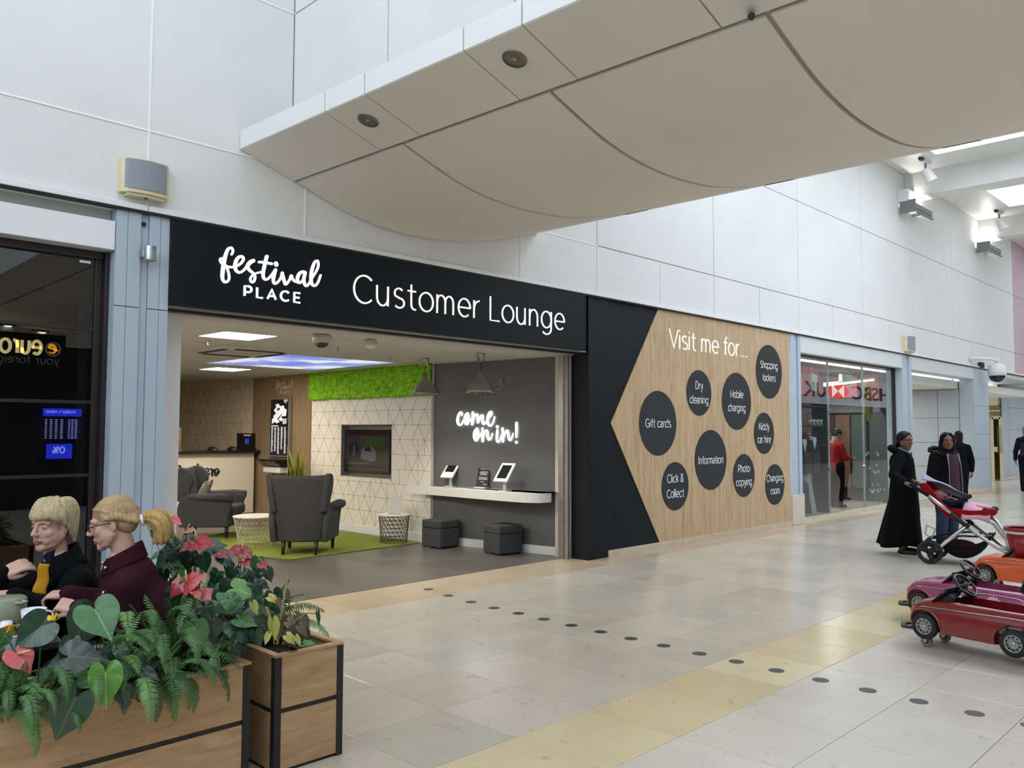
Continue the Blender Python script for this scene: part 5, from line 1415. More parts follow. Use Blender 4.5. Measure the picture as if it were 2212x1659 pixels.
# hanging yellow sign, exit sign, orange cubes, dark rail goods
c = PXX(1876, 860, 18.9); ys_ = thing('oval_sign', 'hanging yellow green oval sign in the glass shop', 'sign', c)
m_yo = mk('lime_yellow', '#a9a02b', None, rough=.5); rr = PXX(1876, 812, 18.9).z - c.z
MB().prism([(rr * .55 * math.cos(2 * PI * k / 40) * (1 + .08 * math.cos(8 * PI * 2 * k / 40)), rr * math.sin(2 * PI * k / 40) * (1 + .05 * math.cos(8 * PI * 2 * k / 40))) for k in range(40)], lambda a, cc_, h: (a, h, cc_), 0, .02).build('board', m_yo, ys_)
b = MB(); b.box(-.2, -.004, -.15, .2, 0, -.08).box(-.2, -.004, .02, .2, 0, .09).box(-.2, -.004, .16, .2, 0, .23); stuff(b.build('wording', m_dark, ys_))
MB().cyl((0, .01, rr), (0, .01, 2.95 - c.z), .006).build('hanging_wire', m_dark, ys_)
c = PXX(1826, 803, 18.3); c.z = min(c.z, 2.75); ex = thing('exit_sign', 'green and white exit box hanging in the glass shop', 'sign', c)
MB().box(-.26, -.04, -.1, .26, .04, .12).build('case', m_white, ex, bevel=.01); MB().box(-.22, -.045, -.12, .22, -.04, .04).build('panel', emit('exit_green', '#2f8f62', .5), ex)
for k, (u, v, lab) in enumerate(((1742, 800, 'orange display cube high at the pillar end of the glass shop'), (1898, 809, 'orange display cube high at the far end of the glass shop'))):
    c = PXX(u, v, 15.9 if u < 1800 else 19.2); c.z = min(c.z, 2.6); t_ = thing('display_cube', lab, 'box', c, 0, 'orange display cubes')
    MB().box(-.34, -.1, -.28, .34, .2, .28).build('box_body', m_or, t_, bevel=.01); MB().box(-.3, -.14, -.42, .3, .2, -.30).build('ledge', m_red, t_)
    MB().cyl((0, 0, .28), (0, 0, 2.95 - c.z), .01).build('hanging_rod', m_dark, t_)
for k, (u, lab) in enumerate(((1738, 'white carrier bag hanging under the orange cube by the pillar'), (1754, 'second white carrier bag under the orange cube'))):
    c = PXX(u, 821, 15.9); t_ = thing('carrier_bag', lab, 'bag', c, 0, 'white carrier bags in the glass shop')
    MB().prism([(-.14, -.2), (.12, -.24), (.14, .1), (-.1, .14)], lambda a, cc_, h: (a, h, cc_), -.05, .05).build('bag_body', m_mug, t_, bevel=.008)
    MB().tube([(-.06, 0, .12), (-.03, 0, .24), (.03, 0, .24), (.06, 0, .12)], .006, 5).build('handle', m_mug, t_)
# paper tags on strings inside the right pane
m_tag = mk('white_paper_tag', '#dfe1e2', None, rough=.7)
gl_ = thing('paper_tag_string', 'strings of small white paper tags hanging inside the right pane', 'decoration')
for u, v in ((1872, 981), (1876, 978), (1895, 978), (1897, 983), (1894, 1005), (1879, 1011), (1887, 1019), (1892, 1021), (1898, 1018), (1885, 1048), (1897, 1047), (1880, 1058), (1884, 1062), (1889, 1058), (1896, 1059), (1903, 1057), (1911, 1058), (1887, 1063), (1880, 1090), (1896, 1085), (1904, 1087), (1898, 1062)):
    c = PX(u, v, YG2 + .08); s_ = .024 if (u * 7 + v) % 3 else .034
    MB().prism([(-s_, -s_ * .7), (s_ * .8, -s_), (s_, s_ * .6), (0, s_), (-s_, s_ * .5)], lambda a, cc_, h: (c.x + a, c.y + h, c.z + cc_), 0, .006).build('paper_tag', m_tag, gl_)
for u in (1880, 1887, 1896, 1904):
    c = PX(u, 1060, YG2 + .09); MB().cyl((c.x, c.y, .2), (c.x, c.y, zg), .002, n=4).build('string', m_dark, gl_)
for k, (x, lab) in enumerate(((16.9, 'dark clothes rail unit in the middle of the glass shop'), (18.6, 'dark goods stand toward the far end of the glass shop'))):
    t_ = thing('display_stand', lab, 'stand', (x, 8.25 if x > 18 else 8.0, 0), 0, 'dark display stands of the glass shop')
    MB().box(-.55, -.2, 0, .55, .3, .25).build('base', m_dshop, t_)
    MB().box(-.5, .1, .25, .5, .2, 2.0).build('back_panel', mk('stand_panel%d' % k, '#4a2a2c', '#3a3335', 2, .7), t_)
    for j in range(5):
        MB().box(-.42 + .18 * j, -.1, .6, -.28 + .18 * j, .1, 1.5).build('hanging_garment', mk('garment%d%d' % (k, j), ('#20222a', '#5a1f22', '#2c3a35', '#3a3a40', '#7a7c80')[j], None, rough=.9), t_, bevel=.03)
    MB().cyl((-.5, 0, 1.55), (.5, 0, 1.55), .015).build('rail', m_steel, t_)
sl = bpy.data.lights.new('shop_fill', 'AREA'); sl.shape = 'RECTANGLE'; sl.size = 4; sl.size_y = .4; sl.energy = 210; sl.color = (1, .93, .88)  # unseen area lamp added to light the inside of the glass shop
so = bpy.data.objects.new('shop_fill', sl); COL.objects.link(so); so.location = (17.0, 7.9, 2.9)
cl2 = bpy.data.lights.new('corridor_fill', 'AREA'); cl2.shape = 'RECTANGLE'; cl2.size = 2; cl2.size_y = 1.5; cl2.energy = 110; cl2.color = (1, .95, .85)  # lamp added out of view to brighten the corridor
so = bpy.data.objects.new('corridor_fill', cl2); COL.objects.link(so); so.location = (22, 9.3, 2.7)

dl = bpy.data.lights.new('dark_shop_fill', 'AREA'); dl.shape = 'RECTANGLE'; dl.size = 2; dl.size_y = 1; dl.energy = 22; dl.color = (1, .95, .85)  # unseen lamp added to lift the dark shop interior
do_ = bpy.data.objects.new('dark_shop_fill', dl); COL.objects.link(do_); do_.location = (-1.5, 9.3, 2.95)
# ================================================================ PEOPLE
def skin_mat(name, base, dark, lip, brow, c, R, lips=1.0):
    """skin with lips and brows laid out in the head's own frame (c centre, R 3x3 columns right/front/up, in the figure's space)"""
    t = NT(name); tc = t.n('ShaderNodeTexCoord')
    sub = t.n('ShaderNodeVectorMath', operation='SUBTRACT'); t.l(tc.outputs['Object'], sub.inputs[0]); sub.inputs[1].default_value = c
    ax = []
    for k in range(3):
        d = t.n('ShaderNodeVectorMath', operation='DOT_PRODUCT'); t.l(sub.outputs[0], d.inputs[0]); d.inputs[1].default_value = R.col[k]
        ax.append(d.outputs['Value'])
    x, y, z = ax
    axx = t.math('ABSOLUTE', x)
    def ell(cx, cz, rx, rz_, sharp=3):
        a = t.math('DIVIDE', t.math('SUBTRACT', axx, cx), rx); b = t.math('DIVIDE', t.math('SUBTRACT', z, cz), rz_)
        d = t.math('ADD', t.math('MULTIPLY', a, a), t.math('MULTIPLY', b, b))
        m = t.math('MULTIPLY', t.math('SUBTRACT', 1.0, d), sharp)
        k = t.n('ShaderNodeClamp'); t.l(m, k.inputs[0])
        fr = t.n('ShaderNodeMath', operation='GREATER_THAN'); t.l(y, fr.inputs[0]); fr.inputs[1].default_value = .045
        return t.math('MULTIPLY', k.outputs[0], fr.outputs[0])
    nz = t.noise(tc.outputs['Object'], 14, 4)
    col = t.ramp(nz, [(.3, dark), (.7, base)])
    col = t.mix(t.math('MULTIPLY', ell(0, -.0655, .027, .011), .75 * lips), col, lip)
    col = t.mix(t.math('MULTIPLY', ell(.031, .0255, .021, .0055), .8), col, brow)
    col = t.mix(t.math('MULTIPLY', ell(.036, -.030, .026, .022, .6), .16), col, lip)
    col = t.mix(t.math('MULTIPLY', ell(.031, .0, .022, .013, 1), .22), col, dark)  # eyelid shade painted as a darker ellipse round each eye
    t.b.inputs['Subsurface Weight'].default_value = .12; t.b.inputs['Subsurface Radius'].default_value = (.01, .004, .002)
    return t.set(col, .55)

def add_head(b, T, s=1.0, ears=True, neck=.17):
    f = lambda x, y, z: T @ V((x * s, y * s, z * s))
    R = T.to_3x3().normalized().to_4x4()
    E = lambda c, r, rot=None: b.ball(f(*c), tuple(k * s for k in r), 20, 14, rot=R @ rot if rot else R)
    E((0, -.014, .035), (.074, .094, .084)); E((0, .020, -.028), (.062, .070, .084))
    E((0, .064, -.098), (.026, .024, .021))
    b.limb([f(-.056, -.004, -.045), f(-.040, .032, -.083), f(0, .062, -.096), f(.040, .032, -.083), f(.056, -.004, -.045)], [.021 * s, .021 * s, .021 * s, .021 * s, .021 * s], 12)
    for k in (-1, 1):
        E((k * .036, .051, -.026), (.028, .026, .027)); E((k * .028, .057, -.064), (.022, .019, .022))
        E((k * .0115, .101, -.0315), (.0085, .0095, .0075))
        E((k * .040, .022, -.048), (.030, .044, .042))
        if ears: E((k * .074, -.012, -.008), (.009, .019, .031), M.Rotation(k * .35, 4, 'Z'))
        b.limb([f(k * .008, .081, .026), f(k * .030, .078, .029), f(k * .050, .062, .022)], [.010 * s, .0105 * s, .009 * s], 10)
        E((k * .031, .067, .002), (.017, .014, .012))
    b.limb([f(0, .084, .022), f(0, .097, -.008), f(0, .109, -.026)], [.008 * s, .0095 * s, .0125 * s], 12)
    b.limb([f(-.024, .078, -.0635), f(-.009, .090, -.0585), f(0, .0905, -.0605), f(.009, .090, -.0585), f(.024, .078, -.0635)], [.004 * s, .0062 * s, .006 * s, .0062 * s, .004 * s], 10)
    b.limb([f(-.021, .078, -.068), f(0, .0895, -.0735), f(.021, .078, -.068)], [.004 * s, .0075 * s, .004 * s], 10)
    if neck: b.limb([f(0, -.018, -.06), f(0, -.03, -.06 - neck)], [.053 * s, .058 * s], 16)
def add_eyes(T, parent, iris, s=1.0, lid=None):
    m_ew = mk('eye_white', '#d9d4cf', None, rough=.25); m_ir = mk('iris_' + parent.name, iris, None, rough=.15)
    R = T.to_3x3().normalized().to_4x4()
    for k in (-1, 1):
        e = MB().ball(T @ V((k * .031 * s, .0685 * s, .0015 * s)), .0122 * s, 14, 10).build('eye', m_ew, parent, True)
        MB().ball(T @ V((k * .0315 * s, .0782 * s, .0012 * s)), (.0060 * s, .003 * s, .0060 * s), 10, 8, rot=R).build('iris', m_ir, e, True)
        if lid: MB().limb([T @ V((k * (.031 - .014) * s, .0765 * s, .005 * s)), T @ V((k * .031 * s, .0820 * s, .0085 * s)), T @ V((k * (.031 + .014) * s, .0755 * s, .004 * s))], [.0030 * s, .0042 * s, .0030 * s], 8).build('eyelid', lid, parent, True)
def add_hand(b, T, side, curl=(.5, .6, .7, .8), thumb=.5, s=1.0, spread=.06):
    """T: wrist frame, +Y along the hand, +Z the back of the hand; side +1 puts the thumb on +X"""
    f = lambda x, y, z: T @ V((x * s * side, y * s, z * s))
    for x in (-.026, -.009, .009, .026): b.limb([f(x * .5, .0, 0), f(x * 1.05, .045, .002), f(x * 1.15, .086, .003)], [.021 * s, .0135 * s, .0105 * s], 10)
    b.limb([f(0, -.012, 0), f(0, .01, 0)], [.023 * s, .023 * s], 12)
    for x, L, c, k in ((.029, .070, curl[0], 1), (.0105, .078, curl[1], .3), (-.0095, .072, curl[2], -.3), (-.028, .056, curl[3], -1)):
        p = V((x * 1.05, .088, .003)); a = 0; pts = [f(*p)]
        for q, fr in enumerate((.44, .32, .24)):
            a += c * (1.0, 1.1, .7)[q]
            d = V((k * spread * (1 - q * .4), math.cos(a), -math.sin(a)))
            p = p + d * L * fr; pts.append(f(*p))
        b.limb(pts, [.0098 * s, .0092 * s, .0085 * s, .0072 * s], 10)
    p0, p1, p2, p3 = V((.018, .012, -.006)), V((.040, .042, -.014)), V((.046 - .012 * thumb, .072, -.022 - .014 * thumb)), V((.044 - .026 * thumb, .096, -.028 - .018 * thumb))
    b.limb([f(*p0), f(*p1), f(*p2), f(*p3)], [.017 * s, .0135 * s, .0105 * s, .0085 * s], 10)
def frame(o, y, z):
    """wrist frame at o with +Y along y and +Z near z"""
    y = V(y).normalized(); x = y.cross(V(z)).normalized(); zz = x.cross(y)
    m = M.Identity(4)
    for i in range(3): m[i][0], m[i][1], m[i][2], m[i][3] = x[i], y[i], zz[i], V(o)[i]
    return m
def hmat(c, yaw, pitch, roll=0): return M.Translation(c) @ M.Rotation(yaw, 4, 'Z') @ M.Rotation(-pitch, 4, 'X') @ M.Rotation(roll, 4, 'Y')
def hair_mat(name, stops, axis=(1, 1, 1)):
    t = NT(name); vc = t.coord((60, 60, 9)); n1 = t.noise(vc, 1.6, 5, .6, 1.2); n2 = t.noise(t.coord((9, 9, 4)), 1.5, 3)
    t.bump(n1, .55, .006)
    return t.set(t.ramp(t.math('ADD', t.math('MULTIPLY', n1, .6), t.math('MULTIPLY', n2, .4)), stops), .55, spec=.25)
def cloth(name, c1, c2, sc=60): 
    t = NT(name); vc = t.coord(); t.bump(t.noise(vc, 300, 3), .25, .002)
    return t.set(t.ramp(t.noise(vc, sc * .1, 4), [(.3, c1), (.7, c2)]), .92, spec=.12)
m_jean = cloth('blue_jeans', '#2c3850', '#3a4766'); m_blk = cloth('black_wool', '#08080a', '#0e0f12'); m_shoe = mk('black_shoe', '#121214', None, rough=.5)
m_sole = mk('white_sole', '#c8c6c2', None, rough=.6)
def strands(b, T, paths, r, n=7):
    for p in paths: b.tube([T @ V(q) for q in crom(p, 3)], [r * math.sin(PI * (.12 + .76 * i / (3 * (len(p) - 1)))) for i in range(3 * (len(p) - 1) + 1)], n)

# ---------- seated woman with short fair hair
def at_local(t, p):
    return M.Rotation(-t.rotation_euler.z, 4, 'Z') @ (V(p) - V(t.location))
ch_m = mk('cafe_chair_black', '#17171a', None, rough=.5)
def cafe_chair(loc, rz, lab):
    t = thing('cafe_chair', lab, 'chair', loc, rz, 'cafe chairs behind the planter')
    MB().box(-.2, -.2, .42, .2, .2, .45).build('seat', ch_m, t, bevel=.01)
    MB().box(-.2, -.215, .62, .2, -.185, .80).build('backrest', ch_m, t, bevel=.01)
    for x in (-.18, .18):
        for y in (-.18, .18): MB().cyl((x, y, 0), (x, y, .42 if y > 0 else .80), .014, n=8).build('leg', ch_m, t)
    return t
LP = PD(112, 1136, 4.15); RP = PD(243, 1130, 3.95)
rzL = math.radians(84); rzR = math.radians(60)
fL = V((-math.sin(rzL), math.cos(rzL), 0)); fR = V((-math.sin(rzR), math.cos(rzR), 0))
def seated(name, label, head, rz, lean, yaw, pitch, hl, hr, skin, lip, brow, iris, coat, vox=.0042, lower=None):
    f = V((-math.sin(rz), math.cos(rz), 0))
    base = V((head.x, head.y, 0)) - f * lean
    t = thing(name, label, 'person', base, rz)
    h = at_local(t, head)
    T = hmat(h, yaw, pitch)
    sh = V((h.x * .6, h.y - .075, h.z - .265)); pel = V((0, 0, .50))
    b = MB(); add_head(b, T)
    b.limb([h + V((0, -.04, -.17)), sh + V((0, .01, .03)), sh + V((0, 0, -.12)), V((0, .04, .68)), pel], [.058, .085, .12, .12, .14], 16)
    info = {}
    for k, (wr, hy, hz, curl, th, elb) in ((1, hl), (-1, hr)):
        S = sh + V((-k * .155, -.02, -.015)); W_ = at_local(t, wr)
        d = W_ - S; L = min(d.length, .52); mid = (S + W_) / 2
        off = math.sqrt(max(0, .27 ** 2 - (L / 2) ** 2)) + .02
        E_ = at_local(t, elb) if elb is not None else mid + V((-k * .35, -.25, -.9)).normalized() * off
        b.limb([S, E_, W_], [.05, .038, .024], 12)
        Rm = M.Rotation(-rz, 3, 'Z')
        add_hand(b, frame(W_, Rm @ V(hy), Rm @ V(hz)), -k, curl, th, .95)
        info[k] = (S, E_, W_)
    for k in (-1, 1): b.limb([V((k * .09, .02, .52)), V((k * .12, .43, .50)), V((k * .12, .44, .08))], [.085, .062, .045], 12)
    m = skin_mat('skin_' + name + str(int(head.x * 1000)), skin[0], skin[1], lip, brow, h, T.to_3x3())
    body = remesh(b.build('body', m, t), vox, 6, .5)
    add_eyes(T, t, iris, lid=m)
    # coat
    c = MB()
    c.limb([sh + V((0, -.005, .0)), sh + V((0, -.015, -.10)), V((0, .03, .70)), V((0, .01, .55))], [.128, .155, .16, .185], 18)
    c.limb([sh + V((-.145, -.02, -.02)), sh + V((0, -.02, .035)), sh + V((.145, -.02, -.02))], [.075, .085, .075], 16)
    for k in (-1, 1):
        S, E_, W_ = info[k]
        c.limb([S, E_, E_ + (W_ - E_) * .97], [.082, .066, .046], 14)
    for k in (-1, 1): c.limb([V((k * .09, 0, .53)), V((k * .11, .22, .53))], [.12, .11], 14)
    remesh(c.build('coat', coat, t), .009, 3, .5)
    lg = MB()
    for k in (-1, 1): lg.limb([V((k * .09, .02, .52)), V((k * .12, .43, .50)), V((k * .12, .44, .09))], [.10, .075, .06], 12)
    remesh(lg.build('trousers', lower or m_jean, t), .012, 2)
    for k in (-1, 1): MB().ball(V((k * .12, .50, .045)), (.045, .12, .045), 14, 8).build('shoe', m_shoe, t, True)
    cafe_chair(base, rz, 'black cafe chair under the woman in the %s coat' % ('black' if coat is m_blk else 'maroon'))
    return t, T, h, sh, info
wL = (PD(6, 1240, 4.0), (.86, -.30, .42), (-.45, -.62, .6), (.45, .5, .55, .6), .6, PD(-42, 1300, 4.15))      # hand raised before the chest
tL, TL, hL, shL, iL = seated('person', 'seated woman with short fair hair, black coat and mustard scarf gesturing at the table', LP, rzL, .17, math.radians(32), .04,
    (PD(30, 1288, 3.88), (-.64, .66, .12), (0, 0, 1), (.5, .5, .5, .5), .5, PD(122, 1330, 3.98)), wL, ('#cfa897', '#c09787'), '#8f4f4a', '#9a7a5c', '#54606a', m_blk)
m_fair = hair_mat('fair_hair', [(.30, '#8d7a5c'), (.48, '#b9a682'), (.66, '#d8cba8')])
b = MB(); R_ = TL.to_3x3().normalized().to_4x4()
b.ball(TL @ V((0, -.028, .052)), (.088, .104, .084), 22, 14, rot=R_)
b.ball(TL @ V((0, -.066, -.012)), (.082, .062, .080), 20, 12, rot=R_)
rnd = random.Random(21)
for k in range(96):
    a = rnd.uniform(-2.7, 2.7); th = a
    st = V((.02 * math.sin(th), -.035 + .02 * math.cos(th), .135))
    up = V((.070 * math.sin(th), -.022 + .074 * math.cos(th), .116 + rnd.uniform(-.008, .010)))
    front = math.cos(th)
    zend = (.038 if front > .45 else .038 - (.45 - front) * .12) + rnd.uniform(-.014, .014)
    zend = max(zend, -.085)
    rr = .097 if front > .3 else .101
    mid = V(((rr - .006) * math.sin(th), -.018 + (rr + .008 + .006 * math.cos(th)) * math.cos(th), .058))
    en = V((rr * (.93 - .2 * max(0, -front)) * math.sin(th + rnd.uniform(-.15, .25)), -.018 + (rr - .006 - (.02 * max(0, -front))) * math.cos(th), zend))
    b.tube([TL @ q for q in [V(p) for p in crom([st, up, mid, en], 4)]], [.003 + .0105 * max(0, math.sin(PI * min(1, i / 13.5 + .06))) ** .8 for i in range(13)], 7)
hr = remesh(b.build('hair', m_fair, tL), .0048, 1, .5)
# mustard scarf, navy top, watch, bag strap
m_must = cloth('mustard_cloth', '#b07d1e', '#c8932a'); m_navy = cloth('navy_cloth_top', '#151b2e', '#1c2338')
ctr = shL + V((-.005, .168, 0))
def quad_px(c, d):
    p = [at_local(tL, PD(u, v, d)) for u, v in c]
    return lambda u, v: p[0] * (1 - u) * (1 - v) + p[1] * u * (1 - v) + p[2] * u * v + p[3] * (1 - u) * v + V((0, .012 * math.sin(PI * u) + .004 * math.sin(9 * v), 0))
MB().grid(quad_px(((86, 1216), (107, 1219), (100, 1285), (70, 1281)), 3.98), 8, 14).build('scarf', m_must, tL, True).modifiers.new('thick', 'SOLIDIFY').thickness = .008
MB().grid(quad_px(((94, 1200), (122, 1186), (108, 1222), (96, 1222)), 4.0), 8, 8).build('navy_collar', m_navy, tL, True).modifiers.new('thick', 'SOLIDIFY').thickness = .006
nl = hL + V((0, -.04, -.17))
MB().grid(lambda u, v: nl + V((.074 * math.sin(.5 + (2 * PI - 1.0) * u) * (1 + .55 * v), .078 * math.cos(.5 + (2 * PI - 1.0) * u) * (1 + .4 * v) - .005, .045 - .085 * v - .035 * math.cos(.5 + (2 * PI - 1.0) * u))), 24, 6).build('coat_collar', m_blk, tL, True).modifiers.new('thick', 'SOLIDIFY').thickness = .016
b = MB()
b.limb([shL + V((.06, -.05, .09)), shL + V((.09, .03, .06)), shL + V((.085, .11, -.04)), shL + V((.075, .14, -.2))], [.03, .03, .024, .015], 10)
b.limb([shL + V((-.06, -.05, .09)), shL + V((-.09, .03, .06)), shL + V((-.085, .11, -.04)), shL + V((-.075, .14, -.2))], [.03, .03, .024, .015], 10)
remesh(b.build('coat_lapel', m_blk, tL), .007, 2)
S, E_, W_ = iL[-1]
ww = W_ + (E_ - W_).normalized() * .028; ax = (E_ - W_).normalized(); q1 = ax.orthogonal().normalized(); q2 = ax.cross(q1)
wt_ = MB().tube([ww + (q1 * math.cos(2 * PI * i / 18) + q2 * math.sin(2 * PI * i / 18)) * .029 for i in range(18)], .006, 6, closed=True).build('watch_strap', m_shoe, tL, True)
MB().ball(ww + q1 * .03, .011, 10, 8).build('watch_case', m_steel, wt_, True)
sb = MB().tube([shL + V((.15, .03, .052)), shL + V((.165, -.01, .064)), shL + V((.17, -.06, .055))], .006, 6).build('bag_strap', mk('tan_strap', '#b98a52', None, rough=.6), tL, True)

# ---------- seated woman with ponytail and glasses
m_mar = cloth('maroon_wool', '#2b1119', '#3a1822')
tR, TR, hR, shR, iR = seated('person', 'seated woman in maroon coat with glasses and fair ponytail beside the planter', RP, rzR, .24, math.radians(0), .22,
    (PD(168, 1314, 3.80), (-.72, .62, .22), (-.3, -.5, .8), (1.15, 1.2, 1.2, 1.2), .8, PD(282, 1350, 3.80)), (PD(146, 1284, 3.92), (-.70, .70, -.06), (-.1, -.25, 1), (.55, .62, .66, .7), .45, PD(236, 1304, 4.02)), ('#cfa695', '#c09585'), '#a3605a', '#8a6a4a', '#5a6670', m_mar)
m_fair2 = hair_mat('ash_fair_hair', [(.28, '#7c674a'), (.48, '#a98d66'), (.68, '#cdb78f')])
b = MB(); R_ = TR.to_3x3().normalized().to_4x4()
b.ball(TR @ V((0, -.022, .046)), (.081, .099, .084), 22, 14, rot=R_)
b.ball(TR @ V((0, -.060, .0)), (.074, .058, .066), 20, 12, rot=R_)
rnd = random.Random(5)
for k in range(70):
    a = -1.9 + 3.8 * k / 69
    s0 = V((.072 * math.sin(a), -.004 + .074 * math.cos(a), .070 + .010 * math.cos(a)))
    if abs(a) > 1.15: s0 = V((.080 * math.sin(a), -.002 + .05 * math.cos(a), .03 - .02 * (abs(a) - 1.15)))
    s1 = V((.088 * math.sin(a) * .95, -.04, .122 - .095 * abs(math.sin(a)) + rnd.uniform(-.004, .004)))
    s2 = V((.05 * math.sin(a), -.108, .045 - .06 * abs(math.sin(a))))
    s3 = V((.012 * math.sin(a), -.124, -.02))
    b.tube([TR @ V(p) for p in crom([s0, s1, s2, s3], 4)], [.004 + .0075 * math.sin(PI * min(1, i / 12 + .06)) ** .7 for i in range(13)], 7)
remesh(b.build('hair', m_fair2, tR), .0045, 1, .4)
pt = MB(); rnd = random.Random(8)
for k in range(46):
    a = rnd.uniform(0, 6.28); q = rnd.uniform(.1, 1)
    dx, dz = q * math.cos(a), q * math.sin(a)
    pts = [V((0, -.124, -.02)), V((.022 * dx, -.155, -.014 + .024 * dz)), V((.058 * dx, -.196 - .026 * dz, -.045 + .046 * dz)), V((.066 * dx, -.206 - .048 * dz, -.095 + .03 * dz)), V((.052 * dx, -.192 - .052 * dz, -.135 - .02 * rnd.random()))]
    pt.tube([TR @ V(p) for p in crom(pts, 3)], [.006 + .0085 * math.sin(PI * min(1, i / 12 + .05)) for i in range(13)], 7)
m_pony = hair_mat('golden_hair', [(.28, '#8a6a3c'), (.5, '#b8935a'), (.7, '#d4b47c')])
pony = remesh(pt.build('ponytail', m_pony, tR), .0048, 1, .4)
MB().tube([TR @ V((.021 * math.cos(2 * PI * i / 16), -.130, -.018 + .021 * math.sin(2 * PI * i / 16))) for i in range(16)], .008, 8, closed=True).build('hair_tie', m_paint, tR, True)
st_ = MB(); strands(st_, TR, [[(.040, .060, .080), (.070, .036, .062), (.084, -.006, .034), (.083, -.05, .016)], [(.030, .063, .088), (.064, .040, .076), (.083, .002, .050), (.085, -.045, .030)]], .012)
st_.build('silver_hair_strand', hair_mat('silver_hair', [(.3, '#a9a59c'), (.7, '#d8d4cb')]), tR, True)
gm = mk('dark_red_frame', '#2c1214', None, rough=.3)
gls = MB()
for k in (-1, 1):
    gls.tube([TR @ V((k * .033 + .024 * math.cos(2 * PI * i / 20), .098 - .004 * math.cos(2 * PI * i / 20) * k, .0 + .017 * math.sin(2 * PI * i / 20))) for i in range(20)], .0022, 6, closed=True)
    gls.tube([TR @ V((k * .057, .094, .006)), TR @ V((k * .077, .04, .008)), TR @ V((k * .080, -.012, .006)), TR @ V((k * .079, -.03, -.012))], .0022, 6)
gls.tube([TR @ V((-.009, .1, .004)), TR @ V((0, .104, .007)), TR @ V((.009, .1, .004))], .002, 6)
gls.build('glasses', gm, tR, True)
cl_ = MB()
nk = hR + V((0, -.045, -.175))
for i in range(2):
    pass
col_ = MB().grid(lambda u, v: nk + V((.078 * math.sin(2 * PI * u) * (1 + .45 * v), .078 * math.cos(2 * PI * u) * (1 + .35 * v) - .01, .050 - .075 * v - .042 * math.cos(2 * PI * u))), 24, 6, wu=True).build('coat_collar', m_mar, tR, True)
col_.modifiers.new('thick', 'SOLIDIFY').thickness = .014
for k, (dx, dz) in enumerate(((.052, -.035), (.047, -.065), (.05, -.24))):
    MB().ball(at_local(tR, PD((222, 228, 224)[k], (1216, 1227, 1281)[k], (3.86, 3.85, 3.81)[k])), (.011, .009, .011), 12, 8).build('button', m_steel, tR, True)

# ---------- cafe table and crockery
tz = .70
ct_ = thing('cafe_table', 'dark cafe table between the seated women and the planter', 'table', (.62, 4.28, 0))
MB().box(-.55, -.38, tz - .03, .62, .40, tz).build('table_top', mk('dark_table_top', '#2c2a2b', None, rough=.5), ct_, bevel=.004)
MB().cyl((0, 0, .02), (0, 0, tz - .03), .035, n=14).build('pedestal', m_dark, ct_, True); MB().lathe([(0, 0), (.25, 0), (.25, .015), (.05, .03), (0, .03)], n=24).build('foot', m_dark, ct_, True)
m_porc = mk('white_porcelain', '#e4e5e8', None, rough=.2)
def on_table(u, v, d): p = PD(u, v, d); return (p.x, p.y, tz)
def cup(u, d, r, h, lab, name='cup', grp='white cups on the cafe table', handle=True):
    p = PD(u, 1330, d); t = thing(name, lab, 'cup', (p.x, p.y, tz), 0, grp)
    MB().lathe([(0, 0), (r * .72, 0), (r * .8, .01), (r, h), (r * .92, h), (r * .72, .015), (0, .015)], n=28).build('cup_body', m_porc, t, True)
    if handle: MB().tube([(r * .9, 0, h * .3), (r * 1.45, 0, h * .4), (r * 1.45, 0, h * .75), (r * .95, 0, h * .85)], .006, 8).build('handle', m_porc, t, True)
    return t
cup(73, 3.72, .052, .10, 'tall white cup behind the dark arrow shaped leaf')
cup(5, 3.95, .042, .13, 'white cup at the far edge of the cafe table by her sleeve')
t_ = cup(14, 3.55, .036, .075, 'upturned white cup with narrow rim on the near table side', handle=False)
MB().lathe([(.036, 0), (.024, .072), (.02, .085), (0, .085)], n=22).build('cone_top', m_porc, t_, True)
p = PD(14, 1345, 3.78); tp = thing('tea_canister', 'sage green ceramic pot with loop handle on the cafe table', 'pot', (p.x, p.y, tz))
m_sage = mk('sage_glaze', '#8b8f76', '#7d826a', 6, .4)
MB().lathe([(0, 0), (.075, 0), (.08, .02), (.08, .13), (.07, .14), (.0, .14)], n=28).build('pot_body', m_sage, tp, True)
MB().tube([(.0, -.07, .125), (.03, -.085, .118), (.06, -.075, .12), (.03, -.06, .128)], .006, 7, closed=True).build('loop_handle', mk('sage_pale', '#a9ab8e', None, rough=.5), tp, True)
def bowl(u, d, lab):
    p = PD(u, 1380, d); t = thing('bowl', lab, 'bowl', (p.x, p.y, tz), 0, 'white bowls of sachets')
    MB().lathe([(0, 0), (.045, 0), (.052, .008), (.064, .062), (.067, .066), (.063, .068), (.048, .012), (0, .012)], n=32).build('bowl_body', mk('pale_bowl', '#c9ced6', None, rough=.3), t, True)
    return p
p = bowl(38, 3.42, 'white bowl holding orange and brown sachets')
rnd = random.Random(3)
for k in range(7):
    cc = ('#d8743a', '#3a2418', '#3a2418', '#cf6a33', '#d9b43a', '#2e1c14', '#b9b2a8')[k]
    o = MB().box(-.022, -.003, -.03, .022, .003, .03).build('sachet', mk('sachet_%d' % k, cc, None, rough=.5), None, bevel=.002)
    a = 2 * PI * k / 7; o.location = (p.x + .030 * math.cos(a), p.y + .030 * math.sin(a), tz + .075); o.rotation_euler = (rnd.uniform(-.5, .5), rnd.uniform(-.5, .5), a)
    tag(o, '%s sachet standing in the white bowl, %s around the rim' % (('orange', 'dark brown', 'dark brown', 'orange', 'yellow', 'dark brown', 'pale')[k], ords[k]), 'sachet', 'sachets in the bowl')
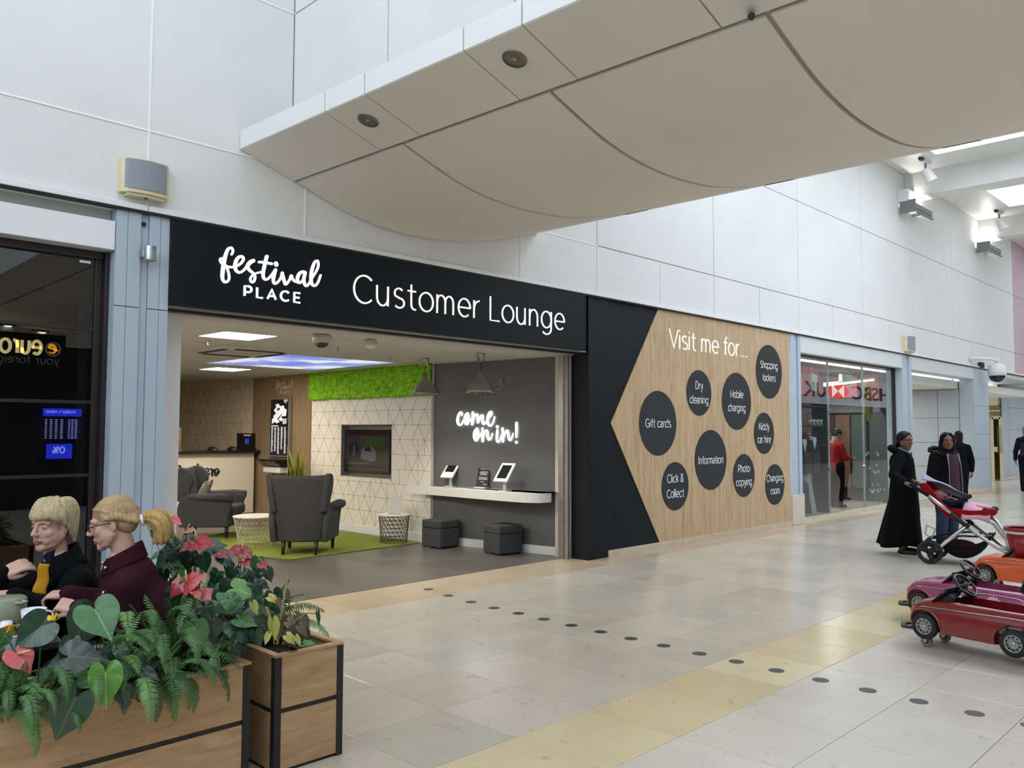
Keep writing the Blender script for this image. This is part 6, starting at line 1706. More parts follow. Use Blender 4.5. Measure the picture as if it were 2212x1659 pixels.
p2 = bowl(80, 3.52, 'second white bowl behind the dark leaf')
fp_ = thing('flower_pot', 'small pot of yellow paper petals on the cafe table', 'flower pot', (p2.x, p2.y, tz + .012))
MB().lathe([(0, 0), (.035, 0), (.045, .07), (.04, .07), (0, .06)], n=20).build('pot', mk('brown_pot', '#3c2c20', None, rough=.7), fp_, True)
m_ypet = mk('yellow_petal', '#e0c32a', None, rough=.5)
rnd = random.Random(12)
fc = V((p2.x, p2.y, tz + .1)); fdir = PD(126, 1345, 3.52) - fc
for k in range(12):
    d = V((rnd.uniform(-1, 1), rnd.uniform(-1, 1), rnd.uniform(.2, 1))).normalized()
    c0 = V((0, 0, .09)) + V((fdir.x, fdir.y, fdir.z)) * .8
    MB().tube([c0, c0 + d * .02, c0 + d * .038], [.003, .008, .002], 6, flat=.35).build('petal', m_ypet, fp_, True)
MB().tube([V((0, 0, .06)), V((fdir.x, fdir.y, fdir.z)) * .5 + V((0, 0, .07)), V((fdir.x, fdir.y, fdir.z)) * .8 + V((0, 0, .09))], .004, 6).build('stem', mk('pale_stem', '#7d8a4a', None), fp_, True)

# ---------- standing people
def standing(name, label, loc, rz, hgt, yaw, pitch, coat, lower, skin, hairm, hair_style, arms, coat_len=.5, skirt=False, vox=.009, bulk=1.0, step=.0, lip='#7a4440', brow='#1c1512', face=True, boots=m_shoe):
    t = thing(name, label, 'person', loc, rz)
    k_ = hgt / 1.62
    Z = lambda x, y, z: V((x * k_, y * k_, z * k_))
    h = Z(0, .035, 1.505); T = hmat(h, yaw, pitch) @ M.Scale(k_, 4)
    b = MB(); add_head(b, T, 1.0, True, .16)
    b.limb([Z(0, 0, 1.36), Z(0, -.01, 1.25), Z(0, 0, 1.05), Z(0, -.005, .88)], [.075, .115, .105, .135], 16)
    inf = {}
    for k, (el, wr, hy, hz, cu) in ((1, arms[0]), (-1, arms[1])):
        S = Z(k * .155, -.015, 1.275); b.limb([S, Z(*el), Z(*wr)], [.048, .037, .024], 12)
        add_hand(b, frame(Z(*wr), hy, hz), k, cu, .5, .95 * k_); inf[k] = (S, Z(*el), Z(*wr))
    feet = {1: step, -1: -step}
    for k in (-1, 1):
        b.limb([Z(k * .085, 0, .85), Z(k * .085, feet[k] * .6 + .02, .47), Z(k * .085, feet[k] - .02, .09)], [.085, .058, .042], 12)
    m = skin_mat('skin_' + label[:14], skin[0], skin[1], lip, brow, h, T.to_3x3().normalized())
    remesh(b.build('body', m, t), vox * .6, 2, .5)
    if face: add_eyes(T, t, '#1d1410', 1.0, m)
    c = MB()
    q = bulk
    c.limb([Z(0, -.01, 1.335), Z(0, -.015, 1.22), Z(0, 0, 1.03), Z(0, 0, .86), Z(0, 0, coat_len)], [.09 * q, .145 * q, .145 * q, .165 * q, (.185 if coat_len < .6 else .16) * q], 18)
    c.limb([Z(-.14, -.015, 1.275), Z(0, -.02, 1.31), Z(.14, -.015, 1.275)], [.075 * q, .085 * q, .075 * q], 14)
    for k in (-1, 1):
        S, E_, W_ = inf[k]; c.limb([S, E_, E_ + (W_ - E_) * .9], [.075 * q, .062 * q, .048 * q], 12)
    remesh(c.build('coat', coat, t), .014, 2)
    l = MB()
    if skirt:
        n = 28
        def sk_(u, v):
            a = 2 * PI * u; r = .15 + .10 * v + .018 * v * math.sin(7 * a); z = .80 - .68 * v
            return Z(r * math.cos(a) * 1.0, r * math.sin(a) * 1.1 - .06 * v, z + .02 * v * math.sin(3 * a))
        o = l.grid(sk_, n * 2, 10, wu=True).build('skirt', lower, t, True); o.modifiers.new('thick', 'SOLIDIFY').thickness = .012
    else:
        for k in (-1, 1): l.limb([Z(k * .085, 0, .86), Z(k * .09, feet[k] * .6 + .02, .47), Z(k * .09, feet[k] - .02, .07)], [.115, .082, .07], 12)
        remesh(l.build('trousers', lower, t), .014, 2)
    for k in (-1, 1):
        o = MB().ball(Z(k * .088, feet[k] + .045, .045), (.045, .125, .045), 16, 8)
        s_ = o.build('shoe', boots, t, True)
        MB().prism([(.042 * math.cos(a) , .125 * math.sin(a)) for a in [2 * PI * i / 18 for i in range(18)]], lambda a_, c_, hh: Z(k * .088 + a_, feet[k] + .045 + c_, hh), 0, .018).build('sole', m_sole, s_)
    R_ = T.to_3x3().normalized().to_4x4()
    hb = MB()
    hb.ball(T @ V((0, -.024, .044)), (.083 * k_, .098 * k_, .086 * k_), 20, 12, rot=R_)
    hb.ball(T @ V((0, -.058, .0)), (.078 * k_, .058 * k_, .075 * k_), 18, 10, rot=R_)
    if hair_style == 'long':
        for s_ in (-1, 1): hb.limb([T @ V((s_ * .03, .05, .098)), T @ V((s_ * .07, .035, .06)), T @ V((s_ * .082, .01, -.02)), T @ V((s_ * .078, .0, -.11)), T @ V((s_ * .06, -.02, -.16))], [.022, .026, .026, .026, .018], 10)
        hb.limb([T @ V((0, -.07, 0)), T @ V((0, -.075, -.16))], [.075, .06], 12)
    elif hair_style == 'tied':
        for s_ in (-1, 1): hb.limb([T @ V((s_ * .008, .052, .100)), T @ V((s_ * .052, .040, .066)), T @ V((s_ * .074, -.006, .024)), T @ V((s_ * .058, -.07, -.05))], [.014, .017, .018, .03], 10)
        hb.limb([T @ V((0, -.09, -.03)), T @ V((0, -.10, -.10))], [.05, .04], 12)
    elif hair_style == 'bun':
        hb.ball(T @ V((0, -.115, .06)), .045, 14, 10); hb.limb([T @ V((0, -.08, 0)), T @ V((0, -.09, -.14))], [.07, .055], 12)
    if hair_style != 'bald': remesh(hb.build('hair', hairm, t), .008, 1)
    return t, T, Z
m_bhair = hair_mat('black_hair', [(.3, '#050404'), (.7, '#0f0c0b')])
sk_b = ('#7d5642', '#6b4836'); 
hang = lambda k: ((k * .23, -.02, 1.0), (k * .24, .04, .78), (0, .1, -1), (k, 0, 0), (.35, .4, .45, .5))
W1, T1, Z1 = standing('person', 'woman in long black coat and skirt pushing the red pushchair', (11.45, 4.01, 0), math.radians(-170), 1.60, math.radians(-32), .05, m_blk, m_blk, sk_b, m_bhair, 'tied',
    [((.33, -.06, 1.06), (.49, .10, .975), (.25, 1, -.15), (0, .3, 1), (.9, 1.0, 1.05, 1.1)), ((-.16, .06, 1.04), (.10, .13, .985), (.75, .7, -.1), (0, .3, 1), (.9, 1.0, 1.05, 1.1))], .52, True, bulk=1.05)
gc = cloth('grey_scarf', '#8b9299', '#a5abb0')
MB().grid(lambda u, v: Z1(.085 * math.sin(2 * PI * u) * (1 - .15 * v), .02 + .075 * math.cos(2 * PI * u), 1.39 - .06 * v - .03 * math.cos(2 * PI * u)), 20, 5, wu=True).build('grey_collar', gc, W1, True).modifiers.new('thick', 'SOLIDIFY').thickness = .012
fb = MB(); fb.tube([Z1(.14 * math.sin(a), -.03 + .11 * math.cos(a), 1.355 - .05 * math.cos(a)) for a in [.5 + (2 * PI - 1.0) * i / 16 for i in range(17)]], .048, 10)
remesh(fb.build('hood', m_blk, W1), .012, 1)
m_chk = NT('purple_check_shirt'); vc = m_chk.coord((1, 1, 1)); wv = m_chk.n('ShaderNodeTexWave', wave_type='BANDS', bands_direction='X'); wv.inputs['Scale'].default_value = 9; m_chk.l(vc, wv.inputs[0])
w2_ = m_chk.n('ShaderNodeTexWave', wave_type='BANDS', bands_direction='Z'); w2_.inputs['Scale'].default_value = 9; m_chk.l(vc, w2_.inputs[0])
m_chk.set(m_chk.ramp(m_chk.math('MULTIPLY', wv.outputs['Fac'], w2_.outputs['Fac']), [(.1, '#2a1226'), (.5, '#4a1c3c'), (.9, '#5d2440')]), .85); m_chk = m_chk.mat
m_park = cloth('dark_parka', '#0e0e11', '#151519')
W2, T2, Z2 = standing('person', 'woman in open dark parka and purple check shirt walking beside the pushchair', (12.40, 3.78, 0), math.radians(150), 1.59, math.radians(-27), .0, m_park, m_jean, sk_b, m_bhair, 'long', [hang(1), hang(-1)], .72, False, bulk=1.12)
MB().grid(lambda u, v: Z2(-.085 + .17 * u, .150 + .022 * math.sin(PI * u) + (.02 * v - .05 * max(0, .25 - v)), 1.34 - .52 * v - .03 * (1 - abs(2 * u - 1)) * (1 - v)), 10, 14).build('shirt', m_chk, W2, True).modifiers.new('thick', 'SOLIDIFY').thickness = .012
m_zip = mk('zip_metal', '#8d867c', None, rough=.4, metal=.6)
for s_ in (-1, 1): MB().tube([Z2(s_ * .09, .135, 1.33), Z2(s_ * .10, .172, 1.15), Z2(s_ * .105, .178, .95), Z2(s_ * .105, .19, .74)], .008, 6).build('zip', m_zip, W2, True)
fb = MB(); rnd = random.Random(2)
for i in range(110):
    a = .55 + (2 * PI - 1.1) * rnd.random(); c = Z2(.165 * math.sin(a), -.03 + .12 * math.cos(a), 1.345 - .045 * math.cos(a))
    d = V((math.sin(a) + rnd.uniform(-.6, .6), math.cos(a) + rnd.uniform(-.6, .6), rnd.uniform(-.2, 1))).normalized()
    fb.tube([c, c + d * .03, c + d * .062], [.022, .014, .003], 5)
stuff(fb.build('fur_trim', cloth('dark_fur', '#1a1614', '#3a302a'), W2, True))
standing('person', 'dark haired person with black bag walking away behind the parka woman', (19.1, 5.55, 0), math.radians(-60), 1.62, 0, 0, m_blk, m_blk, sk_b, m_bhair, 'bun', [hang(1), hang(-1)], .7, False, vox=.012, face=False, step=.1)
mn, Tm, Zm = standing('person', 'grey haired man in dark suit with backpack at the picture edge', (25.75, 5.82, 0), math.radians(-75), 1.76, 0, 0, cloth('dark_suit', '#15171d', '#1d2028'), cloth('dark_suit_trouser', '#12141a', '#1a1c24'), ('#b58a76', '#a87d69'), hair_mat('grey_hair', [(.3, '#6d6a66'), (.7, '#98948f')]), 'short', [hang(1), hang(-1)], .75, False, vox=.012, face=False, step=.08)
MB().box(-.15, -.30, .95, .15, -.14, 1.32).build('backpack', cloth('slate_pack', '#24262e', '#30323c'), mn, True, bevel=.05, seg=3)
ps_ = PXX(1806, 950, 17.4)
sh_m = cloth('red_fleece', '#8e1f22', '#a3282a')
standing('person', 'shop worker in red top looking down inside the glass shop', (ps_.x, ps_.y, 0), math.radians(-120), 1.66, 0, .45, sh_m, m_blk, ('#a87d68', '#97705c'), m_bhair, 'short', [((.22, .05, 1.02), (.12, .28, 1.02), (-.3, 1, .1), (0, 0, 1), (.6, .6, .6, .6)), ((-.22, .05, 1.02), (-.12, .28, 1.02), (.3, 1, .1), (0, 0, 1), (.6, .6, .6, .6))], .85, False, vox=.012, face=False)
# ================================================================ PUSHCHAIR
pcr = math.radians(-170)
pr_ = V((10.87 + .28 * .985, 3.52 + .28 * .17, 0))
pc = thing('pushchair', 'red pushchair with silver frame and black wheels pushed by the women', 'pushchair', pr_, pcr)
m_silver = mk('satin_silver_tube', '#b9bcc0', None, rough=.28, metal=.85); m_rub = mk('black_rubber', '#19191b', None, rough=.7); m_redf = cloth('pushchair_red_fabric', '#84101b', '#961622'); m_blkf = cloth('pushchair_black_fabric', '#141417', '#1d1d21')
def wheel(par, c, r, w_, name='wheel', spokes=3):
    X = M.Rotation(PI / 2, 4, 'Y')
    o = MB().lathe([(r * .70, -w_ / 2), (r * .95, -w_ / 2), (r, -w_ * .25), (r, w_ * .25), (r * .95, w_ / 2), (r * .70, w_ / 2), (r * .70, -w_ / 2)], c, 32, xf=X, cap=False).build(name, m_rub, par, True)
    b = MB()
    b.lathe([(0, -w_ * .4), (r * .28, -w_ * .4), (r * .28, w_ * .4), (0, w_ * .4)], c, 18, xf=X)
    for k in range(spokes):
        a = 2 * PI * k / spokes + .5
        b.tube([V(c) + V((0, math.cos(a) * r * .2, math.sin(a) * r * .2)), V(c) + V((0, math.cos(a + .25) * r * .55, math.sin(a + .25) * r * .55)), V(c) + V((0, math.cos(a + .2) * r * .85, math.sin(a + .2) * r * .85))], [r * .26, r * .17, r * .28], 8)
    b.build('wheel_spokes', m_rub, o, True)
    return o
for x in (-.27, .27): wheel(pc, (x, 0, .145), .145, .05)
for x in (-.12, .12): wheel(pc, (x, .84, .085), .085, .045, 'front_wheel')
for s_ in (-1, 1):
    MB().tube([(s_ * .25, -.17, .93), (s_ * .25, .0, .82)], .02, 10).build('grip_tube', m_blkf, pc, True)
    MB().tube([(s_ * .25, .0, .82), (s_ * .245, .24, .62)], .023, 10).build('frame_tube', m_silver, pc, True)
    MB().tube([(s_ * .245, .24, .62), (s_ * .24, .42, .46)], .026, 10).build('hinge', m_rub, pc, True)
    MB().tube([(s_ * .24, .42, .46), (s_ * .18, .72, .235), (s_ * .14, .82, .19)], .025, 10).build('frame_tube', m_silver, pc, True)
    MB().tube([(s_ * .24, .40, .48), (s_ * .25, .12, .22), (s_ * .25, .02, .15)], .024, 10).build('rear_leg', m_silver, pc, True)
    MB().tube([(s_ * .12, .84, .19), (s_ * .12, .84, .09)], .02, 8).build('fork', m_rub, pc, True)
    MB().tube([(s_ * .19, .55, .62), (s_ * .17, .68, .52), (s_ * .14, .80, .34), (s_ * .13, .84, .20)], .021, 10).build('front_leg', m_silver, pc, True)
MB().tube([(-.14, .84, .19), (0, .90, .185), (.14, .84, .19)], .02, 10).build('front_bar', m_silver, pc, True)
MB().tube([(-.25, -.17, .93), (-.24, -.20, .95), (.24, -.20, .95), (.25, -.17, .93)], .018, 10).build('handlebar', m_blkf, pc, True)
MB().cyl((-.27, 0, .145), (.27, 0, .145), .014).build('axle', m_rub, pc)
# seat shell
SQ = lambda a, c: (-.09 + (a + .22) * .80, .56 + (c - .56) * .83)
side = [SQ(*q) for q in crom([(-.22, 1.03), (-.14, 1.05), (-.02, .90), (.10, .76), (.25, .70), (.5, .685), (.74, .72), (.76, .66), (.55, .60), (.30, .55), (.16, .56), (.02, .68), (-.14, .86)], 4, True)]
for s_ in (-1, 1): MB().prism(side, lambda a, c, h: (s_ * (.17 + h), a, c), 0, .045).build('seat_side', m_redf, pc, True, bevel=.015)
bk = [SQ(*q) for q in [(-.20, 1.02), (-.02, .80), (.14, .64), (.30, .60), (.55, .625), (.75, .68)]]
b = MB(); b.grid(lambda u, v: (lambda q: (-.18 + .36 * v, q[0], q[1]))(crom(bk, 4)[int(round(u * 20))]), 21, 5)
o = b.build('seat_liner', m_redf, pc, True); o.modifiers.new('thick', 'SOLIDIFY').thickness = .04
MB().box(-.19, .56, .63, .19, .70, .695).build('foot_rest', m_blkf, pc, True, bevel=.02)
def shade(u, v):
    a = PI * (1 - v * (.80 - .42 * u)); y = -.08 + .46 * u
    return (.205 * math.cos(a), y, .945 - .20 * u + (.13 - .03 * u) * math.sin(a) + .008 * math.sin(9 * u + 4 * v))
b = MB(); b.grid(shade, 14, 12)
o = b.build('sunshade', cloth('pale_lilac_shade', '#8f8fa3', '#a2a2b4'), pc, True); o.modifiers.new('thick', 'SOLIDIFY').thickness = .008
MB().tube([(-.20, .22, .70), (-.18, .36, .79), (0, .42, .82), (.18, .36, .79), (.20, .22, .70)], .026, 10).build('bumper_bar', m_blkf, pc, True)
b = MB(); b.grid(lambda u, v: (-.22 + .44 * v, .05 + .62 * u, .33 + .05 * u - .29 * math.sin(PI * min(1, u * 1.05)) ** .5 * math.sin(PI * (v * .8 + .1)) ** .5), 14, 10)
o = b.build('storage_basket', m_blkf, pc, True); o.modifiers.new('thick', 'SOLIDIFY').thickness = .012
MB().tube([(-.22, .05, .31), (-.24, .36, .36), (-.2, .66, .36), (.2, .66, .36), (.24, .36, .36), (.22, .05, .31)], .012, 8, closed=True).build('basket_rim', m_rub, pc, True)
pb = pr_; rp_ = M.Translation(pr_) @ M.Rotation(pcr, 4, 'Z')
bag = MB().ball((0, .30, .24), (.15, .19, .08), 16, 10).build('basket_bag', cloth('maroon_bag', '#2c161c', '#3a2028'), None, True); bag.matrix_world = rp_ @ M.Translation((0, 0, -.03))
tag(bag, 'dark maroon bag lying in the pushchair basket', 'bag')
bt = MB().tube([(.24, -.03, .46), (.25, -.05, .36), (.24, .02, .30), (.23, .06, .42)], .012, 8, closed=True).build('hanging_strap', mk('pale_strap', '#a7a49c', None, rough=.6), None, True); bt.matrix_world = rp_
tag(bt, 'pale strap loop hanging at the pushchair frame', 'strap')
bl = MB().grid(lambda u, v: (-.24 + .48 * u, .36 + .30 * v - .03 * math.sin(7 * u), .70 - .05 * v + .03 * math.sin(11 * u + 5 * v) * .6 + .05 * math.sin(PI * u) - .12 * max(0, abs(2 * u - 1) - .72) / .28), 22, 14).build('baby_blanket', cloth('pink_blanket', '#c493ab', '#d2a8bc'), None, True); bl.modifiers.new('thick', 'SOLIDIFY').thickness = .012; bl.matrix_world = rp_
tag(bl, 'crumpled pink blanket over the front of the pushchair seat', 'blanket')
# baby
ba = thing('person', 'baby in dark clothes lying strapped in the red pushchair', 'person', pr_ + V((0, 0, -.055)), pcr)
Tb = hmat(V((0, .10, .845)), math.radians(20), -.75) @ M.Scale(.72, 4)
b = MB(); add_head(b, Tb, 1.0, True, .04)
b.limb([V((0, .12, .78)), V((0, .26, .715)), V((0, .36, .70))], [.06, .085, .08], 12)
for s_ in (-1, 1):
    b.limb([V((s_ * .07, .16, .79)), V((s_ * .12, .25, .79)), V((s_ * .07, .33, .80))], [.032, .028, .02], 10)
    b.limb([V((s_ * .05, .36, .70)), V((s_ * .08, .50, .74)), V((s_ * .07, .62, .73))], [.05, .042, .034], 10)
bm_ = skin_mat('skin_baby', '#9a6c54', '#8a5c46', '#84504a', '#1c1512', V((0, .10, .845)), Tb.to_3x3().normalized())
remesh(b.build('body', bm_, ba), .007, 2)
b = MB(); b.limb([V((0, .14, .77)), V((0, .26, .72)), V((0, .36, .70))], [.075, .095, .09], 12)
for s_ in (-1, 1): b.limb([V((s_ * .07, .16, .79)), V((s_ * .12, .25, .79)), V((s_ * .08, .31, .80))], [.042, .036, .03], 10)
remesh(b.build('jacket', m_navy, ba), .01, 2)
b = MB(); R_ = Tb.to_3x3().normalized().to_4x4(); b.ball(Tb @ V((0, -.022, .050)), (.060, .072, .064), 16, 10, rot=R_); b.ball(Tb @ V((0, -.05, .0)), (.058, .05, .062), 14, 10, rot=R_)
b.build('hair', m_bhair, ba, True)
for s_ in (-1, 1): MB().tube([V((s_ * .05, .15, .865)), V((s_ * .04, .26, .83)), V((0, .36, .80))], .012, 6, flat=.4).build('harness', m_redf if s_ > 0 else m_paint, ba, True)

# ================================================================ TOY CARS
def paint(name, c): 
    t = NT(name); t.b.inputs['Coat Weight'].default_value = .8; t.b.inputs['Coat Roughness'].default_value = .05
    n = t.noise(t.coord(), 3, 3); return t.set(t.ramp(n, [(.3, c[0]), (.7, c[1])]), .35)
m_chr = mk('chrome', '#d6d6d6', None, rough=.1, metal=1.0); m_hub = mk('silver_wheel_trim', '#b3b5b8', None, rough=.3, metal=.5); m_blp = mk('black_toy_plastic', '#141416', None, rough=.25); m_cast = mk('grey_caster', '#73787a', None, rough=.4)
def toy_car(label, loc, rz, pm, flower=False, dy=0.0):
    t = thing('toy_car', label, 'toy car', loc, rz, 'children ride on cars for hire')
    hw0 = .205; y0, y1 = -.62, .45
    def sec(y):
        f = (y - y0) / (y1 - y0)
        e = 1 - max(0, (y - .28) / (y1 - .28)) ** 2.6 if y > .28 else 1 - max(0, (-.46 - y) / .16) ** 2.4
        e = max(e, .0)
        hw = hw0 * (.42 + .58 * e ** .5) * (1 + .02 * math.cos(y * 9))
        zt = .375 - .02 * max(0, y - .1) / .35 - (.10 * (1 - e))
        zb = .135 + .06 * (1 - e)
        return hw, zb, zt
    n = 49; ny = 72; b = MB()
    def ring(u):
        y = y0 + (y1 - y0) * (.5 - .5 * math.cos(PI * u)); hw, zb, zt = sec(y)
        raw = []
        for q in range(241):
            a = PI * q / 240; c, s_ = math.cos(a), max(0, math.sin(a))
            zz = zb + (zt - zb) * (s_ ** .42)
            raw.append(V((-hw * abs(c) ** .32 * (1 if c > 0 else -1) * (1 + .05 * math.sin(PI * min(1, (zz - zb) / .2))), y, zz)))
        ln = [0]
        for p, q in zip(raw[:-1], raw[1:]): ln.append(ln[-1] + (q - p).length)
        out = []; k = 0
        for j in range(n):
            tgt = ln[-1] * j / (n - 1)
            while k < 239 and ln[k + 1] < tgt: k += 1
            f = (tgt - ln[k]) / max(1e-9, ln[k + 1] - ln[k]); out.append(raw[k].lerp(raw[k + 1], min(1, max(0, f))))
        return out
    vs = [p for i in range(ny) for p in ring(i / (ny - 1))]
    fs = [(i * n + j, (i + 1) * n + j, (i + 1) * n + j + 1, i * n + j + 1) for i in range(ny - 1) for j in range(n - 1)]
    fs += [(i * n, i * n + n - 1, (i + 1) * n + n - 1, (i + 1) * n) for i in range(ny - 1)]
    fs += [tuple(range(n)), tuple(range((ny - 1) * n, ny * n))[::-1]]
    b.add(vs, fs)
    o = b.build('car_body', [pm], t, True)
    cuts = []
    X = M.Rotation(PI / 2, 4, 'Y')
    for y in (.31, -.31):
        for s_ in (-1, 1): cuts.append(MB().cyl((s_ * .12, y, .165), (s_ * .30, y, .165), .122, n=32).build('cutter', pm, t))
    ck = [(-.14, -.46), (-.15, -.2), (-.145, .16 + dy), (-.10, .23 + dy), (.10, .23 + dy), (.145, .16 + dy), (.15, -.2), (.14, -.46)]
    cuts.append(MB().prism(ck, lambda a, c, h: (a, c, h), .20, .6).build('cutter', pm, t))
    cut(o, cuts)
    o.data.polygons.foreach_set('use_smooth', [True] * len(o.data.polygons))
    md = o.modifiers.new('es', 'EDGE_SPLIT'); md.split_angle = .6
    # side trims
    for s_ in (-1, 1):
        pts = []
        for i in range(22):
            y = -.58 + .94 * i / 21; hw, zb, zt = sec(y); pts.append((s_ * (hw * 1.045 - .001), y, zt - .048 + .006 * math.sin(i * .3)))
        MB().tube(pts, .0035, 6).build('chrome_strip', m_chr, t, True)
        pts2 = [(s_ * (sec(.31 + .128 * math.cos(a))[0] * 1.03), .31 + .128 * math.cos(a), .165 + .128 * math.sin(a)) for a in [PI * (.02 + .96 * i / 16) for i in range(17)]]
        MB().tube(pts2, .010, 8).build('wheel_arch_lip', pm, t, True)
        # bumpers and lamps
        MB().tube([(s_ * .17, .36, .135), (s_ * .20, .47, .135), (s_ * .12, .515, .135), (s_ * .06, .50, .135)], .021, 8, flat=.6).build('bumper', m_blp, t, True)
        MB().ball((s_ * .13, .425, .255), (.03, .02, .03), 14, 10).build('headlamp', mk('amber_lamp', '#c9622c', None, rough=.2) if s_ < 0 else m_chr, t, True)
    # wheels
    for y in (.31, -.31):
        for s_ in (-1, 1):
            c = V((s_ * .185, y, .165)); r = .094
            w_ = MB().lathe([(.058, -.022), (.088, -.024), (r, -.014), (r, .014), (.088, .024), (.058, .022), (.058, -.022)], c, 36, xf=X, cap=False).build('wheel', m_rub, t, True)
            MB().lathe([(0, -.008), (.058, -.008), (.058, .008), (0, .008)], c, 24, xf=X).build('wheel_disc', m_blp, w_, True)
            h = MB(); xo = s_ * .018
            P = lambda a, rr: c + V((xo, rr * math.cos(a), rr * math.sin(a)))
            h.tube([P(2 * PI * i / 28, .056) for i in range(28)], .0045, 6, closed=True)
            for k in range(10):
                a = 2 * PI * k / 10
                h.tube([P(a, .012), P(a + .16, .034), P(a + .10, .056)], .0032, 5); h.tube([P(a, .012), P(a - .16, .034), P(a - .10, .056)], .0032, 5)
            h.lathe([(0, -.004), (.015, -.004), (.013, .004), (0, .004)], c + V((xo, 0, 0)), 16, xf=X)
            h.build('wheel_trim', m_hub, w_, True)
    MB().box(-.14, -.55, .125, .14, .38, .16).build('chassis', m_blp, t)
    MB().box(-.145, -.43, .17, .145, .22 + dy, .205).build('cockpit_floor', mk('dark_cockpit', '#3a1216', None, rough=.6), t)
    for x in (-.13, .13):
        for y in (.33, -.42):
            w_ = MB().lathe([(.018, -.012), (.04, -.014), (.043, 0), (.04, .014), (.018, .012), (.018, -.012)], (x, y, .044), 22, xf=X, cap=False).build('caster', m_cast, t, True)
            MB().lathe([(0, -.010), (.02, -.010), (.02, .010), (0, .010)], (x, y, .044), 14, xf=X).build('caster_hub', m_blp, w_, True)
            MB().prism([(-.03, .12), (.035, .12), (.012, .036), (-.008, .036)], lambda a, c_, hh: (x + hh, y + a, c_), -.022, -.016).build('caster_fork', m_hub, w_)
            MB().prism([(-.03, .12), (.035, .12), (.012, .036), (-.008, .036)], lambda a, c_, hh: (x + hh, y + a, c_), .016, .022).build('caster_fork', m_hub, w_)
    # windscreen, dashboard, steering
    fr = crom([(-.165, .27), (-.14, .25), (-.05, .24), (.05, .24), (.14, .25), (.165, .27)], 3)
    vs = []; 
    for (x, y) in fr: vs.append((x, y + dy, .352)); vs.append((x * .86, y + dy - .085, .445 + .012 * (1 - (x / .165) ** 2)))
    k = len(fr); b = MB(); b.add(vs, [(2 * i, 2 * i + 2, 2 * i + 3, 2 * i + 1) for i in range(k - 1)])
    ws = b.build('windscreen', mk('smoked_windscreen', '#1d1f22', None, rough=.12), t, True); ws.modifiers.new('thick', 'SOLIDIFY').thickness = .012
    MB().tube([vs[2 * i + 1] for i in range(k)], .009, 8).build('windscreen_rim', m_blp, t, True)
    MB().prism([(.24, .37), (.16, .425), (.11, .40), (.12, .33), (.22, .30)], lambda a, c, h: (h, a + dy, c), -.13, .13).build('dashboard', m_blp, t, True, bevel=.015)
    for x in (-.06, .05): MB().ball((x, .11 + dy, .395), .014, 10, 8).build('dash_dial', m_chr, t, True)
    ctr = V((0, .10 + dy, .475)); nrm = V((0, -.72, .70)).normalized(); e1 = V((1, 0, 0)); e2 = nrm.cross(e1)
    st = MB().tube([ctr + (e1 * math.cos(2 * PI * i / 32) + e2 * math.sin(2 * PI * i / 32)) * .092 for i in range(32)], .0115, 8, closed=True).build('steering_wheel', m_blp, t, True)
    h = MB()
    for a in (.2, PI - .2, 1.5 * PI): h.tube([ctr - nrm * .012, ctr + (e1 * math.cos(a) + e2 * math.sin(a)) * .088], [.024, .014], 8, flat=.5)
    h.tube([ctr - nrm * .015, V((0, .19 + dy, .38))], .016, 8); h.build('steering_spokes', m_blp, st, True)
    MB().ball(ctr, (.028, .018, .028), 14, 8).build('steering_boss', mk('boss_red', '#5a2320', None, rough=.4), st, True)
    MB().prism(crom([(-.12, .20), (-.13, .44), (-.07, .50), (.07, .50), (.13, .44), (.12, .20)], 3), lambda a, c, h: (a, -.44 - .25 * (c - .2) + h, c), -.03, .03).build('seat_back', m_blp, t, True, bevel=.012)
    MB().box(-.12, -.43, .205, .12, -.22, .25).build('seat', m_blp, t, True, bevel=.02)
    if flower:
        b = MB()
        for k_ in range(7):
            a = PI * (.06 + .88 * k_ / 6)
            hw = sec(-.3)[0] * 1.052 + .002
            cx, cz = -.30 + .040 * math.cos(a), .262 + .040 * math.sin(a)
            b.prism([(cx + (.023 * math.cos(q) * math.cos(a) - .011 * math.sin(q) * math.sin(a)), cz + (.023 * math.cos(q) * math.sin(a) + .011 * math.sin(q) * math.cos(a))) for q in [2 * PI * i / 12 for i in range(12)]], lambda a_, c_, hh: (-hw - hh, a_, c_), -.004, .0015)
        for n_ in range(1): pass
        b.build('flower_decal', mk('pale_pink_vinyl', '#e3c3d3', None, rough=.4), t)
    return t
crz = math.radians(-10.7)
C0 = V((6.75, 1.85, 0))
toy_car('small glossy red toy car in front, nearest the viewer', C0, crz, paint('red_gloss', ('#6e0b12', '#7c0f16')))
toy_car('small pink toy car with a pale flower decal between the red and orange ones', C0 + V((.835, .315, 0)), crz, paint('pink_gloss', ('#8c3560', '#9a3f6c')), True, -.13)
oc = toy_car('small bright orange toy car beyond the pink one', C0 + V((2.78, .33, 0)), crz, paint('orange_gloss', ('#c24a16', '#cd561c')), False, -.10)
bkc = PD(2216, 1240, 8.25)
bk_ = thing('bucket', 'dark red bucket with pale rim above the orange toy car', 'bucket', (bkc.x, bkc.y, .36), crz)
m_bkt = mk('dark_red_plastic', '#7d101c', '#8a1420', 3, .4)
MB().lathe([(0, 0), (.125, 0), (.16, .26), (.148, .26), (.115, .015), (0, .015)], n=36).build('bucket_body', m_bkt, bk_, True)
MB().lathe([(.155, .235), (.185, .245), (.187, .262), (.155, .268)], n=36, cap=False).build('bucket_rim', mk('pale_rim', '#c9c4c4', None, rough=.25), bk_, True)
MB().lathe([(.15, .268), (.185, .270), (.18, .30), (.15, .29)], n=36, cap=False).build('bucket_lip', m_bkt, bk_, True)
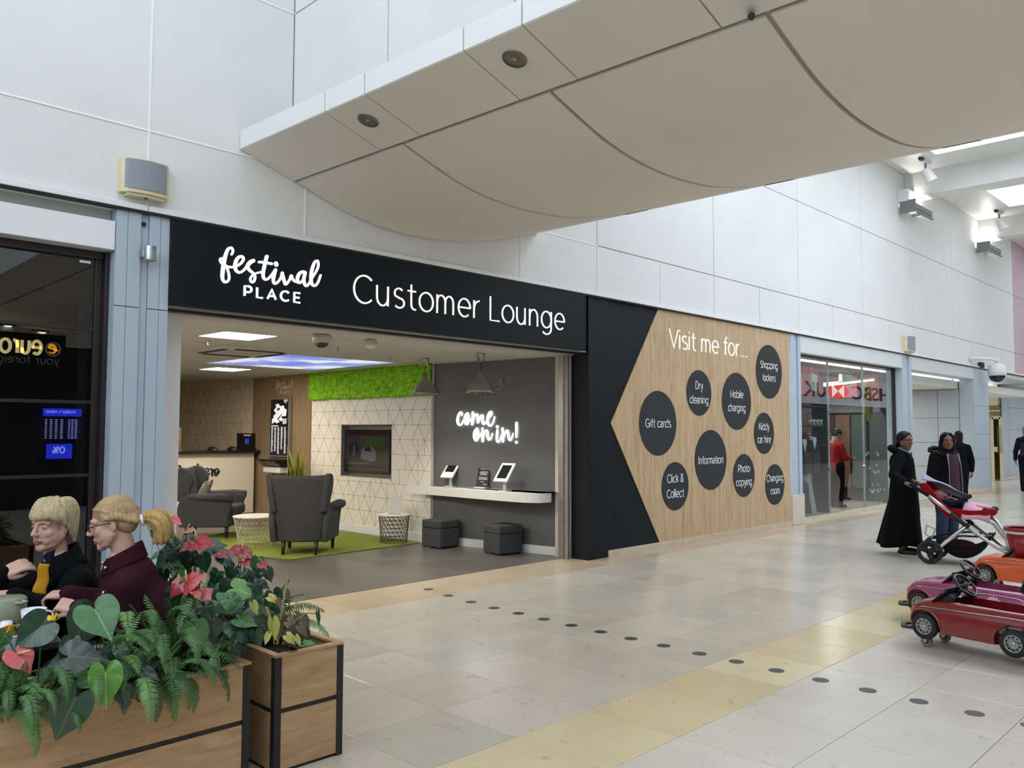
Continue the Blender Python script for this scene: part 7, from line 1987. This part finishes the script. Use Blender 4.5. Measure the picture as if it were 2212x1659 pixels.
# ================================================================ PLANTERS
def woodmat(name, st, sc):
    t = NT(name); vc = t.coord(sc); oi = t.n('ShaderNodeObjectInfo'); ad = t.n('ShaderNodeVectorMath', operation='ADD'); t.l(vc, ad.inputs[0])
    cm = t.n('ShaderNodeCombineXYZ'); t.l(t.math('MULTIPLY', oi.outputs['Random'], 19.0), cm.inputs[0]); t.l(t.math('MULTIPLY', oi.outputs['Random'], 7.0), cm.inputs[2]); t.l(cm.outputs[0], ad.inputs[1])
    n1 = t.noise(ad.outputs[0], 2.6, 6, .62, .8); n2 = t.noise(ad.outputs[0], .7, 3)
    c = t.mix(.45, t.ramp(n1, st), t.ramp(n2, [(.3, '#d9c4a5'), (.7, '#ffffff')]), 'MULTIPLY')
    return t.set(c, .5)
m_pw = woodmat('planter_oak', [(.28, '#a8855f'), (.5, '#bb9a74'), (.72, '#c7a985')], (1.4, 5, 9))
m_prim = woodmat('planter_rim_oak', [(.28, '#a5805a'), (.5, '#bd9a72'), (.72, '#cbab85')], (5, 1.6, 9))
m_post = mk('black_steel_post', '#1c1d20', '#18191c', 4, .45)
m_soil = mk('potting_soil', '#2a211b', '#3b2f26', 30, .95, bump=.6, bscale=60)
HP = .548
def planter(name, label, x0, y0, x1, y1, rz=0):
    t = thing(name, label, 'planter', (x0, y0, 0), rz)
    W_, D_ = x1 - x0, y1 - y0
    zb, zm, zt = .015, .285, HP - .012
    for (za, zc) in ((zb, zm - .011), (zm + .011, zt)):
        MB().box(.03, .0, za, W_ - .03, .018, zc).build('board', m_pw, t, bevel=.0015)
        MB().box(.03, D_ - .018, za, W_ - .03, D_, zc).build('board', m_pw, t, bevel=.0015)
        MB().box(.0, .03, za, .018, D_ - .03, zc).build('board', m_pw, t, bevel=.0015)
        MB().box(W_ - .018, .03, za, W_, D_ - .03, zc).build('board', m_pw, t, bevel=.0015)
    b = MB()
    for a, c, e, f_ in ((.02, .004, W_ - .02, .02), (.02, D_ - .02, W_ - .02, D_ - .004), (.004, .02, .02, D_ - .02), (W_ - .02, .02, W_ - .004, D_ - .02)): b.box(a, c, zm - .014, e, f_, zm + .014)
    for a, c, e, f_ in ((.02, .006, W_ - .02, .02), (.02, D_ - .02, W_ - .02, D_ - .006), (.006, .02, .02, D_ - .02), (W_ - .02, .02, W_ - .006, D_ - .02)): b.box(a, c, 0, e, f_, .02)
    b.build('groove_strip', m_post, t)
    for cx in (0, 1):
        for cy in (0, 1):
            X0 = -.003 if cx == 0 else W_ - .033; Y0 = -.003 if cy == 0 else D_ - .033
            MB().box(X0, Y0, 0, X0 + .036, Y0 + .036, zt).build('corner_post', m_post, t, bevel=.001)
    r = .038
    for poly in ([(-.006, -.006), (W_ + .006, -.006), (W_ + .006 - r, r - .006), (r - .006, r - .006)], [(-.006, D_ + .006), (r - .006, D_ + .006 - r), (W_ + .006 - r, D_ + .006 - r), (W_ + .006, D_ + .006)],
                 [(-.006, -.006), (r - .006, r - .006), (r - .006, D_ + .006 - r), (-.006, D_ + .006)], [(W_ + .006, -.006), (W_ + .006, D_ + .006), (W_ + .006 - r, D_ + .006 - r), (W_ + .006 - r, r - .006)]):
        MB().prism(poly, lambda a, c, h: (a, c, h), zt, HP).build('rim_board', m_prim, t, bevel=.001)
    MB().grid(lambda u, v: (.02 + (W_ - .04) * u, .02 + (D_ - .04) * v, HP - .075 + .012 * math.sin(13 * u + 5 * v) * math.sin(9 * v)), 24, 10).build('soil', m_soil, t, True)
    return t
planter('wooden_planter', 'long oak board planter full of ferns and anthuriums in front of the women', -.62, 3.545, 1.925, 3.84)
planter('wooden_planter', 'oak board planter with black corner posts running toward the lounge', 2.06, 3.555, 2.43, 5.05, -.012)

# ---- leaf shapes
def leafmat(name, c1, c2, rib, rough=.32):
    t = NT(name); tc = t.n('ShaderNodeTexCoord'); sx = t.n('ShaderNodeSeparateXYZ'); t.l(tc.outputs['Object'], sx.inputs[0])
    oi = t.n('ShaderNodeObjectInfo')
    ax = t.math('ABSOLUTE', sx.outputs[0])
    n = t.noise(tc.outputs['Object'], 3.0, 4)
    base = t.ramp(t.math('ADD', t.math('MULTIPLY', n, .5), t.math('MULTIPLY', oi.outputs['Random'], .5)), [(.2, c1), (.75, c2)])
    rb = t.ramp(ax, [(.010, '#ffffff'), (.022, '#000000')])
    vy = t.math('ADD', sx.outputs[1], t.math('MULTIPLY', ax, -.9))
    wv = t.math('SINE', t.math('MULTIPLY', vy, 34.0))
    vr = t.ramp(wv, [(.93, '#000000'), (1.0, '#6a6a6a')])
    col = t.mix(t.math('MULTIPLY', rb, .55), base, rib); col = t.mix(t.math('MULTIPLY', vr, .10), col, rib)
    t.bump(wv, .05, .01)
    t.b.inputs['Coat Weight'].default_value = .25; t.b.inputs['Coat Roughness'].default_value = .15
    return t.set(col, rough)
m_lfd = leafmat('anthurium_dark_leaf', '#172c20', '#25412d', '#56735a')
m_lfm = leafmat('anthurium_mid_leaf', '#27502b', '#3a6a34', '#86a868')
m_lfl = leafmat('anthurium_light_leaf', '#47752c', '#5f8d3a', '#a9c07a')
m_lfy = leafmat('yellowed_leaf', '#8f9148', '#b3aa5c', '#c9c07d', .5)
m_lfb = leafmat('dried_leaf', '#4f4232', '#66563f', '#7d6b50', .8)
m_spr = leafmat('red_spathe', '#7d1220', '#a02232', '#b04450', .22); m_spp = leafmat('pink_spathe', '#c43a62', '#d8527a', '#e58aa4', .25); m_spc = leafmat('coral_spathe', '#a3303a', '#b8474a', '#cf8a7a', .25); m_sps = leafmat('faded_spathe', '#a8584a', '#b9705c', '#cf9a7f', .35)
m_spx = mk('cream_spadix', '#d9c27a', '#c9b05e', 20, .5); m_pet = mk('green_petiole', '#42602f', '#55763b', 6, .5)
def heart(curl=.12, fold=.10, wav=.02, asp=.42, lob=.26, seed=0):
    """unit leaf: attach point at origin, tip at +Y 1, back lobes behind the attach point, +Z upper side"""
    b = MB(); nt, nr = 30, 6
    rn = random.Random(seed); ph = rn.uniform(0, 6)
    def outline(th):
        # th 0 = tip, pi = sinus between the lobes
        a = abs(th)
        r = 1.0 if a < 1e-6 else None
        pts = [(0, 1.0), (.22, .74), (.55, .60), (.95, .52), (1.35, .475), (1.75, .46), (2.15, .475), (2.5, .47), (2.8, .36), (3.0, .18), (PI, .04)]
        for (t0, r0), (t1, r1) in zip(pts[:-1], pts[1:]):
            if t0 <= a <= t1 + 1e-9:
                f = (a - t0) / (t1 - t0); return r0 + (r1 - r0) * f
        return .04
    vs = [(0, 0, 0)]
    for j in range(1, nr + 1):
        q = j / nr
        for i in range(nt):
            th = -PI + 2 * PI * i / nt
            r = outline(th) * q
            x, y = r * math.sin(th) * asp / .42, r * math.cos(th)
            z = fold * abs(x) * 1.2 - curl * (y * y if y > 0 else .9 * y * y) + wav * math.sin(6 * th + ph) * q * q
            vs.append((x, y, z))
    fs = [(0, 1 + i, 1 + (i + 1) % nt) for i in range(nt)]
    for j in range(nr - 1):
        for i in range(nt):
            a, c = 1 + j * nt, 1 + (j + 1) * nt
            fs.append((a + i, c + i, c + (i + 1) % nt, a + (i + 1) % nt))
    return b.add(vs, fs)
HV = [heart(.10, .16, .018, .43, seed=1), heart(.22, .05, .03, .47, seed=2), heart(.05, .30, .015, .40, seed=3), heart(.32, -.05, .03, .45, seed=4)]
LM = {}
def leafmesh(k, mat):
    key = (k, mat.name)
    if key not in LM: LM[key] = HV[k].mesh('leaf', mat, True)
    return LM[key]
def orient(o, at, ydir, nrm, L, wid=1.0):
    y = V(ydir).normalized(); z = V(nrm) - y * V(nrm).dot(y); z.normalize(); x = y.cross(z)
    m = M.Identity(4)
    for i in range(3): m[i][0], m[i][1], m[i][2], m[i][3] = x[i] * L * wid, y[i] * L, z[i] * L, V(at)[i]
    o.matrix_local = m
UP = V((0, 0, 1))
def pick(u, v, d): return PD(u, v, d)
def plant_root(name, label, cat, x, y, grp=None): return thing(name, label, cat, (x, y, HP - .07), 0, grp)
def add_leaf(pl, at, tip, mat, k=0, facing=.6, wid=1.0, name='leaf', petiole=True, stem=.0035):
    """at, tip world points; facing blends the leaf's upper side between the sky and the viewer"""
    at = V(at); tip = V(tip); L = (tip - at).length
    toward = (CAMP - at).normalized()
    n = (UP * (1 - facing) + toward * facing)
    o = bpy.data.objects.new(name, leafmesh(k, mat)); COL.objects.link(o); o.parent = pl
    org = V(pl.location)
    orient(o, at - org, tip - at, n, L, wid)
    if petiole:
        base = V((0, 0, 0)); a_ = at - org
        mid = a_ * .5 + V((0, 0, .25 * a_.length)) * (.5 if a_.z > .02 else .9)
        MB().tube([base + (a_ - base) * .0, base * .3 + mid * .7 - V((0, 0, .02)), mid * .45 + a_ * .55 + V((0, 0, .01)), a_], stem, 6).build('petiole', m_pet, pl, True)
    return o
def flower(pl, u, v, d, size, tipuv, mat, k=1, facing=.35, spad=(0, -1)):
    at = PD(u, v, d); tip = PD(u + tipuv[0], v + tipuv[1], d - .02)
    size *= .86; tip = at + (tip - at).normalized() * size
    o = add_leaf(pl, at, tip, mat, k, facing, 1.1, 'spathe', True, .003)
    org = V(pl.location)
    s = (RX * spad[0] + DN * spad[1] - FW * .25).normalized()
    MB().tube([at - org, at - org + s * size * .35, at - org + s * size * .7], [size * .05, size * .055, size * .03], 8).build('spadix', m_spx, pl, True)

# ---- fern fronds
m_fern = NT('fern_green'); oi = m_fern.n('ShaderNodeObjectInfo'); nn = m_fern.noise(m_fern.coord(), 5, 3)
m_fern.set(m_fern.ramp(m_fern.math('ADD', m_fern.math('MULTIPLY', nn, .4), m_fern.math('MULTIPLY', oi.outputs['Random'], .6)), [(.15, '#263f20'), (.45, '#3d6230'), (.7, '#557d42'), (.95, '#739658')]), .5); m_fern = m_fern.mat
def frond(arch, n=26, seed=0, wid=.15, droop=.0):
    """unit frond, base at origin, arching over along +Y"""
    rn = random.Random(seed); b = MB()
    def P(t):
        a = 1.15 - arch * t
        # integrate roughly
        k = 12; x = V((0, 0, 0)); 
        for i in range(int(k * t) + 1):
            f = min(1, k * t - i)
            if f <= 0: break
            aa = 1.15 - arch * (i + .5) / k
            x += V((0, math.cos(aa), math.sin(aa))) * f / k
        return x
    rc = [P(i / 14) for i in range(15)]
    b.tube(rc, [.007 * (1 - .8 * i / 14) for i in range(15)], 4)
    for i in range(n):
        t = .10 + .89 * i / (n - 1)
        c = P(t); tan = (P(min(1, t + .02)) - P(max(0, t - .02))).normalized()
        nrm = V((1, 0, 0)).cross(tan).normalized()
        L = wid * (math.sin(PI * min(1, .12 + .86 * t)) ** .7) * rn.uniform(.85, 1.1)
        for s_ in (-1, 1):
            d = (V((s_, 0, 0)) + tan * .28 - nrm * (rn.uniform(-.05, .25) + droop)).normalized()
            w_ = .021 * (1 - .4 * t)
            p1 = c + d * L * .18 + tan * w_; p2 = c + d * L * .18 - tan * w_ * .9; p3 = c + d * L * .68 + tan * w_ * .6 - nrm * .008; p4 = c + d * L * .68 - tan * w_ * .6 - nrm * .008; p5 = c + d * L - nrm * .022
            b.add([c, p1, p3, p5, p4, p2, c + d * L * .4 + nrm * .006], [(0, 1, 6), (1, 2, 6), (2, 3, 6), (3, 4, 6), (4, 5, 6), (5, 0, 6)])
    return b
FR = [frond(1.3, 30, 1, .145).mesh('frond', m_fern, True), frond(2.2, 30, 2, .15).mesh('frond', m_fern, True), frond(2.9, 34, 3, .13, .1).mesh('frond', m_fern, True), frond(.5, 30, 4, .11).mesh('frond', m_fern, True)]
def fern(lab, x, y, n, lmin, lmax, seed, front=.5, spread=1.0, tall=0):
    pl = thing('fern', lab, 'plant', (x, y, HP - .07), 0, 'ferns in the planters')
    rn = random.Random(seed)
    for k in range(n):
        a = 2 * PI * k / n + rn.uniform(-.3, .3)
        m_ = rn.choice((0, 0, 1, 1, 2)); L = rn.uniform(lmin, lmax)
        if tall and k % tall == 0: m_ = 3
        o = bpy.data.objects.new('frond', FR[m_]); COL.objects.link(o); o.parent = pl
        tilt = rn.uniform(-.25, .45) if m_ != 3 else rn.uniform(.0, .5)
        o.location = (rn.uniform(-.05, .05) * spread, rn.uniform(-.04, .04), rn.uniform(0, .03))
        o.rotation_euler = (tilt, rn.uniform(-.25, .25), a); o.scale = (L, L, L)
    return pl
def hang(pl, u, v, d, L, rz, m=2, tilt=-.2):
    o = bpy.data.objects.new('frond', FR[m]); COL.objects.link(o); o.parent = pl
    o.location = V(PD(u, v, d)) - V(pl.location); o.rotation_euler = (tilt, 0, rz); o.scale = (L, L, L)
f1 = fern('dense fern spilling over the planter front beside the maroon coat', 1.62, 3.70, 64, .24, .44, 1, tall=4)
f2 = fern('second dense fern in the long planter, left of the broad pale leaves', 1.32, 3.68, 44, .20, .36, 2, tall=6)
f3 = fern('fern at the corner of the long planter under the red speckled flower', .98, 3.67, 44, .18, .34, 3, tall=7)
f4 = fern('fern nearest the picture edge in the long planter', .72, 3.68, 36, .18, .34, 4, tall=7)
f5 = fern('fern near the far rim of the planter with the dying plant', 2.30, 4.12, 40, .22, .42, 5, tall=5)
f6 = fern('small fern between the anthuriums in the lounge side planter', 2.18, 4.55, 36, .22, .40, 6, tall=5)
f7 = fern('fern at the end of the long planter below the coral flower', 1.80, 3.72, 22, .15, .26, 7)
f8 = fern('fern pushed against the front board between the pale leaf and the planter corner', 1.48, 3.62, 40, .20, .36, 9, tall=5)
for k_, (u_, v_) in enumerate(((262, 1440), (318, 1430), (368, 1452), (405, 1420), (285, 1395), (345, 1390), (240, 1405), (395, 1385), (310, 1350), (360, 1340), (268, 1350))):
    hang(f8, u_, v_, 3.26 + .02 * (k_ % 3), .22 + .02 * (k_ % 4), PI + .35 * math.sin(k_ * 2.3), 1 + k_ % 2, .05 * (k_ % 5))
for (pl, u, v, d, L, rz) in ((f1, 300, 1478, 3.22, .30, PI - .15), (f1, 352, 1470, 3.22, .26, PI + .25), (f1, 388, 1440, 3.22, .24, PI + .6), (f1, 330, 1400, 3.28, .22, PI), (f2, 205, 1470, 3.15, .20, PI - .2), (f2, 150, 1545, 3.12, .14, PI + .1), (f3, 112, 1455, 3.18, .24, PI + .1), (f3, 45, 1515, 3.08, .26, PI), (f3, 80, 1500, 3.1, .18, PI + .3), (f4, 15, 1500, 3.1, .2, PI - .2), (f1, 270, 1440, 3.25, .2, PI - .4)):
    hang(pl, u, v, d, L, rz)
# ---- anthurium plants in the long planter
A1 = plant_root('anthurium', 'anthurium with broad heart leaves and one coral flower in the long planter', 'plant', 1.08, 3.66, 'anthuriums')
A2 = plant_root('anthurium', 'anthurium with pale green arrow leaves in the middle of the long planter', 'plant', 1.42, 3.66, 'anthuriums')
def LF(pl, a, t, d, mat, k=0, fc=.6, wid=1.0, pet=True, dt=0): return add_leaf(pl, PD(a[0], a[1], d), PD(t[0], t[1], d + dt), mat, k, fc, wid, 'leaf', pet)
LF(A1, (160, 1516), (116, 1606), 3.10, m_lfd, 0, .75, 1.0, dt=-.03)
LF(A2, (228, 1456), (229, 1533), 3.12, m_lfl, 0, .8, 1.0, dt=-.03)
LF(A2, (207, 1320), (241, 1382), 3.30, m_lfm, 0, .75, 1.25, dt=-.05)
LF(A1, (91, 1352), (30, 1402), 3.20, m_lfd, 2, .8, 1.35, dt=-.05)
LF(A1, (152, 1418), (228, 1420), 3.18, m_lfd, 1, .7, 1.0, dt=.02)
LF(A1, (152, 1395), (140, 1458), 3.22, m_lfd, 2, .6, .8, dt=-.04)
LF(A2, (192, 1330), (150, 1402), 3.34, m_lfd, 0, .65, 1.1, dt=-.02)
LF(A2, (262, 1490), (274, 1532), 3.14, m_lfd, 0, .7, .9)
LF(A1, (10, 1372), (-8, 1405), 3.2, m_lfm, 0, .7, 1.0)
LF(A2, (258, 1405), (285, 1425), 3.3, m_lfd, 1, .5, .9)
LF(A1, (8, 1420), (-2, 1455), 3.2, m_lfm, 2, .6, .9)
flower(A1, 38, 1412, 3.14, .105, (26, 34), m_spc, 1, .6, (1, -.3))
# ---- anthuriums in the planter toward the lounge
A3 = plant_root('anthurium', 'anthurium with coral flowers and dark leaves next to the maroon coat', 'plant', 2.12, 3.98, 'anthuriums')
A4 = plant_root('anthurium', 'tall red anthurium rising before the armchair by the counter', 'plant', 2.16, 4.62, 'anthuriums')
A5 = plant_root('anthurium', 'red anthurium with drooping flower heads beside the lounge floor', 'plant', 2.26, 4.30, 'anthuriums')
for a, t, d, mat, k, fc, wd in (((421, 1358), (428, 1412), 3.62, m_lfm, 0, .8, 1.1), ((461, 1350), (466, 1386), 3.68, m_lfd, 0, .7, 1.1), ((516, 1347), (566, 1392), 3.70, m_lfd, 1, .7, 1.0), ((508, 1272), (550, 1284), 3.85, m_lfl, 3, .6, 1.3),
                              ((472, 1300), (505, 1326), 3.80, m_lfm, 1, .65, 1.0), ((386, 1285), (364, 1338), 3.85, m_lfd, 1, .7, 1.0), ((540, 1330), (575, 1352), 3.72, m_lfd, 1, .6, .9), ((395, 1262), (420, 1292), 3.95, m_lfm, 1, .6, 1.0),
                              ((490, 1262), (478, 1292), 3.9, m_lfd, 0, .6, 1.0), ((440, 1318), (436, 1352), 3.75, m_lfd, 2, .6, 1.0), ((505, 1395), (522, 1420), 3.62, m_lfd, 1, .5, .9), ((455, 1430), (470, 1440), 3.4, m_lfm, 1, .5, 1.0)):
    LF(A3, a, t, d, mat, k, fc, wd)
for a, t, d, mat, k, fc, wd in (((448, 1184), (490, 1174), 4.35, m_lfd, 1, .6, 1.0), ((378, 1186), (342, 1216), 4.5, m_lfd, 1, .65, 1.0), ((438, 1206), (447, 1240), 4.3, m_lfd, 0, .7, 1.0), ((372, 1218), (338, 1228), 4.45, m_lfd, 1, .6, 1.0),
                              ((410, 1200), (398, 1236), 4.4, m_lfd, 0, .65, 1.1), ((365, 1165), (395, 1168), 4.7, m_lfm, 3, .5, 1.0), ((392, 1180), (420, 1196), 4.6, m_lfd, 1, .6, 1.0), ((352, 1238), (345, 1268), 4.3, m_lfd, 1, .6, .9), ((405, 1158), (425, 1170), 4.8, m_lfd, 1, .5, .9), ((335, 1150), (340, 1172), 4.9, m_lfd, 1, .5, .9), ((385, 1232), (408, 1252), 4.3, m_lfm, 1, .6, .9)):
    LF(A4, a, t, d, mat, k, fc, wd)
for a, t, d, mat, k, fc, wd in (((557, 1212), (552, 1246), 4.1, m_lfm, 2, .6, 1.0), ((505, 1228), (490, 1254), 4.15, m_lfd, 1, .6, 1.0), ((480, 1206), (508, 1222), 4.25, m_lfd, 1, .5, .9), ((530, 1240), (548, 1262), 4.05, m_lfd, 1, .6, .9), ((470, 1240), (458, 1266), 4.1, m_lfd, 1, .6, 1.0), ((520, 1262), (538, 1276), 4.0, m_lfm, 3, .5, .9), ((560, 1260), (585, 1270), 4.0, m_lfd, 1, .5, .9)):
    LF(A5, a, t, d, mat, k, fc, wd)
rnd = random.Random(33)
for pl, (u0, u1), (v0, v1), (d0, d1), n in ((A4, (340, 480), (1190, 1300), (4.25, 4.6), 26), (A5, (455, 600), (1225, 1320), (3.85, 4.15), 24), (A3, (375, 560), (1290, 1400), (3.62, 3.85), 20), (A2, (180, 330), (1400, 1470), (3.28, 3.4), 6), (A1, (20, 150), (1440, 1480), (3.25, 3.35), 5)):
    for k in range(n):
        u, v, d = rnd.uniform(u0, u1), rnd.uniform(v0, v1), rnd.uniform(d0, d1)
        L = rnd.uniform(22, 42); a_ = rnd.uniform(.3, 2.85)
        LF(pl, (u, v), (u + L * math.cos(a_), v + L * math.sin(a_)), d, rnd.choice((m_lfd, m_lfd, m_lfd, m_lfm)), rnd.randint(0, 3), rnd.uniform(.35, .75), rnd.uniform(.85, 1.1))
flower(A3, 404, 1262, 3.80, .115, (24, -18), m_spc, 3, .55, (0, -1)); flower(A3, 388, 1262, 3.82, .085, (-20, 22), m_spr, 3, .5, (0, -1)); flower(A3, 436, 1280, 3.75, .075, (14, 10), m_spc, 3, .6, (0, -1)); flower(A3, 420, 1275, 3.77, .05, (8, 12), m_spr, 1, .5, (0, -1))
flower(A4, 424, 1172, 4.25, .12, (26, -2), m_spr, 3, .5, (0, -1)); flower(A4, 408, 1176, 4.28, .07, (-20, 10), m_spr, 3, .4, (0, -1)); flower(A4, 402, 1146, 4.6, .08, (12, -4), m_sps, 3, .4, (.6, -1)); flower(A4, 366, 1122, 4.7, .10, (16, 2), m_spp, 3, .35, (.8, -.8)); flower(A4, 290, 1100, 4.9, .06, (6, 10), m_spr, 1, .5, (.6, -1))
flower(A5, 522, 1190, 4.15, .09, (18, 8), m_spr, 3, .5, (.2, -1)); flower(A5, 516, 1186, 4.16, .075, (-16, 2), m_spr, 3, .45, (-.4, .5)); flower(A5, 530, 1212, 4.12, .06, (8, 6), m_spr, 1, .5, (0, -1)); flower(A5, 474, 1196, 4.25, .06, (12, 4), m_spr, 3, .5, (-.4, .4)); flower(A5, 566, 1218, 4.05, .055, (6, 8), m_spr, 1, .5, (-.3, -1))
for u, v in ((328, 1186), (352, 1150)): pass
# ---- dying plant at the front of the lounge side planter
A6 = plant_root('withered_plant', 'withered anthurium with yellow and brown leaves at the planter corner', 'plant', 2.25, 3.70)
for a, t, d, mat, k, fc, wd in (((547, 1306), (556, 1330), 3.65, m_lfy, 2, .6, .8), ((585, 1290), (606, 1300), 3.66, m_lfy, 3, .5, .9), ((590, 1345), (596, 1385), 3.52, m_lfy, 2, .6, .7), ((580, 1372), (572, 1394), 3.5, m_lfy, 2, .6, .7), ((622, 1375), (640, 1392), 3.45, m_lfy, 1, .5, .9), ((640, 1378), (650, 1398), 3.45, m_lfy, 2, .5, .7), ((660, 1390), (684, 1388), 3.44, m_lfm, 1, .4, .8),
                              ((640, 1330), (660, 1350), 3.6, m_lfb, 3, .4, 1.0), ((625, 1345), (648, 1362), 3.55, m_lfb, 3, .5, .9), ((650, 1355), (668, 1376), 3.52, m_lfb, 3, .4, .9), ((610, 1330), (622, 1352), 3.58, m_lfb, 3, .5, .9), ((600, 1300), (612, 1320), 3.65, m_lfb, 2, .4, .8), ((655, 1335), (672, 1356), 3.6, m_lfb, 1, .4, .9), ((575, 1320), (588, 1340), 3.6, m_lfb, 2, .5, .7), ((618, 1280), (626, 1300), 3.7, m_lfb, 2, .4, .7)):
    LF(A6, a, t, d, mat, k, fc, wd)
org = V(A6.location)
for pts, r in (([(600, 1390), (608, 1320), (622, 1242)], .0045), ([(598, 1392), (606, 1340), (612, 1300)], .004), ([(592, 1392), (590, 1350), (575, 1310)], .0035), ([(610, 1392), (640, 1340), (662, 1324), (686, 1326)], .003), ([(640, 1350), (655, 1328), (650, 1320)], .0025), ([(612, 1392), (630, 1340), (640, 1300)], .003)):
    MB().tube([PD(u, v, 3.56) - org for u, v in pts], r, 6).build('dry_stem', mk('dry_stem_green', '#8a9150', '#73783f', 8, .6), A6, True)
add_leaf(A6, PD(686, 1326, 3.56), PD(690, 1355, 3.56), m_lfm, 2, .5, .35, 'leaf', False)
MB().ball(PD(640, 1372, 3.56) - org, (.06, .06, .05), 14, 10).build('soil_lump', m_soil, A6, True)
